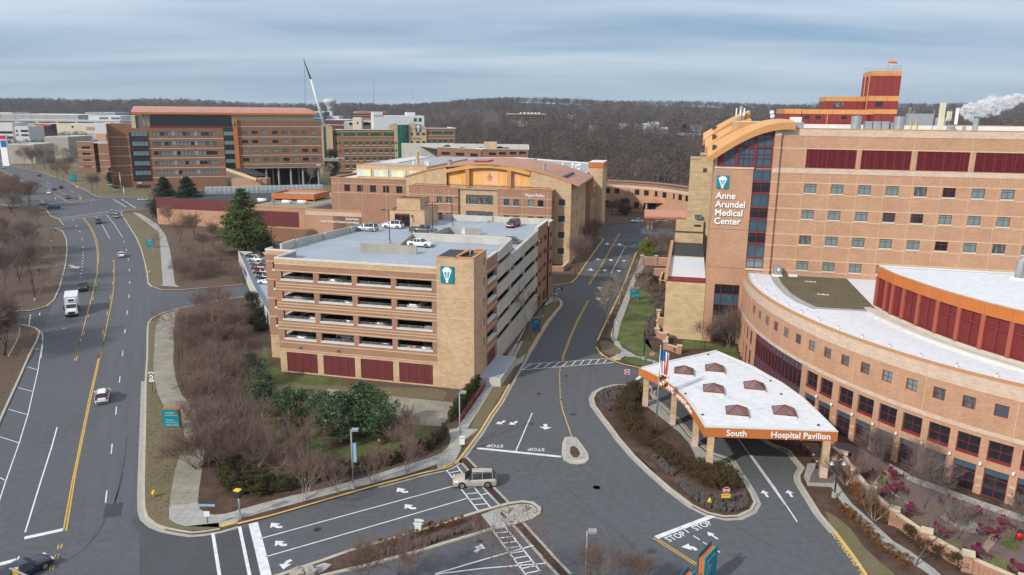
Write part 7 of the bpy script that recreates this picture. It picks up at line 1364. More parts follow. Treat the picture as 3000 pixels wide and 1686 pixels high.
# box truck
def truck():
 p,q=G('5',688,1010),G('5',672,1120);T=empty('box_truck',(*p[:2],.01),'white refrigerated box truck coming down the left-hand road','truck','vehicles on the roads',math.atan2(q[1]-p[1],q[0]-p[0]))
 mb=MB();mb.box(W0,-4.2,2.0,-1.25,1.25,1.15,3.75,'truck_box');o=mb.build('cargo_box');o.parent=T;mb=MB();mb.box(W0,2.0,2.35,-.8,.8,2.75,3.35,'white');mb.box(W0,2.35,2.37,-.5,.5,2.85,3.25,'trim_black');o=mb.build('cooling_unit');o.parent=T
 mb=MB();V=[(2.1,1.05,.55),(2.1,1.1,2.45),(3.3,1.0,2.5),(3.85,1.0,1.65),(5.0,.8,1.35),(5.1,.85,.55)];L_=[(x,-y,z) for x,y,z in V];Rr=[(x,y,z) for x,y,z in V];mb.face(L_[::-1],'car_white');mb.face(Rr,'car_white')
 for i in range(5):mb.face([L_[i],L_[i+1],Rr[i+1],Rr[i]],'car_white')
 for s in (-1,1):mb.box(W0,3.9,5.0,s*1.0-.15,s*1.0+.15,.6,1.2,'car_white');mb.box(W0,3.4,3.5,s*1.35-.12,s*1.35+.12,1.5,2.1,'trim_black')
 mb.box(W0,5.0,5.25,-1.15,1.15,.35,.7,'trim_black');mb.box(W0,5.08,5.14,-.6,.6,.75,1.2,'trim_black');mb.box(W0,-4,4.6,-.5,.5,.5,.9,'trim_black');o=mb.build('cab');o.parent=T
 mb=MB();mb.face([(3.33,-.92,2.42),(3.33,.92,2.42),(3.84,.92,1.72),(3.84,-.92,1.72)][::-1],'car_glass')
 for s in (-1,1):q_=[(2.4,s*1.115,1.6),(3.6,s*1.03,1.65),(3.2,s*1.03,2.35),(2.4,s*1.12,2.35)];mb.face(q_ if s<0 else q_[::-1],'car_glass')
 o=mb.build('window_glass');o.parent=T;o.location=(.02,0,.02)
 for x in (-2.6,4.2):
  for s in (-1,1):m_=MB();m_.tube([(x,s*.85,.5),(x,s*1.15,.5)],.5,'tyre',14,smooth=False);o=m_.build('wheel');o.parent=T;m_=MB();m_.tube([(x,s*.9,.5),(x,s*1.17,.5)],.28,'rim',10,smooth=False);r=m_.build('rim');r.parent=o
 for s in (-1,1):m_=MB();m_.box(W0,5.05,5.17,s*.95-.15,s*.95+.15,.8,1.02,'lamp_clear');o=m_.build('headlight');o.parent=T
truck()
# ================================================================ TREES AND PLANTS
mat('bark_grey',(.145,.12,.10),.9,.2,2.);mat('bark_pale',(.36,.32,.26),.9,.25,2.);mat('bark_dark',(.055,.043,.036),.9,.2,2.)
mat('twig_grey',(.19,.155,.135),.95,.0);mat('twig_brown',(.20,.14,.115),.95,.0);mat('twig_pale',(.30,.26,.21),.95,.0);mat('leaf_rust',(.20,.085,.05),.9,0)
mat('leaf_magnolia',(.045,.085,.030),.4,0,spec=.4);mat('leaf_pine',(.085,.115,.035),.8,0);mat('leaf_dark',(.030,.050,.024),.8,0);mat('leaf_hedge',(.062,.062,.020),.9,0);mat('leaf_juniper',(.070,.048,.022),.9,0);mat('leaf_bronze',(.17,.075,.018),.9,0);mat('leaf_lime',(.14,.19,.02),.9,0)
mat('grass_straw',(.25,.19,.12),.95,0);mat('grass_grey',(.20,.18,.17),.95,0)
def fmesh(name,V,F4,mats,mi=None):
 "fast mesh from arrays; F4 (n,k) indices"
 me=bpy.data.meshes.new(name);V=np.asarray(V,'f4');F4=np.asarray(F4,'i4');n,k=F4.shape;me.vertices.add(len(V));me.vertices.foreach_set('co',V.ravel());me.loops.add(n*k);me.loops.foreach_set('vertex_index',F4.ravel());me.polygons.add(n);me.polygons.foreach_set('loop_start',np.arange(n,dtype='i4')*k)
 for m in mats:me.materials.append(MATS[m])
 if mi is not None:me.polygons.foreach_set('material_index',np.asarray(mi,'i4'))
 me.update(calc_edges=True);return me
def seg_mesh(name,S,m,mi=None):
 "S: (n,8) start xyz, end xyz, r0, r1 -> three-sided twigs"
 S=np.asarray(S,float);A,B,r0,r1=S[:,:3],S[:,3:6],S[:,6],S[:,7];d=B-A;d /= np.linalg.norm(d,axis=1)[:,None]+1e-9;h=np.where(np.abs(d[:,2:3])>.9,[[1.,0,0]],[[0,0,1.]]);x=np.cross(d,h);x /= np.linalg.norm(x,axis=1)[:,None]+1e-9;y=np.cross(d,x);V=np.empty((len(S),6,3))
 for j in range(3):c,s=math.cos(2.0944*j),math.sin(2.0944*j);o=x*c+y*s;V[:,j]=A+o*r0[:,None];V[:,3+j]=B+o*r1[:,None]
 b=np.arange(len(S))[:,None]*6;F_=np.concatenate([b+[[0,1,4,3]],b+[[1,2,5,4]],b+[[2,0,3,5]]]);return fmesh(name,V.reshape(-1,3),F_,[m] if isinstance(m,str) else m,None if mi is None else np.tile(mi,3))
def grow(rng,H=10,stems=1,lean=.15,spread=.9,trunk=.25,levels=5,nb=3,r0=.16,up=.25,decay=.72,tw=.016):
 big,fine=[],[]
 def br(p,d,l,r,lv):
  steps=3 if lv<3 else 2;q=p
  for i in range(steps):
   d=d+rng.normal(0,.13+.02*lv,3);d[2] += up*.12;d /= np.linalg.norm(d);e=q+d*l/steps;ra,rb=r*(1-.22*i),r*(1-.22*(i+1));(big if lv <= 1 else fine).append((*q,*e,max(ra,tw),max(rb,tw)));q=e
   if lv<levels and (i>0 or lv>0):
    for _ in range(1 if i<steps-1 else nb-1):
     s=rng.normal(0,1,3);s -= d*(s @ d);s /= np.linalg.norm(s)+1e-6;nd=d+s*spread*rng.uniform(.5,1.05);nd[2] += up;nd /= np.linalg.norm(nd);br(q,nd,l*decay*rng.uniform(.75,1.15),rb*.68,lv+1)
  if lv<levels:nd=d+rng.normal(0,.2,3);br(q,nd/np.linalg.norm(nd),l*decay,rb*.85,lv+1)
 for k in range(stems):
  a=rng.uniform(0,6.28);d=np.array([math.cos(a)*lean,math.sin(a)*lean,1.]);d /= np.linalg.norm(d);br(np.array([math.cos(a),math.sin(a),0])*.12*(stems>1),d,H*trunk,r0/(1 if stems==1 else 1.6),0)
 B,Fn=np.array(big),np.array(fine);k=H/max(Fn[:,5].max(),1e-3);B[:,:6] *= k;Fn[:,:6] *= k;return B,Fn
TP={}
def proto(key,seeds,bark,twig,**kw):
 TP[key]=[]
 for s in seeds:B,Fn=grow(np.random.default_rng(s),**kw);TP[key].append((seg_mesh('trunk',B,bark),seg_mesh('crown',Fn,twig),kw['H']))
proto('oak',(1,2,3),'bark_grey','twig_grey',H=11,trunk=.2,levels=5,nb=3,spread=.85,r0=.17,decay=.8,tw=.012)
proto('oakb',(4,5,6),'bark_dark','twig_brown',H=9,trunk=.14,levels=5,nb=3,spread=.8,r0=.14,up=.35,decay=.8,tw=.011)
proto('pale',(7,8,9),'bark_pale','twig_pale',H=10,trunk=.2,levels=4,nb=3,spread=.9,r0=.17,decay=.82,tw=.018)
proto('myrtle',(10,11,12,13),'bark_pale','twig_brown',H=5,stems=6,lean=.55,trunk=.3,levels=4,nb=2,spread=.42,r0=.09,up=.3,decay=.78,tw=.009)
proto('thicket',(14,15,16),'bark_grey','twig_brown',H=6,stems=7,lean=.5,trunk=.22,levels=4,nb=2,spread=.5,r0=.08,up=.25,decay=.8,tw=.009)
proto('young',(17,18,19),'bark_grey','twig_grey',H=11,trunk=.3,levels=4,nb=3,spread=.75,r0=.13,up=.3,decay=.72,tw=.014)
proto('birch',(20,21),'bark_pale','twig_brown',H=9,stems=3,lean=.6,trunk=.2,levels=4,nb=3,spread=.75,r0=.12,up=.1,decay=.8,tw=.014)
def tree(key,loc,h,label,group=None,name='bare_tree',cat='tree',i=None,rz=None,wide=1.0):
 L_=TP[key];t,c,H_=L_[random.randrange(len(L_)) if i is None else i % len(L_)];s=h/H_;T=empty(name,loc,label,cat,group,random.uniform(0,6.28) if rz is None else rz);T.scale=(s*wide,s*wide,s);link('trunk',t,T);link('crown',c,T);return T
def tpx(key,k,x,y,h,label,group=None,**kw):return tree(key,G(k,x,y,ZL-.03),h,label,group,**kw)
# --- leafy crowns from many small faces
def quads(P,size,rng,flat=0.0,asp=1.6):
 n=len(P);N_=rng.normal(0,1,(n,3));N_[:,2] += flat*2;N_ /= np.linalg.norm(N_,axis=1)[:,None];u=np.cross(N_,rng.normal(0,1,(n,3)));u /= np.linalg.norm(u,axis=1)[:,None]+1e-9;v=np.cross(N_,u);s=(size*rng.uniform(.6,1.3,n))[:,None];return np.stack([P-u*s*asp,P-v*s*.6,P+u*s*asp,P+v*s*.6],1).reshape(-1,3)
def qmesh(name,V,mats,mi=None):return fmesh(name,V,np.arange(len(V)).reshape(-1,4),mats,mi)
def clump_crown(rng,H,R,n,clumps,size,z0=.12,flat=.3,shape='ov'):
 C_=[]
 while len(C_)<clumps:
  t=rng.uniform(0,1);r=R*(math.sin(math.pi*(.12+.8*t)) if shape=='ov' else (1-t) ** .8)*math.sqrt(rng.uniform(.15,1));a=rng.uniform(0,6.28);C_.append((r*math.cos(a),r*math.sin(a),H*(z0+(1-z0)*t*.95)))
 C_=np.array(C_);k=rng.integers(0,clumps,n);d=rng.normal(0,1,(n,3));d /= np.linalg.norm(d,axis=1)[:,None];cr=R*rng.uniform(.22,.42,clumps);return quads(C_[k]+d*(cr[k]*rng.uniform(.6,1.05,n))[:,None]*[1,1,.75],size,rng,flat)
def leafy(key,seeds,m,bark,H,R,n,clumps,size,**kw):
 TP[key]=[]
 for s in seeds:
  rng=np.random.default_rng(s);V=clump_crown(rng,H,R,n,clumps,size,**kw);S=[(0,0,0,0,0,H*.8,.03*H,.01*H)]+[(0,0,H*t,R*.7*math.cos(a),R*.7*math.sin(a),H*min(.95,t+.25),.012*H,.004*H) for t,a in zip(np.linspace(.15,.7,9),rng.uniform(0,6.28,9))];TP[key].append((seg_mesh('trunk',S,bark),qmesh('crown',V,[m]),H))
leafy('magnolia',(31,32,33),'leaf_magnolia','bark_pale',6,2.3,5200,60,.10,z0=.22)
leafy('holly',(34,35),'leaf_dark','bark_dark',8,3.2,6500,80,.13,z0=.04)
leafy('shrub',(36,37),'leaf_hedge','bark_dark',1.6,.75,1500,24,.045,z0=.02)
leafy('column',(38,39,40),'leaf_hedge','bark_dark',2.2,.62,1700,34,.05,z0=.02)
leafy('juniper',(41,42,43),'leaf_juniper','bark_dark',1.4,1.0,1500,26,.05,z0=.02)
leafy('bronze',(44,45),'leaf_bronze','bark_dark',1.1,.6,900,18,.045,z0=.02)
leafy('lime',(46,),'leaf_lime','bark_dark',3,1.6,2400,36,.08,z0=.05)
def pine_crown(rng,H,R,n):
 P=[]
 for lv in np.linspace(.10,.97,26):
  r=R*min(1,1.5*(1-lv)) ** .8*min(1,.55+lv*1.8)*rng.uniform(.8,1.1);nbch=max(4,int(11*(1-lv)+4))
  for a in rng.uniform(0,6.28,nbch):
   L_=r*rng.uniform(.7,1.1);t=np.sqrt(rng.uniform(.05,1,n // 260));w=.09*L_+.22;q=np.c_[np.cos(a)*L_*t,np.sin(a)*L_*t,H*lv+.10*L_*np.sin(t*2.6)-.02*L_];P.append(q+rng.normal(0,1,q.shape)*[w,w,w*.4])
 return quads(np.concatenate(P),.17,rng,.6)
rg=np.random.default_rng(50);TP['pine']=[(seg_mesh('trunk',[(0,0,0,0,0,14,.28,.05)],'bark_dark'),qmesh('crown',pine_crown(rg,14.5,6.0,26000),['leaf_pine']),14.5),(seg_mesh('trunk',[(0,0,0,0,0,14,.28,.05)],'bark_dark'),qmesh('crown',pine_crown(rg,14.5,5.4,20000),['leaf_dark']),14.5)]
# ---- placement: the big pines
tpx('pine','D',618,636,19.5,'large yellow-green pine left of the garage roof',name='pine_tree',i=0,wide=1.0)
tpx('pine','D',668,640,7,'low dark pine skirt right of the large yellow-green pine',name='pine_tree',i=1,wide=1.2);tpx('pine','D',420,556,17,'dark evergreen in front of the brown office, left of two','dark evergreens by the far junction',name='pine_tree',i=1,wide=1.05);tpx('pine','D',478,560,17.5,'dark evergreen in front of the brown office, right of two','dark evergreens by the far junction',name='pine_tree',i=1,wide=1.05)
tpx('holly','B',880,1020,17,'very dark evergreen below the skybridge, against the green-windowed clinic',name='evergreen_tree',wide=.75)
for x,y,h,l in ((1055,1085,9,'small dark conifer at the left corner of the brown office'),):tpx('pine','A',x,y,h,l,name='pine_tree',i=1,wide=.9)
for j,(x,y,h) in enumerate(((1045,1110,3),(1075,1125,3.2),(1105,1140,3))):tpx('shrub','A',x,y,h,['leftmost','middle','rightmost'][j]+' of three round green shrubs at the brown office corner','round shrubs at the office corner',name='round_shrub',cat='shrub')
# magnolias below the garage
for k,x,y,h,l in (('9',1900,340,5.5,'dark magnolia nearest the garage front wall'),('9',1960,480,5.5,'dark magnolia second from the garage wall, in the dense row'),('9',1985,580,5.5,'dark magnolia third in the dense row left of the slab'),('10',640,270,5,'magnolia at the left corner of the concrete slab'),('10',720,300,5,'magnolia just left of the group of four on the lawn'),('10',905,375,6,'leftmost magnolia of the group of four before the slab'),('10',1025,450,7,'second magnolia of the group of four, with a pale trunk'),('10',1190,385,7.5,'tallest magnolia of the group of four, third along'),('10',1320,440,6.8,'rightmost magnolia of the group of four')):
 tpx('magnolia',k,x,y,h,l,'magnolias on the garage lawn',name='magnolia_tree')
 if k=='10':c=G(k,x,y);mb=MB();n=10;mb.tube([(*c[:2],ZL),(*c[:2],ZL+.18)],[1.3,.5],'mulch',n);tag(mb.build('mulch_ring'),'dark mulch mound under the '+l.replace(' of the group of four',' of four').replace(' before the slab',''),'mulch mound','mulch mounds under the magnolias')
tpx('holly','6',110,1020,6.5,'glossy dark evergreen against the left garage wall',name='evergreen_tree',wide=.8);tpx('holly','6',160,1080,4.5,'lower dark evergreen at the left garage corner, right of the taller one',name='evergreen_tree',wide=.9);tpx('lime','M2',970,960,5,'bright lime-green shrub beside the fenced court',name='lime_shrub',cat='shrub')
# hedges: upright shrubs in rows
def row(key,k,pts,step,h,label,group,name='hedge_shrub',j=.15,wide=1.0,z=ZL,lim=99):
 P=[np.array(p) for p in GL(k,pts)];d=np.r_[0,np.cumsum([np.hypot(*(b-a)) for a,b in zip(P,P[1:])])];n=max(2,int(d[-1]/step));
 for i in range(min(n,lim)):
  s=d[-1]*(i+.5)/n;p=(np.interp(s,d,[q[0] for q in P])+random.uniform(-j,j),np.interp(s,d,[q[1] for q in P])+random.uniform(-j,j),z);tree(key,p,h*random.uniform(.88,1.12),label,group,name=name,cat='shrub',wide=wide)
row('column','9',[(1680,1000),(1700,1080),(1745,1130),(1830,1160),(1960,1172),(2080,1150)],1.0,2.6,'tufted green hedge shrub in the row curving round the corner bed','hedge round the corner bed',wide=1.15);row('column','9',[(1650,880),(1740,860),(1790,960),(1830,1060),(1900,1110),(2050,1110)],1.05,2.4,'tufted green hedge shrub in the row curving round the corner bed','hedge round the corner bed',wide=1.15)
row('column','10',[(560,830),(700,790),(900,740),(1090,690),(1300,640),(1480,590),(1620,540),(1740,470),(1820,400)],1.05,2.1,'dark green hedge shrub behind the sidewalk crape myrtles','long hedge behind the sidewalk',wide=1.2)
row('column','10',[(1850,300),(1900,240),(1980,120),(2060,10)],.9,2.2,'dark green hedge shrub along the maroon railing','hedge by the maroon railing',wide=1.1)
row('juniper','11',[(1480,440),(1420,540),(1370,640),(1350,700),(1400,790),(1470,890),(1560,960),(1680,1030),(1800,1120),(1950,1210),(2100,1290),(2300,1380)],.95,1.5,'dense brown-green juniper in the thick curving hedge of the canopy island','juniper hedge on the canopy island',wide=1.15)
row('juniper','11',[(1530,480),(1470,560),(1430,650),(1430,720),(1500,830),(1620,900),(1660,930)],1.05,1.5,'dense brown-green juniper in the thick curving hedge of the canopy island','juniper hedge on the canopy island',wide=1.1)
row('juniper','13',[(1800,500),(1900,530),(2010,560),(2080,600),(2090,660)],.9,1.4,'dense brown-green juniper in the thick curving hedge of the canopy island','juniper hedge on the canopy island',wide=1.2);row('juniper','13',[(1700,500),(1800,580),(1900,620),(2000,660)],.9,1.3,'dense brown-green juniper in the thick curving hedge of the canopy island','juniper hedge on the canopy island',wide=1.2);row('juniper','13',[(1740,430),(1830,470),(1960,490),(2080,520)],.9,1.3,'dense brown-green juniper in the thick curving hedge of the canopy island','juniper hedge on the canopy island',wide=1.1)
row('bronze','12',[(680,950),(740,1000),(800,1060),(860,1120),(920,1190),(990,1250),(1060,1300),(1130,1350),(1200,1400)],.95,1.0,'small bronze-orange shrub in the line between kerb and patio walk','bronze shrubs along the patio walk',name='bronze_shrub',wide=1.1)
row('bronze','12',[(780,820),(830,900),(900,960),(970,1010),(1030,1060)],1.0,1.5,'larger brown shrub below the brick patio wall','brown shrubs below the patio wall',name='brown_shrub',wide=1.0);row('juniper','12',[(1130,1150),(1250,1230),(1380,1310),(1500,1370),(1620,1430)],1.6,1.4,'olive shrub in the lower bed of the patio wall','olive shrubs below the patio wall',name='olive_shrub')
row('bronze','10',[(1130,1300),(1300,1255),(1450,1205),(1600,1150),(1720,1110),(1850,1075),(1960,1040)],.95,.9,'bronze shrub in the narrow entrance median','bronze shrubs in the median',name='bronze_shrub')
row('juniper','7',[(1480,880),(1600,860),(1700,900),(1800,950),(1850,1020),(1880,1100)],2.0,1.6,'brown clipped shrub on the slope below the tan wing','slope shrubs below the tan wing',name='slope_shrub')
for x,y in ((1000,740),(970,660),(1560,1000),(1620,1120),(1500,760)):pass
# ornamental grasses as ground cover
def tufts(name,k,poly,n,h,m,z=ZL):
 P=np.array(GL(k,poly,z));lo,hi=P.min(0),P.max(0);rng=np.random.default_rng(len(poly)*7+n);S=[]
 def inside(x,y):
  c=False;j=len(P)-1
  for i in range(len(P)):
   if (P[i][1]>y) != (P[j][1]>y) and x<(P[j][0]-P[i][0])*(y-P[i][1])/(P[j][1]-P[i][1])+P[i][0]:c=not c
   j=i
  return c
 while len(S)<n*22:
  x,y=rng.uniform(lo,hi)
  if inside(x,y):
   hh=h*rng.uniform(.7,1.2)
   for _ in range(22):d=rng.normal(0,.38,2)*hh;S.append((x,y,z,x+d[0]*.5,y+d[1]*.5,z+hh*rng.uniform(.6,1),.022,.012))
 o=bpy.data.objects.new(name,seg_mesh(name,S,m));SC.collection.objects.link(o);o['kind']='stuff'
tufts('lavender_bed','13',[(1540,580),(1620,565),(1750,640),(1850,690),(1970,720),(2060,720),(2180,700),(2235,760),(2180,830),(2050,860),(1900,840),(1760,780),(1640,680)],320,.6,'grass_grey')
tufts('grass_tussocks','11',[(1130,520),(1200,460),(1350,430),(1440,430),(1400,530),(1340,620),(1230,660),(1160,600)],230,.6,'grass_grey');tufts('lavender_bed','13',[(1290,350),(1350,330),(1560,500),(1530,540),(1400,440)],70,.6,'grass_grey')
tufts('grass_tussocks','10',[(1200,1310),(1500,1235),(1800,1150),(2010,1075),(2000,1110),(1700,1210),(1400,1290)],120,.5,'grass_grey');tufts('grass_tussocks','7',[(1600,1040),(1750,1000),(1860,1060),(1900,1200),(1700,1250),(1650,1400),(1590,1440),(1600,1260),(1680,1180)],260,.8,'grass_grey');tufts('grass_tussocks','7',[(1500,890),(1640,870),(1790,960),(1700,1000),(1560,950)],160,.9,'twig_brown')
tufts('lawn_grass','9',[(1110,300),(1165,300),(1200,420),(1260,560),(1380,650),(1385,740),(1310,1000),(1275,1340),(1180,1370),(1105,1250)],900,.09,'grass_straw')
# bare street trees and thickets
M1='crape myrtles along the entrance sidewalk'
for x,y,h,l in ((745,880,5.8,'largest crape myrtle, second from the corner signal'),(1000,808,4.6,'small crape myrtle just left of the banner lamp'),(1270,738,5,'crape myrtle right of the banner lamp'),(1525,668,5,'crape myrtle farthest right before the tactile pad')):tpx('myrtle','10',x,y,h,l+' on the entrance sidewalk',M1,wide=1.05)
for x,y,h in ((390,640,5.2),(560,650,5),(690,560,5),(720,450,5.2),(1560,440,5.5),(1500,520,5),(250,560,5.5),(860,480,4.6)):tpx('myrtle','10',x,y,h,'multi-stemmed bare crape myrtle on the lawn behind the hedge','crape myrtles behind the hedge',wide=1.1)
rr_=random.Random(5)
for i in range(34):x,y=rr_.uniform(1480,1900),rr_.uniform(60,980);x=min(x,1560+y*.5);tpx('thicket','9',x,y,rr_.uniform(4.8,6.6),'bare reddish-brown thicket shrub on the slope beside the curved path','thicket beside the curved path',name='bare_shrub',cat='shrub',wide=1.25)
for i in range(26):x,y=rr_.uniform(1700,2250),rr_.uniform(930,1400);tpx('thicket','5',x,y,rr_.uniform(4,6),'bare brown shrub on the bank below the side driveway','shrubs below the side driveway',name='bare_shrub',cat='shrub',wide=1.2)
for i in range(24):x,y=rr_.uniform(1660,2250),rr_.uniform(480,740);tpx('thicket','5',x,y,rr_.uniform(3.5,5.5),'low bare shrub on the bank above the side driveway','shrubs above the side driveway',name='bare_shrub',cat='shrub',wide=1.3)
tpx('birch','5',1930,1290,9,'broad multi-stemmed river birch with pale limbs spreading over the driveway bank',i=0,wide=1.5);tpx('birch','5',2060,1240,8,'leaning multi-stemmed birch right of the broad one',i=1,wide=1.3)
for x,y,h,l in ((1440,495,9.5,'pale young plane tree behind the teal sign on the verge'),):tpx('pale','5',x,y,h,l,wide=1.0,i=0)
for x,y,h,l in ((1700,350,9,'bare tree at the left of the planted bank below the pine'),(1850,330,10,'bare tree in the middle of the planted bank'),(2000,380,8.5,'bare tree on the bank just left of the pine trunk'),(1600,220,9,'bare tree near the far end of the verge path'),(1900,480,8,'round bare tree lowest on the planted bank')):tpx('oakb','5',x,y,h,l,'bare trees on the planted bank',wide=1.15)
for x,y,h,l in ((1480,1450,13,'pale bare tree in front of the dark evergreens, left'),(1640,1420,15,'tall bare tree in front of the dark evergreens, middle'),(1800,1440,14,'tall bare tree right of the dark evergreens')):tpx('oak' if x>1500 else 'pale','A',x,y,h,l,'bare trees by the dark evergreens')
# west woods
for i in range(34):
 x,y=rr_.uniform(-300,460),rr_.uniform(60,1450);
 if y>980 and x>60:x=rr_.uniform(-300,40)
 if 950<y<1140:continue
 if x>400-max(0,(y-500))*.35:x -= 150
 tpx('oak' if i % 3 else 'oakb','5',x,y,rr_.uniform(9,14),'bare tree in the dense roadside wood at the left edge','trees of the left roadside wood',wide=1.15)
for i in range(16):tpx('oakb','A',rr_.uniform(-200,330),rr_.uniform(1190,1420),rr_.uniform(11,15),'bare tree in the wood left of the far junction','trees of the left roadside wood',wide=1.1)
for x,y,h,l in ((370,850,8.5,'pale-barked young tree by the left sidewalk near the side street'),(490,440,8,'slim pale tree by the left sidewalk bulb')):tpx('pale','5',x,y,h,l,i=1)
# bottom foreground trees
for k,x,y,h,key,l in (('10',1215,1560,6,'oakb','bare tree rising from the bottom edge, leftmost below the median'),('10',1480,1600,6.5,'oakb','bare tree at the bottom edge beside the median'),('10',2440,1640,9,'young','rust-leaved tree at the bottom edge over the ladder crosswalk'),('13',830,1620,6.3,'oakb','bare tree at the bottom edge right of the tall lamp'),('13',1150,1640,5.2,'oakb','smaller bare tree at the bottom edge, left of the teal sign backs'),('12',1240,1380,9.5,'young','tall bare tree in front of the patio wall, bottom right')):tpx(key,k,x,y,h,l,wide=1.1)
def leaves_on(k,x,y,h,n,R,m='leaf_rust',name='dead_leaves'):
 c=G(k,x,y);rng=np.random.default_rng(n);t=rng.uniform(.25,1,n);a=rng.uniform(0,6.28,n);r=R*np.sin(np.pi*(.1+.8*t))*np.sqrt(rng.uniform(.3,1,n));P=np.c_[c[0]+r*np.cos(a),c[1]+r*np.sin(a),h*t];return qmesh(name,quads(P,.05,rng),[m])
for o in [o for o in SC.objects if o.type=='EMPTY' and 'rust-leaved' in o.get('label','')]:q=bpy.data.objects.new('dead_leaves',leaves_on('10',2440,1640,9,1500,2.6));SC.collection.objects.link(q);setpar(q,o)
for o in [o for o in SC.objects if o.type=='EMPTY' and 'right of the tall lamp' in o.get('label','')]:q=bpy.data.objects.new('dead_leaves',leaves_on('13',830,1620,6.2,400,2.0));SC.collection.objects.link(q);setpar(q,o)
# patio trees
for x,y,h,l in ((870,640,6,'bare patio tree nearest the canopy'),(990,720,6.5,'bare patio tree beside the first lawn square'),(1200,700,6,'bare patio tree close to the cafeteria windows'),(1310,950,7,'bushy bare patio tree in the middle of the tables'),(1480,900,6,'bare patio tree behind the crowded tables'),(1570,1180,5,'thin bare tree on the brown lawn square'),(1990,1190,6,'bare tree on the green lawn square by the red bin')):tpx('oak','12',x,y,h,l,'bare trees on the patio')
for x,y,h,l in ((718,765,4.5,'small white-stemmed tree on the bed beside the arched lamp'),(932,1035,4.2,'small white-stemmed tree below the brick wall piers')):tpx('myrtle','12',x,y,h,l,'white-stemmed trees below the patio wall')
for x,y,h,l in ((340,950,10,'left white birch before the tall lobby window'),(365,950,9.5,'right white birch before the tall lobby window')):tpx('birch','8',x-10,y,h,l,'birches before the lobby window',i=1,wide=.6)
tpx('oakb','8',160,975,6.5,'low bare tree by the court path left of the birches');tpx('oakb','7',1975,1180,6,'fan-shaped bare tree against the yellow block wall',wide=1.1)
for x,y,h,l in ((505,1440,12,'slim tree with a few brown leaves on the garage verge by the teal sign'),):tpx('young','7',x,y,h,l,i=0)
for x,y,h,l in ((910,830,12.5,'nearest cypress-like bare tree at the clinic corner'),(955,800,12,'second bare cypress-like tree at the clinic corner'),(1060,620,11,'third bare tree along the clinic kerb'),(1100,560,10.5,'fourth bare tree along the clinic kerb'),(1130,520,9,'fifth bare tree along the clinic kerb, farthest')):tpx('oakb','7',x,y,h,l,'bare trees along the clinic kerb',wide=.8)
for x,y,h,l in ((1235,1290,9.5,'pale plane tree over the road, nearest'),(1330,1100,9,'pale plane tree over the road, middle'),(1400,900,8.5,'pale plane tree over the road, farthest')):tpx('pale','7',x,y,h,l,'plane trees beside the hospital drive',wide=1.05)
for i,(x,y,h) in enumerate(((1640,640,7),(1720,600,7),(1800,620,7.5),(1920,580,11),(1900,480,7),(1660,440,6),(1760,460,6.5),(1580,420,5),(1850,700,5))):tpx('oakb','7',x,y,h,['bare tree left in the court garden','bare tree in the court garden','bare tree right in the court garden','tallest bare tree beside the low tan wing','bare tree in the drop-off island, right','bare tree in the drop-off island, left','bare tree in the drop-off island, middle','small bare shrub at the drop-off island tip','bare shrub tree at the court wall'][i],'trees of the drop-off garden',wide=1.15)
for i,(x,y,h) in enumerate(((150,290,6),(200,300,7),(250,270,5),(1200,290,7),(1290,280,8),(1420,300,7))):tpx('oakb','X1',x+1000 if x<1000 else x,y+640,h,'bare garden tree before the curved connector','garden trees at the connector')
tpx('holly','X1',1395,930,7,'dense green holly before the curved connector',name='evergreen_tree')
for x,y,h,l in ((650,1060,14,'pale plane tree under the brown office, left'),(850,1050,13,'pale plane tree under the brown office, right')):tpx('pale','B',x,y+60,h,l,'plane trees under the brown office')
for i,(x,y,h) in enumerate(((230,930,17),(330,960,16),(420,950,17),(480,990,13),(540,1040,12),(600,1070,12),(640,1010,14),(150,890,16))):tpx('oakb','A',x,y,h,'bare street tree along the far road, %s' % ['beside the white offices','before the warehouse','tall, before the warehouse end','small, kerbside','kerbside, middle','kerbside, nearest the brick garage','reddish, left of the brick garage','farthest left'][i],'street trees along the far road',wide=1.1)
tpx('oakb','A',875,1180,11,'bare rounded tree on the corner lawn by the traffic signal',wide=1.25);tpx('oakb','A',915,1130,8,'smaller bare tree behind the rounded corner tree')
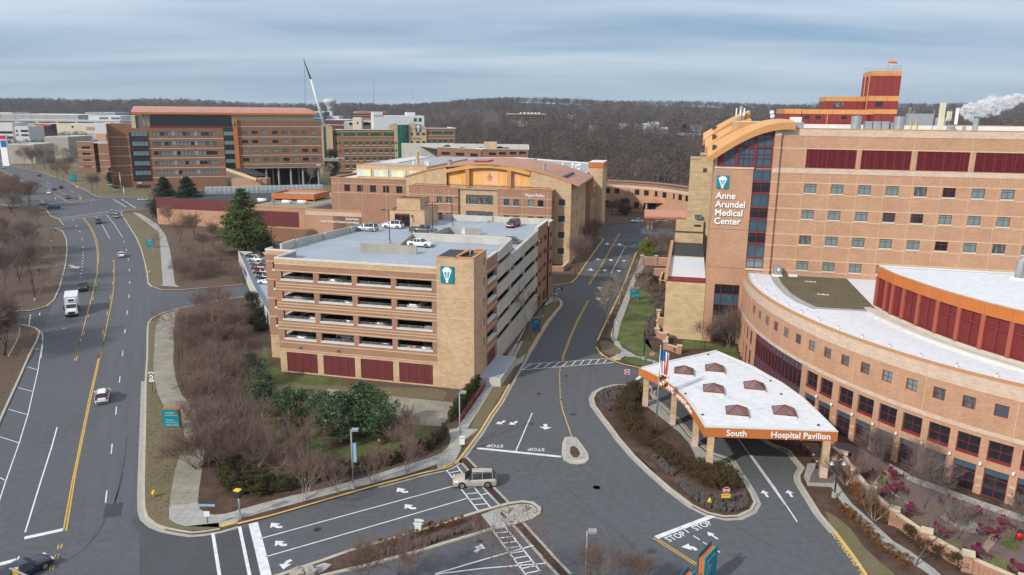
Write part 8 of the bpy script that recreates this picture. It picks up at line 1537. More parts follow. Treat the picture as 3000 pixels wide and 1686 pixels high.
# ---- hills and far woods
mat('woods_floor',(.055,.042,.038),.95,.2,.02)
gx=np.linspace(-3400,3400,120);gy_=np.linspace(440,3400,60);X,Y_=np.meshgrid(gx,gy_);Z=HT(X,Y_)-.22;V=np.c_[X.ravel(),Y_.ravel(),Z.ravel()];ii,jj=np.meshgrid(np.arange(119),np.arange(59));b=(jj*120+ii).ravel();o=bpy.data.objects.new('hills',fmesh('hills',V,np.c_[b,b+1,b+121,b+120],['woods_floor']));SC.collection.objects.link(o);o['kind']='structure'
wood_m=['wood_a','wood_b','wood_c','wood_d']
for n_,c_ in zip(wood_m,((.100,.078,.070),(.080,.062,.057),(.140,.114,.098),(.026,.038,.023))):mat(n_,c_,.95,0)
mat('trunk_far',(.26,.22,.18),.9,0)
def woods(name,P,hh,nt,size,rng):
 "bare crowns as sprays of fine twig slivers"
 n=len(P);k=np.repeat(np.arange(n),nt);m=len(k);R_=hh[k]*rng.uniform(.30,.42,n)[k];t=rng.uniform(0,1,m) ** .8;a=rng.uniform(0,6.28,m);rr2=R_*np.sqrt(rng.uniform(0,1,m))*np.sin(np.pi*np.clip(.18+.74*t,0,1));c=P[k]+np.c_[rr2*np.cos(a),rr2*np.sin(a),hh[k]*(.22+.76*t)]
 d=np.c_[np.cos(a)*.7,np.sin(a)*.7,rng.uniform(.3,1.4,m)]+rng.normal(0,.35,(m,3));d /= np.linalg.norm(d,axis=1)[:,None];s=(size*rng.uniform(.6,1.5,m))[:,None];w=np.cross(d,rng.normal(0,1,(m,3)));w /= np.linalg.norm(w,axis=1)[:,None]+1e-9;V=np.stack([c-w*s*.13,c+w*s*.13,c+d*s],1).reshape(-1,3)
 mi=rng.choice(3,n,p=[.45,.38,.17])[k];ev=rng.uniform(0,1,n)<.025;mi[ev[k]]=3;o=bpy.data.objects.new(name,fmesh(name,V,np.arange(len(V)).reshape(-1,3),wood_m,mi));SC.collection.objects.link(o);o['kind']='stuff';return o
def scatter(n,y0,y1,u0,u1,rng,p=1.0,ex=()):
 y=y0+(y1-y0)*rng.uniform(0,1,n) ** p;u=rng.uniform(u0,u1,n);x=u*y;ok=np.ones(n,bool)
 for a0,a1,b0,b1 in ex:ok &= ~((x>a0) & (x<a1) & (y>b0) & (y<b1))
 return np.c_[x,y,HT(x,y)][ok]
rw=np.random.default_rng(77)
ex=[(-140,-20,480,560),(-60,40,380,470),(40,260,0,372)]
P=scatter(3600,385,1000,-.10,.95,rw,.9,ex+[(-400,36,0,452)]);P=P[~((P[:,0]<45) & (P[:,1]<450))];woods('near_woods',P,rw.uniform(11,17,len(P)),150,1.3,rw)
S=[(*p,p[0]+a,p[1]+b,p[2]+h,.16,.05) for p,a,b,h in zip(P[::2],rw.normal(0,.8,len(P)),rw.normal(0,.8,len(P)),rw.uniform(8,13,len(P)))];o=bpy.data.objects.new('woodland_trunks',seg_mesh('woodland_trunks',S,'trunk_far'));SC.collection.objects.link(o);o['kind']='stuff'
P=scatter(5200,1000,2700,-.02,1.0,rw,.8);woods('far_woods',P,rw.uniform(13,20,len(P)),60,2.8,rw)
P=scatter(5200,1720,2700,-.82,.0,rw,.8);woods('far_woods',P,rw.uniform(13,20,len(P)),60,2.8,rw);P=scatter(900,600,980,-.70,-.33,rw);woods('town_trees',P,rw.uniform(7,12,len(P)),110,1.2,rw);P=scatter(700,850,1700,-.26,-.04,rw);woods('town_trees',P,rw.uniform(8,14,len(P)),90,1.6,rw)
for x,y,Y,h,l in ((960,765,440,15,'dark round pine alone in the bare woods'),(1735,760,470,13,'thin dark pine in the woods left of the tower'),(2120,790,420,16,'dark pine right beside the tall brick tower'),(1950,520,900,18,'small dark pine far up the wooded slope'),(1655,600,760,10,'small yellow-green pine by the grey roofs')):
 p=GY('C',x,y,Y);tree('pine',(p[0],Y,float(HT(p[0],Y))),h,l,'single pines in the woods',name='pine_tree',i=1,wide=1.1)
 # ================================================================ STREET FURNITURE, PATIO, ROOF EQUIPMENT
mat('sign_white',(.72,.72,.70),.5,0);mat('red_table',(.13,.018,.040),.45,.1,2.);mat('brick_wall_m',(.36,.19,.13),.9,.12,.5,brick=(.5,.16,(.42,.28,.2),.015));mat('cap_stone',(.52,.44,.32),.9,.1,1.);mat('boulder',(.30,.27,.24),.9,.35,1.5);mat('wood_rail',(.09,.06,.05),.9,.1);mat('orange',(.80,.18,.02),.5,0);mat('steam',(.8,.8,.8),1,0);mat('flag_gold',(.65,.42,.03),.6,0);mat('skin',(.45,.28,.20),.7,0);mat('jeans',(.03,.035,.06),.9,0)
def gz(k,base,top,z0=ZL):
 "height of something standing at pixel base whose top shows at pixel top"
 g=G(k,*base,z0);ty=CR[k][1]+top[1]/CR[k][2];zs=np.linspace(z0,60,1500);i=min(range(len(zs)),key=lambda i:abs(proj((g[0],g[1],zs[i]))[1]-ty));return g,float(zs[i])
def lamp(k,base,top,label,kind='box',z0=ZL,banner=None,group=None,dirn=(1,0)):
 g,h=gz(k,base,top,z0);T=empty('street_lamp',g,label,'street lamp',group);f=Fr(g,math.degrees(math.atan2(dirn[1],dirn[0])));m=MB();m.cyl(g,.3,z0,z0+.6,'concrete',8);m.tube([(*g[:2],z0),(*g[:2],h)],.09,'metal_black' if kind != 'box' else 'metal_grey',6);m.build('pole',T);m=MB()
 if kind=='box':m.box(f,0,.3,-.04,.04,h-.1,h,'metal_grey');m.box(f,.1,.85,-.28,.28,h-.12,h+.12,'metal_grey')
 elif kind=='bell':
  m.tube([f.p(0,0,h),f.p(.25,0,h+.35),f.p(.6,0,h+.3),f.p(.7,0,h)],.04,'metal_galv',5);m.tube([f.p(.7,0,h+.05),f.p(.7,0,h-.25),f.p(.7,0,h-.32)],[.08,.3,.34],'metal_galv',8)
  if group:m.tube([f.p(0,0,h),f.p(-.25,0,h+.35),f.p(-.6,0,h+.3),f.p(-.7,0,h)],.04,'metal_galv',5);m.tube([f.p(-.7,0,h+.05),f.p(-.7,0,h-.25),f.p(-.7,0,h-.32)],[.08,.3,.34],'metal_galv',8)
 elif kind=='T':
  for s in (-1,1):m.box(f,s*.75-.75,s*.75+.75,-.05,.05,h-.06,h,'metal_black');m.box(f,s*1.0-.4,s*1.0+.4,-.2,.2,h-.02,h+.12,'metal_black')
 else:m.tube([f.p(0,0,h),f.p(.5,0,h+.25),f.p(1.6,0,h+.3)],.05,'metal_black',5);m.tube([f.p(1.7,0,h+.3),f.p(1.7,0,h-.2)],[.12,.32],'metal_black',8)
 m.build('lamp_head',T)
 if banner:m=MB();m.box(f,.1,.16,-.02,.02,h*.46,h*.78,'metal_galv');m.box(f,.1,.5,-.01,.01,h*.46,h*.78,'sky_blue');m.build('banner',T)
 return T
lamp('10',(1122,785),(1105,345),'grey lamp post with a thin pale-blue banner on the entrance sidewalk',banner=1);lamp('10',(1925,478),(1930,60),'tall lamp post by the maroon railing beside the garage');lamp('13',(690,1560),(712,1030),'dark lamp post with a box head at the bottom edge')
for b,t,l in (((1138,420),(1135,170),'nearest roof lamp, by the free-standing wall on the deck'),((1463,345),(1458,113),'roof lamp beside the grey pickup'),((1610,290),(1606,78),'roof lamp at the end of the rear deck wall')):lamp('6',b,t,l,'T',16.9 if t[0]>1200 else dk(24),group='lamps on the roof deck')
for k,b,t,l in (('5',(333,905),(295,615),'black arm lamp on the left sidewalk above the side street'),('5',(490,350),(480,245),'black arm lamp by the left sidewalk bulb'),('5',(45,1125),(22,1015),'black arm lamp at the corner of the left side street'),('11',(1563,175),(1567,-60),'slim black lamp on the small round lawn')):lamp(k,b,t,l,'arm')
lamp('12',(630,855),(648,590),'twin bell lamp on the bed beside the patio walk','bell',group='bell lamps');lamp('7',(718,1085),(718,950),'slim lamp at the tip of the garage verge','arm');lamp('7',(1272,1440),(1290,1260),'bell lamp beside the east sidewalk','bell');lamp('7',(610,1225),(628,1090),'bell lamp on the garage verge behind the teal sign','bell')
for k,b,t,l in (('A',(1150,1195),(1120,985),'galvanised signal pole at the brown office corner'),('A',(1182,1290),(1150,1115),'grey signal pole at the far junction by the crosswalk'),('X1',(1545,480),(1550,255),'tall pale lamp with a long arm behind the connector')):g,h=gz(k,b,t);m=MB();m.tube([(*g[:2],0),(*g[:2],h)],.16,'metal_galv',6);m.tube([(*g[:2],h-.3),(g[0]+(7 if 'lamp' in l else-6),g[1]-2,h+1)],.09,'metal_galv',5);tag(m.build('signal_pole'),l,'pole','poles at the far junction' if k=='A' else None)
def sign_board(k,base,w,h,label,yaw=0,col='teal',lines=5,z0=.5,red='fascia_copper',name='wayfinding_sign',rows=None,group=None):
 g=G(k,*base,ZL);f=Fr(g,yaw);T=empty(name,g,label,'sign',group,0);m=MB();m.box(f,-w/2+.12,w/2+.15,.05,.35,ZL-.05,h+.25,red);m.build('sign_frame',T);m=MB();m.box(f,-w/2,w/2,-.12,.04,z0,h,col);o=m.build('sign_face',T)
 for i,s in enumerate(rows or []):text('sign_lettering',s,.26,f.p(-w/2+.35,-.13,h-.5-.36*i),(math.pi/2,0,math.radians(yaw)),'sign_white',o,ext=.004)
 return T
R_1=['< Emergency','Hospital Pavilion','','^ Garage A','Donner Pavilion','Wayson Pavilion']
sign_board('9',(1300,668),2.2,3.1,'teal wayfinding sign with copper frame on the left verge',rows=R_1);sign_board('5',(1418,408),2.4,3.2,'teal wayfinding sign under the plane tree on the upper verge',rows=R_1[:4]);sign_board('A',(692,1068),3.2,4.0,'teal sign on the far verge by the brick garage',red='teal_dark',rows=['AAMC'])
sign_board('7',(548,1362),1.7,2.9,'blue-teal sign on the garage verge',col='sign_teal2',rows=['< Parking','Garage A','','Exit'],yaw=-10) if mat('sign_teal2',(.01,.14,.30),.5,0) else 0
sign_board('7',(1472,1062),2.0,2.9,'teal sign on the green lawn by the east sidewalk',rows=['Clatanoff','Pavilion','','Wayson Pavilion','Donner']);sign_board('7',(1522,602),1.2,1.6,'small teal sign at the stop line before the court',rows=['Stop'])
g=G('13',1800,1620,0);f=Fr(g,52);T=empty('sign_cluster',g,'two large teal sign boards with rusty frames seen edge-on at the bottom edge','sign');
for a,b,w,h in ((0,0,2.8,3.6),(-2.6,.5,1.7,2.6)):
 m=MB();m.box(f,a,a+w,b,b+.12,.6,h,'teal');m.box(f,a,a+w,b+.65,b+.75,.6,h+.2,'teal_dark');m.box(f,a+.1,a+w-.1,b+.12,b+.65,.3,h-.2,'fascia_copper');o=m.build('sign_board',T)
 for i,s in enumerate(['Hospital Pavilion','South','Emergency','Garage E']):text('sign_lettering',s,.3,f.p(a+.25,b-.02,h-.6-.42*i),(math.pi/2,0,math.radians(52)),'sign_white',o,ext=.004)
def post_sign(k,base,top,shape,label,name='traffic_sign',z0=ZL,yaw=0):
 g,h=gz(k,base,top,z0);T=empty(name,g,label,'sign');f=Fr(g,yaw);m=MB();m.tube([(*g[:2],0),(*g[:2],h-.1)],.045,'metal_green',5);m.build('post',T);R90=(math.pi/2,0,math.radians(yaw));m=MB()
 def disc(r,n,mm,y,c):m.face([f.p(r*math.cos(t),y,c+r*math.sin(t)) for t in np.linspace(0,2*math.pi,n+1)[:-1]+math.pi/n],mm)
 if shape=='stop':disc(.42,8,'sign_white',-.06,h-.42);disc(.38,8,'sign_red',-.065,h-.42);text('sign_lettering','STOP',.28,f.p(-.33,-.08,h-.52),R90,'sign_white',T,ext=.004,bold=.01)
 if shape=='dne':m.box(f,-.4,.4,-.06,-.02,h-.8,h,'sign_white');disc(.36,14,'sign_red',-.07,h-.4);m.box(f,-.26,.26,-.085,-.072,h-.47,h-.34,'sign_white')
 if shape=='lane':m.box(f,-.33,.33,-.05,-.01,h-1.3,h-.1,'sign_white');text('sign_lettering','ONLY',.2,f.p(-.26,-.06,h-.5),R90,'metal_black',T,ext=.003)
 if shape=='street':m.box(f,-.9,.9,-.02,.02,h-.25,h,'sky_blue');m.box(f,-.3,.3,-.05,-.01,h-1.4,h-.8,'sign_white')
 if shape=='50':
  m.box(f,-.4,.4,-.05,-.01,h-.35,h,'sign_white');m.box(f,-.42,.42,-.05,-.01,h-1.15,h-.4,'metal_black');disc(.36,10,'sign_white',-.07,h-.78);m.box(f,-.38,.38,-.05,-.01,h-1.6,h-1.2,'sign_white')
  for s,z in (('WEST',h-.27),('50',h-.92),('<',h-1.5)):text('sign_lettering',s,.2 if s=='WEST' else .38,f.p(-.27 if s != '<' else-.1,-.09,z),R90,'metal_black',T,ext=.003,bold=.01)
 if shape in ('stop',) and base[1]>700:m.box(f,-.5,.5,-.06,-.02,h-1.35,h-.9,'sign_yellow');text('sign_lettering','CROSS TRAFFIC',.12,f.p(-.46,-.075,h-1.1),R90,'metal_black',T,ext=.003)
 m.build('sign_plate',T);return T
post_sign('13',(2005,818),(2020,610),'stop','stop sign with a yellow plate on the tip of the canopy island');post_sign('11',(1638,212),(1648,98),'stop','stop sign on the small round lawn before the canopy');post_sign('11',(1402,405),(1402,268),'dne','square do-not-enter sign at the head of the canopy island');post_sign('10',(1610,1130),(1602,1010),'lane','white lane sign in the entrance median');post_sign('10',(25,1075),(15,905),'street','pale blue street-name blade on a post at the corner walk');post_sign('9',(1155,388),(1138,232),'50','white route 50 shield sign on the left verge');post_sign('10',(1942,515),(1940,385),'lane','back of a small sign by the tall lamp at the tactile pad')
post_sign('6',(1694,400),(1692,305),'lane','white sign on the roof deck behind the inner wall',z0=16.1)
# signal at the crosswalk corner
g,h=gz('10',(268,1012),(243,795));T=empty('pedestrian_signal',g,'short grey signal post with a black head and yellow top at the corner crosswalk','signal');m=MB();m.box(Fr(g,0),-.25,.25,-.25,.25,ZL,.6,'metal_galv');m.tube([(*g[:2],ZL),(*g[:2],h-.5)],.1,'metal_galv',6);m.build('post',T);m=MB();m.box(Fr(g,-15),-.35,.3,-.3,.2,h-.9,h-.12,'metal_black');m.box(Fr(g,-15),-.37,.32,-.32,.22,h-.12,h,'yellow_paint');m.build('signal_head',T)
c=GY('14',140,1200,52);T=empty('traffic_light',(c[0]+14,c[1],0),'yellow traffic light hanging from a pale arm at the bottom left corner','traffic light');m=MB();m.tube([(c[0]+14,c[1]-4,0),(c[0]+14,c[1]-4,c[2]-1.5),(c[0]+13.5,c[1]-4,c[2]-2.4)],.14,'metal_galv',6);m.tube([(c[0]+14,c[1]-4,c[2]-3.2),(c[0]-.1,c[1],c[2])],.09,'metal_galv',6);m.build('mast_arm',T);m=MB();m.box(Fr(c,20),.1,.45,-.2,.2,c[2]-1.5,c[2]-.1,'yellow_paint');m.build('signal_head',T)
# hydrants, bollards, cones
def hydrant(k,x,y,label):
 g=G(k,x,y,ZL);T=empty('fire_hydrant',g,label,'fire hydrant','yellow fire hydrants');m=MB();m.tube([(*g[:2],ZL),(*g[:2],.75),(*g[:2],.8),(*g[:2],.98)],[.16,.16,.2,.06],'yellow_paint',8);m.tube([(g[0]-.28,g[1],.62),(g[0]+.28,g[1],.62)],.09,'yellow_paint',6);m.tube([(g[0],g[1],.6),(g[0],g[1]-.28,.6)],.11,'yellow_paint',6);m.build('hydrant_body',T)
hydrant('9',1165,1175,'yellow hydrant on the lower left verge by the corner');hydrant('5',1412,655,'yellow hydrant on the upper verge by the driveway');hydrant('13',1860,785,'yellow hydrant in the lavender bed of the canopy island');hydrant('7',1362,992,'yellow hydrant behind the plane trees on the east verge')
for i,(x,y) in enumerate(((373,482),(426,535),(468,588),(493,640))):g=G('12',x,y,ZL);m=MB();m.tube([(*g[:2],ZL),(*g[:2],1.05)],.12,'metal_black',8);m.tube([(*g[:2],1.05),(*g[:2],1.2)],.125,'yellow_paint',8);tag(m.build('bollard'),['first','second','third','last'][i]+' black bollard with yellow top under the canopy, counted from the building','bollard','bollards under the canopy')
for i,(x,y) in enumerate(((722,1128),(737,1132),(752,1238),(766,1240),(527,1240))):g=G('A',x,y,0);m=MB();m.tube([(*g[:2],0),(*g[:2],.1),(*g[:2],1.1)],[.4,.3,.22],'orange',8);m.tube([(*g[:2],.5),(*g[:2],.75)],.29,'white',8);tag(m.build('traffic_barrel'),'orange traffic barrel '+['by the far kerb, left one of a pair','by the far kerb, right one of a pair','near the junction, left one of a pair','near the junction, right one of a pair','alone in the left lanes'][i],'traffic barrel','orange barrels on the far road')
def person(k,x,y,label):
 g=G(k,x,y,.02);me=bpy.data.meshes.new('person');V=[(0,0,.95),(0,0,1.25),(0,0,1.45),(0,0,1.55),(0,0,1.7),(.1,0,.88),(.12,.02,.5),(.13,.0,.06),(-.1,0,.88),(-.12,-.02,.5),(-.13,0,.06),(.2,0,1.42),(.26,.02,1.15),(.24,-.12,.95),(-.2,0,1.42),(-.26,.02,1.15),(-.24,-.12,.95),(.13,-.12,.05),(-.13,-.12,.05)]
 me.from_pydata(V,[(0,1),(1,2),(2,3),(3,4),(0,5),(5,6),(6,7),(0,8),(8,9),(9,10),(2,11),(11,12),(12,13),(2,14),(14,15),(15,16),(7,17),(10,18)],[]);o=bpy.data.objects.new('person',me);SC.collection.objects.link(o);md=o.modifiers.new('s','SKIN');o.modifiers.new('d','SUBSURF').levels=1;rad=[.16,.15,.15,.06,.11,.1,.07,.05,.1,.07,.05,.07,.045,.035,.07,.045,.035,.04,.04]
 for v,r in zip(me.skin_vertices[0].data,rad):v.radius=(r,r)
 me.skin_vertices[0].data[0].use_root=True;me.materials.append(MATS['jeans']);o.location=g;tag(o,label,'person','road workers');m=MB();m.tube([(*g[:2],.98),(*g[:2],1.2),(*g[:2],1.5)],[.22,.23,.2],'orange',10);m.build('safety_vest',o)
person('A',698,1132,'person in an orange vest standing at the far kerb beside two barrels');person('A',725,1240,'person in an orange vest in the road beside the maroon SUV')
# flagpole
g,h=gz('11',(1675,878),(1728,52));T=empty('flagpole',g,'tall silver flagpole on the canopy island','flagpole');m=MB();m.tube([(*g[:2],ZL),(*g[:2],h)],[.13,.07],'metal_galv',8);m.tube([(*g[:2],h),(*g[:2],h+.2)],.11,'metal_galv',8);m.build('pole',T)
def flag(z0,z1,stripes,name,label,gold=False):
 m=MB();n=9
 for i in range(7):
  for j in range(n):
   za,zb=z1-(z1-z0)*j/n,z1-(z1-z0)*(j+1)/n;P_=lambda t,z:(g[0]+.08+.16*t,g[1]-.1+.12*math.sin(t*2.2+z),z-.07*t);mm=('sign_red' if i % 2 else 'sign_white') if not (j<4 and i<4) else 'sign_blue'
   if gold:mm=['flag_gold','metal_black','sign_red','sign_white'][(i // 2+j // 2) % 4]
   m.face([P_(i,zb),P_(i+1,zb),P_(i+1,za),P_(i,za)],mm)
 tag(m.build(name),label,'flag')
flag(h-3.6,h-.4,7,'national_flag','limp flag of stars and stripes at the top of the pole');flag(h-5.4,h-3.8,4,'state_flag','limp red and gold flag below the striped one',True)
# maroon railing, wood rail, guard rail
def rail(name,k,pts,h,m_,label,step=1.6,z0=ZL):
 P=[np.array(p) for p in GL(k,pts,z0)];d=np.r_[0,np.cumsum([np.hypot(*(b-a)) for a,b in zip(P,P[1:])])];T=empty(name,(*P[0],z0),label,'railing');f=lambda s:(float(np.interp(s,d,[p[0] for p in P])),float(np.interp(s,d,[p[1] for p in P])));m=MB();S_=np.linspace(0,d[-1],max(2,int(d[-1]/step)+1))
 for z in (z0+h,z0+h*.5):m.tube([(*f(s),z) for s in S_],.05,m_,4)
 m.build('rail',T);m=MB()
 for s in S_:m.tube([(*f(s),z0-.05),(*f(s),z0+h)],.05,m_,4)
 m.build('rail_posts',T)
rail('metal_railing','10',[(1912,318),(2010,180),(2115,25)],1.1,'frame_maroon','maroon metal railing between hedge and garage sidewalk',.5);rail('wood_railing','9',[(1325,60),(1330,250),(1365,380),(1420,430),(1485,475)],.7,'wood_rail','low brown wooden rail along the curved path');rail('guard_rail','5',[(192,1185),(180,1270),(130,1370),(85,1448)],.7,'metal_galv','galvanised guard rail at the lower left edge')
# boulders
for i,(x,y,r) in enumerate(((790,1425,.75),(712,1432,.8),(2262,955,.6),(2395,945,.65))):
 c=G('10',x,y,ZL);m=MB();rb=np.random.default_rng(i);V=[];Fc=[]
 for a in range(5):
  for b in range(8):t,p=math.pi*a/4*.6+.02,2*math.pi*b/8;rr=r*rb.uniform(.8,1.15);V.append((c[0]+rr*math.sin(t)*math.cos(p)*1.2,c[1]+rr*math.sin(t)*math.sin(p),ZL-.1+rr*max(0,math.cos(t)+.3)*.75))
 for a in range(4):
  for b in range(8):Fc.append((a*8+b,(a+1)*8+b,(a+1)*8+(b+1) % 8,a*8+(b+1) % 8))
 m.mesh(V,Fc,'boulder');tag(m.build('boulder'),['pale boulder at the low end of the entrance median, right one','darker boulder at the low end of the median, left one','brown boulder on the gravel nose beside the crosswalk','grey boulder in the middle of the gravel nose'][i],'boulder','boulders on the median')
 # ---- patio
def patio():
 Pm=MB();q=GL('12',[(600,430),(760,455),(1230,700),(1700,870),(2080,1000),(2300,1200),(2069,1448),(1650,1300),(1330,1100),(1080,940),(900,800),(760,640),(680,520)],ZL+.02);Pm.face([(*p,ZL+.03) for p in q][::-1] if True else q,'paver');
 for pts,m in (([(970,690),(1040,640),(1100,670),(900,790)],'paver_tan'),([(1010,770),(1100,850),(1250,930),(1180,900)],'concrete'),([(1430,1010),(1480,960),(1720,1060),(1750,1140),(1600,1110)],'concrete'),([(1570,960),(1630,900),(1680,930),(1600,1000)],'paver_tan'),([(1740,1240),(1830,1120),(1890,1150),(1790,1280)],'paver_tan'),([(1050,600),(1230,700),(1700,870),(2080,1000),(2080,1050),(1690,915),(1230,745),(1040,650)],'gravel'),([(1180,760),(1220,740),(1130,800),(1080,780)],'paver_tan')):P=GL('12',pts,ZL+.03);A=sum(P[i][0]*P[(i+1) % len(P)][1]-P[(i+1) % len(P)][0]*P[i][1] for i in range(len(P)));Pm.face([(*p,ZL+.045) for p in (P if A>0 else P[::-1])],m)
 for pts,mm in (([(950,740),(980,705),(1045,740),(1000,770)],'grass_green'),([(1030,900),(1070,870),(1110,890),(1100,930)],'grass_green'),([(1230,1030),(1280,1000),(1350,1040),(1330,1080)],'grass_dry'),([(1490,1200),(1560,1150),(1640,1190),(1590,1250)],'grass_dry'),([(1885,1210),(1940,1145),(2050,1190),(2020,1275)],'grass_green'),([(1805,1370),(1850,1300),(1980,1350),(1960,1420)],'grass_green'),([(1350,960),(1400,920),(1470,950),(1430,1000)],'grass_dry')):P=GL('12',pts,ZL+.03);A=sum(P[i][0]*P[(i+1) % len(P)][1]-P[(i+1) % len(P)][0]*P[i][1] for i in range(len(P)));Pm.face([(*p,ZL+.06) for p in (P if A>0 else P[::-1])],mm)
 struct(Pm.build('patio_paving'))
 tp=[(763,560,'nearest the canopy'),(850,640,'second along the wall'),(1075,660,'near the first lawn square'),(1110,765,'on the pale strip'),(1000,805,'behind the brick pier'),(1205,930,'behind the middle of the wall'),(1520,870,'close to the gravel strip'),(1560,985,'left of the crowded pair'),(1690,945,'right of the crowded pair'),(1440,1090,'low by the wall behind the bushy tree'),(1800,1095,'with four red seats on the pale square'),(1910,1030,'nearest the red bin'),(1718,1245,'lowest, beside the wall pier'),(2050,1380,'cut by the right edge')]
 for x,y,l in tp:
  g=G('12',x,y,ZL+.8);T=empty('patio_table',(g[0],g[1],ZL),'round dark-red patio table '+l,'patio table','red patio tables');m=MB();m.tube([(*g[:2],ZL+.74),(*g[:2],ZL+.79)],.62,'red_table',14,smooth=False);m.build('table_top',T);m=MB();m.tube([(*g[:2],ZL),(*g[:2],ZL+.74)],.06,'red_table',6);m.build('pedestal',T);a0=random.uniform(0,1.5)
  for i in range(4):
   a=a0+i*math.pi/2;f=Fr((g[0]+1.0*math.cos(a),g[1]+1.0*math.sin(a)),math.degrees(a)+90);m=MB();m.box(f,-.22,.22,-.2,.2,ZL+.42,ZL+.46,'red_table');m.box(f,-.22,.22,-.24,-.2,ZL+.46,ZL+.85,'red_table')
   for s in (-.2,.2):m.tube([f.p(s,.2,ZL+.05),f.p(s,.2,ZL+.42)],.02,'red_table',4);m.tube([f.p(s,-.2,ZL+.05),f.p(s,-.2,ZL+.42)],.02,'red_table',4)
   m.tube([f.p(0,.2,ZL+.3),f.p(0,.95,ZL+.3)],.025,'red_table',4);m.build('seat',T)
 g=G('12',2028,1175,ZL);m=MB();m.tube([(*g[:2],ZL),(*g[:2],1.0)],.32,'sign_red',10);m.tube([(*g[:2],1.0),(*g[:2],1.25)],[.34,.2],'metal_black',10);tag(m.build('litter_bin'),'red litter bin with a black lid on the patio','litter bin')
 # brick wall with piers
 W_=[(600,440),(700,520),(795,645),(912,790),(1090,945),(1335,1112),(1650,1285),(2080,1470)];P=[np.array(p) for p in GL('12',W_,ZL+1.8)];T=empty('patio_wall',(*P[0],ZL),'brick patio wall with stone-capped piers stepping down to the lower right corner','wall')
 for a,b in zip(P,P[1:]):
  f=Fr(a,math.degrees(math.atan2(*(b-a)[::-1])));l=np.hypot(*(b-a));m=MB();m.box(f,.4,l-.3,-.14,.14,0,ZL+1.45,'brick_wall_m')
  for s in np.arange(.6,l-.4,.42):m.box(f,s,s+.14,-.18,-.14,.35,1.35,'brick_red')
  m.build('brick_panel',T);m=MB();m.box(f,.4,l-.3,-.22,.22,ZL+1.45,ZL+1.6,'cap_stone');m.build('coping',T)
 for p in P:f=Fr(p,-30);m=MB();m.box(f,-.42,.42,-.42,.42,0,ZL+1.75,'brick_wall_m');m.build('brick_pier',T);m=MB();m.box(f,-.55,.55,-.55,.55,ZL+1.75,ZL+1.95,'cap_stone');m.build('pier_cap',T)
patio()
def wall(k,pts,h,label,piers=True,th=.3,zt=None):
 P=[np.array(p) for p in GL(k,pts,h)];T=empty('garden_wall',(*P[0],0),label,'wall');m=MB();m.strip(P,th,h-.12,'brick_wall_m',h=h);m.build('brick_panel',T);m=MB();m.strip(P,th+.15,h,'cap_stone',h=.12);m.build('coping',T)
 if piers:
  for p in P:f=Fr(p,-13);m=MB();m.box(f,-.4,.4,-.4,.4,0,h+.3,'brick_wall_m');m.box(f,-.5,.5,-.5,.5,h+.3,h+.45,'cap_stone');m.build('brick_pier',T)
wall('7',[(1548,650),(1680,655),(1865,668)],2.6,'ribbed brick court wall with piers beside the stairs');wall('7',[(1660,760),(1945,775)],2.2,'low brick retaining wall below the court',False);wall('7',[(1740,795),(1715,870),(1940,895)],1.6,'brick wall round the sunken service yard',False);wall('7',[(1745,792),(1945,800)],1.6,'back wall of the sunken service yard',False)
wall('7',[(1700,1222),(2098,1245)],3.0,'long brick garden wall against the tower foot',False);wall('7',[(1705,1170),(1700,1270),(1690,1345),(1765,1385)],1.5,'stepped brick wall with piers along the shrub bank');wall('11',[(1790,-60),(1770,20),(1900,60)],1.3,'low brick wall with piers above the canopy lawn');wall('7',[(700,740),(800,742),(855,695)],1.6,'low tan wall at the clinic corner ramp',False)
# ---- roof equipment on the tower
def ro(k,x,y,b,z=39.95):a,_=Hs.on(k,x,y,b);return a
def unit(name,label,cat,fn,grp=None):m=MB();fn(m);return tag(m.build(name),label,cat,grp)
for x,l in ((1308,'silver drum vent below the red penthouse windows'),(1632,'silver drum vent right at the red tower foot')):a=ro('4',x,560,3);unit('drum_vent',l,'vent',lambda m:(m.cyl(Hs.p(a,3),.85,39.95,42.5,'metal_galv',14),m.cyl(Hs.p(a,3),1.0,39.95,40.2,'metal_grey',14)),'silver drums on the tower roof')
a=ro('4',855,560,3);unit('air_handler','white and grey air unit beside the curved orange roof','air unit',lambda m:(m.box(Hs,a-1.1,a+1.3,2.5,4,39.95,41.3,'metal_galv'),m.box(Hs,a-1.0,a+.9,3,4.5,41.3,42.2,'metal_white')))
a=ro('4',1466,560,4);unit('air_handler','row of pale grey condensers in front of the red penthouse','air unit',lambda m:[m.box(Hs,a-2+1.4*i,a-.8+1.4*i,4,5.2,39.95,41.6,'metal_galv') for i in range(3)]+[m.cyl(Hs.p(a+2.6,5),.5,39.95,41.4,'metal_galv',8)])
a=ro('4',1790,540,14);unit('chiller','large grey chiller box right of the red tower','chiller',lambda m:(m.box(Hs,a-2.4,a+2.2,14,17,39.95,43.0,'metal_galv'),m.box(Hs,a+2.6,a+4.4,14,15,40.5,42.3,'metal_grey')))
for x,y,w,h,b,l in ((1955,492,.95,4.6,5,'tallest beige antenna panel on the tower roof'),(2012,492,.8,1.7,9,'short square beige antenna panel'),(2070,492,.45,2.8,7,'slim white antenna panel'),(1712,465,.55,2.0,18,'small beige antenna panel near the red tower')):
 a,z=Hs.on('4',x,y,b);unit('sector_antenna',l,'antenna',lambda m:(m.box(Hs,a-w/2,a+w/2,b,b+.25,z-h/2,z+h/2,'cream_panel' if 'beige' in l else 'white'),m.tube([Hs.p(a,b+.3,39.9),Hs.p(a,b+.3,z+h/2)],.07,'metal_grey',4)),'antenna panels on the tower roof')
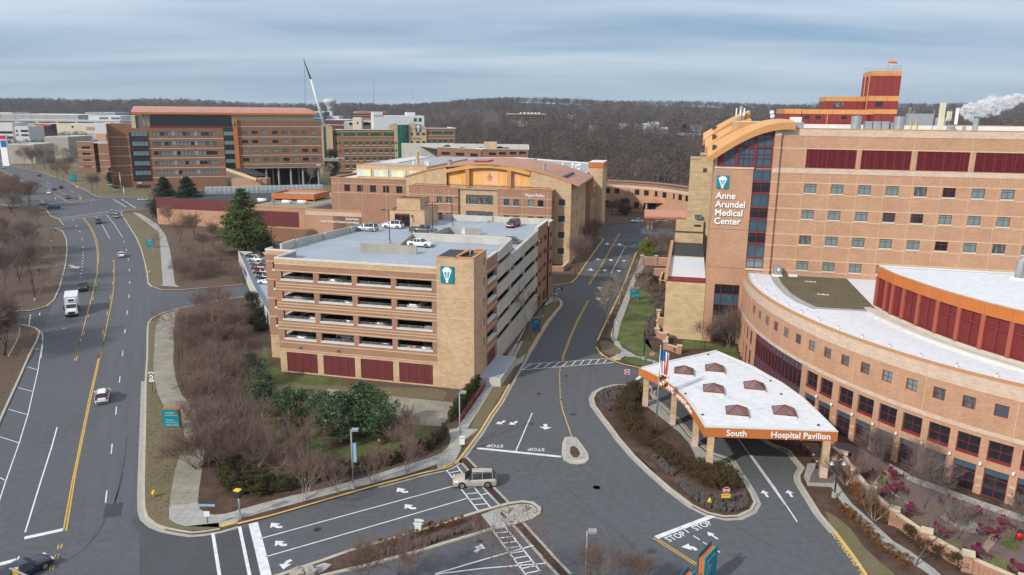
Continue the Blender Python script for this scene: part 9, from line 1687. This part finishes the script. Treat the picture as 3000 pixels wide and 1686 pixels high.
for x,y0,l in ((1903,440,'thin whip antenna left of the tallest panel'),(1745,445,'thin whip antenna nearest the red tower'),(2025,440,'thin whip antenna between the panels')):a,z=Hs.on('4',x,y0,6);unit('whip_antenna',l,'antenna',lambda m:m.tube([Hs.p(a,6,39.9),Hs.p(a,6,z)],.05,'metal_grey',4),'whip antennas')
a=ro('4',2210,560,6);unit('exhaust_stack','silver exhaust stack with a conical cap on the tower roof','stack',lambda m:(m.cyl(Hs.p(a,6),.45,39.95,42.6,'metal_galv',10),m.cyl(Hs.p(a,6),.9,42.6,43.0,'metal_galv',10,.15)))
a=ro('4',1732,580,1.5);unit('yellow_ladder','yellow roof ladder hoops at the parapet','ladder',lambda m:[m.tube([Hs.p(a+s,1.5,39.9),Hs.p(a+s,1.5,41.6),Hs.p(a+s+.5,2.2,41.6),Hs.p(a+s+.5,2.2,40)],.08,'yellow_paint',5) for s in (-.4,.5)])
a,z=Hs.on('4',440,440,8);unit('antenna_cluster','cluster of grey antenna cylinders on the curved orange roof','antenna',lambda m:(m.tube([Hs.p(a,8,40),Hs.p(a,8,z+.6)],.28,'metal_galv',8),[m.box(Hs,a+s,a+s+.22,7.9,8.1,z-1.2,z+.2,'white') for s in (-.9,.5)],m.tube([Hs.p(a,8,41.5),Hs.p(a+3.4,8,40.6)],.1,'metal_galv',5)))
for x,y,l in ((675,465,'upper white dish antenna beside the curved roof'),(678,495,'lower white dish antenna beside the curved roof')):a,z=Hs.on('4',x,y,9);unit('dish_antenna',l,'dish',lambda m:(m.tube([Hs.p(a,8.9,z),Hs.p(a,9.1,z)],[.42,.42],'white',12),m.tube([Hs.p(a,9.1,z),Hs.p(a,9.1,40)],.06,'metal_grey',4)),'dishes by the curved roof')
a,z=Hs.on('4',1560,75,14);unit('windsock','orange windsock on the red tower roof','windsock',lambda m:(m.tube([Hs.p(a-.1,14,50.5),Hs.p(a-.1,14,z+.2)],.04,'metal_grey',4),m.tube([Hs.p(a,14,z-.1),Hs.p(a+.7,14,z-.2),Hs.p(a+1.35,14,z-.35)],[.3,.24,.14],'orange',8)))
# steam from the roof
def steam():
 m=bpy.data.materials.new('steam_vapour');m.use_nodes=True;N=m.node_tree.nodes;L_=m.node_tree.links;N.remove(N['Principled BSDF']);d=N.new('ShaderNodeBsdfDiffuse');d.inputs[0].default_value=(.9,.9,.92,1);t2=N.new('ShaderNodeBsdfTranslucent');t2.inputs[0].default_value=(.9,.9,.92,1);a1=N.new('ShaderNodeMixShader');L_.new(d.outputs[0],a1.inputs[1]);L_.new(t2.outputs[0],a1.inputs[2]);tr=N.new('ShaderNodeBsdfTransparent');mx=N.new('ShaderNodeMixShader');mx.inputs[0].default_value=.22;L_.new(tr.outputs[0],mx.inputs[1]);L_.new(a1.outputs[0],mx.inputs[2]);L_.new(mx.outputs[0],N['Material Output'].inputs['Surface']);MATS['steam_vapour']=m
 b=30;rng=np.random.default_rng(3);X=np.array([Hs.p(*(lambda q:(q[0],b,q[1]))(Hs.on('4',x,y,b))) for x,y in ((2128,440),(2175,452),(2240,440),(2330,415),(2420,390),(2500,365),(2560,345))]);C_=[]
 for i in range(70):t=rng.uniform(0,1);p=np.array([np.interp(t,np.linspace(0,1,7),X[:,k]) for k in range(3)]);r=.5+1.3*math.sin(math.pi*t ** .8);C_.append((p+rng.normal(0,.35,3)*r,r*rng.uniform(.45,.8)))
 P=np.concatenate([c+(lambda v:v/np.linalg.norm(v,axis=1)[:,None])(rng.normal(0,1,(110,3)))*(r*rng.uniform(.2,1,110) ** .4)[:,None] for c,r in C_]);o=bpy.data.objects.new('steam_plume',qmesh('steam_plume',quads(P,.28,rng),['steam_vapour']));SC.collection.objects.link(o);o['kind']='stuff'
steam()
def haze():
 m=bpy.data.materials.new('haze_air');m.use_nodes=True;N=m.node_tree.nodes;N.remove(N['Principled BSDF']);v=N.new('ShaderNodeVolumePrincipled');v.inputs['Color'].default_value=(.78,.88,1,1);v.inputs['Density'].default_value=.00007;v.inputs['Anisotropy'].default_value=.3;m.node_tree.links.new(v.outputs[0],N['Material Output'].inputs['Volume']);MATS['haze_air']=m
 q=MB();q.box(W0,-4500,4500,-400,4500,-3,170,'haze_air');o=q.build('haze');o['kind']='stuff'
haze()
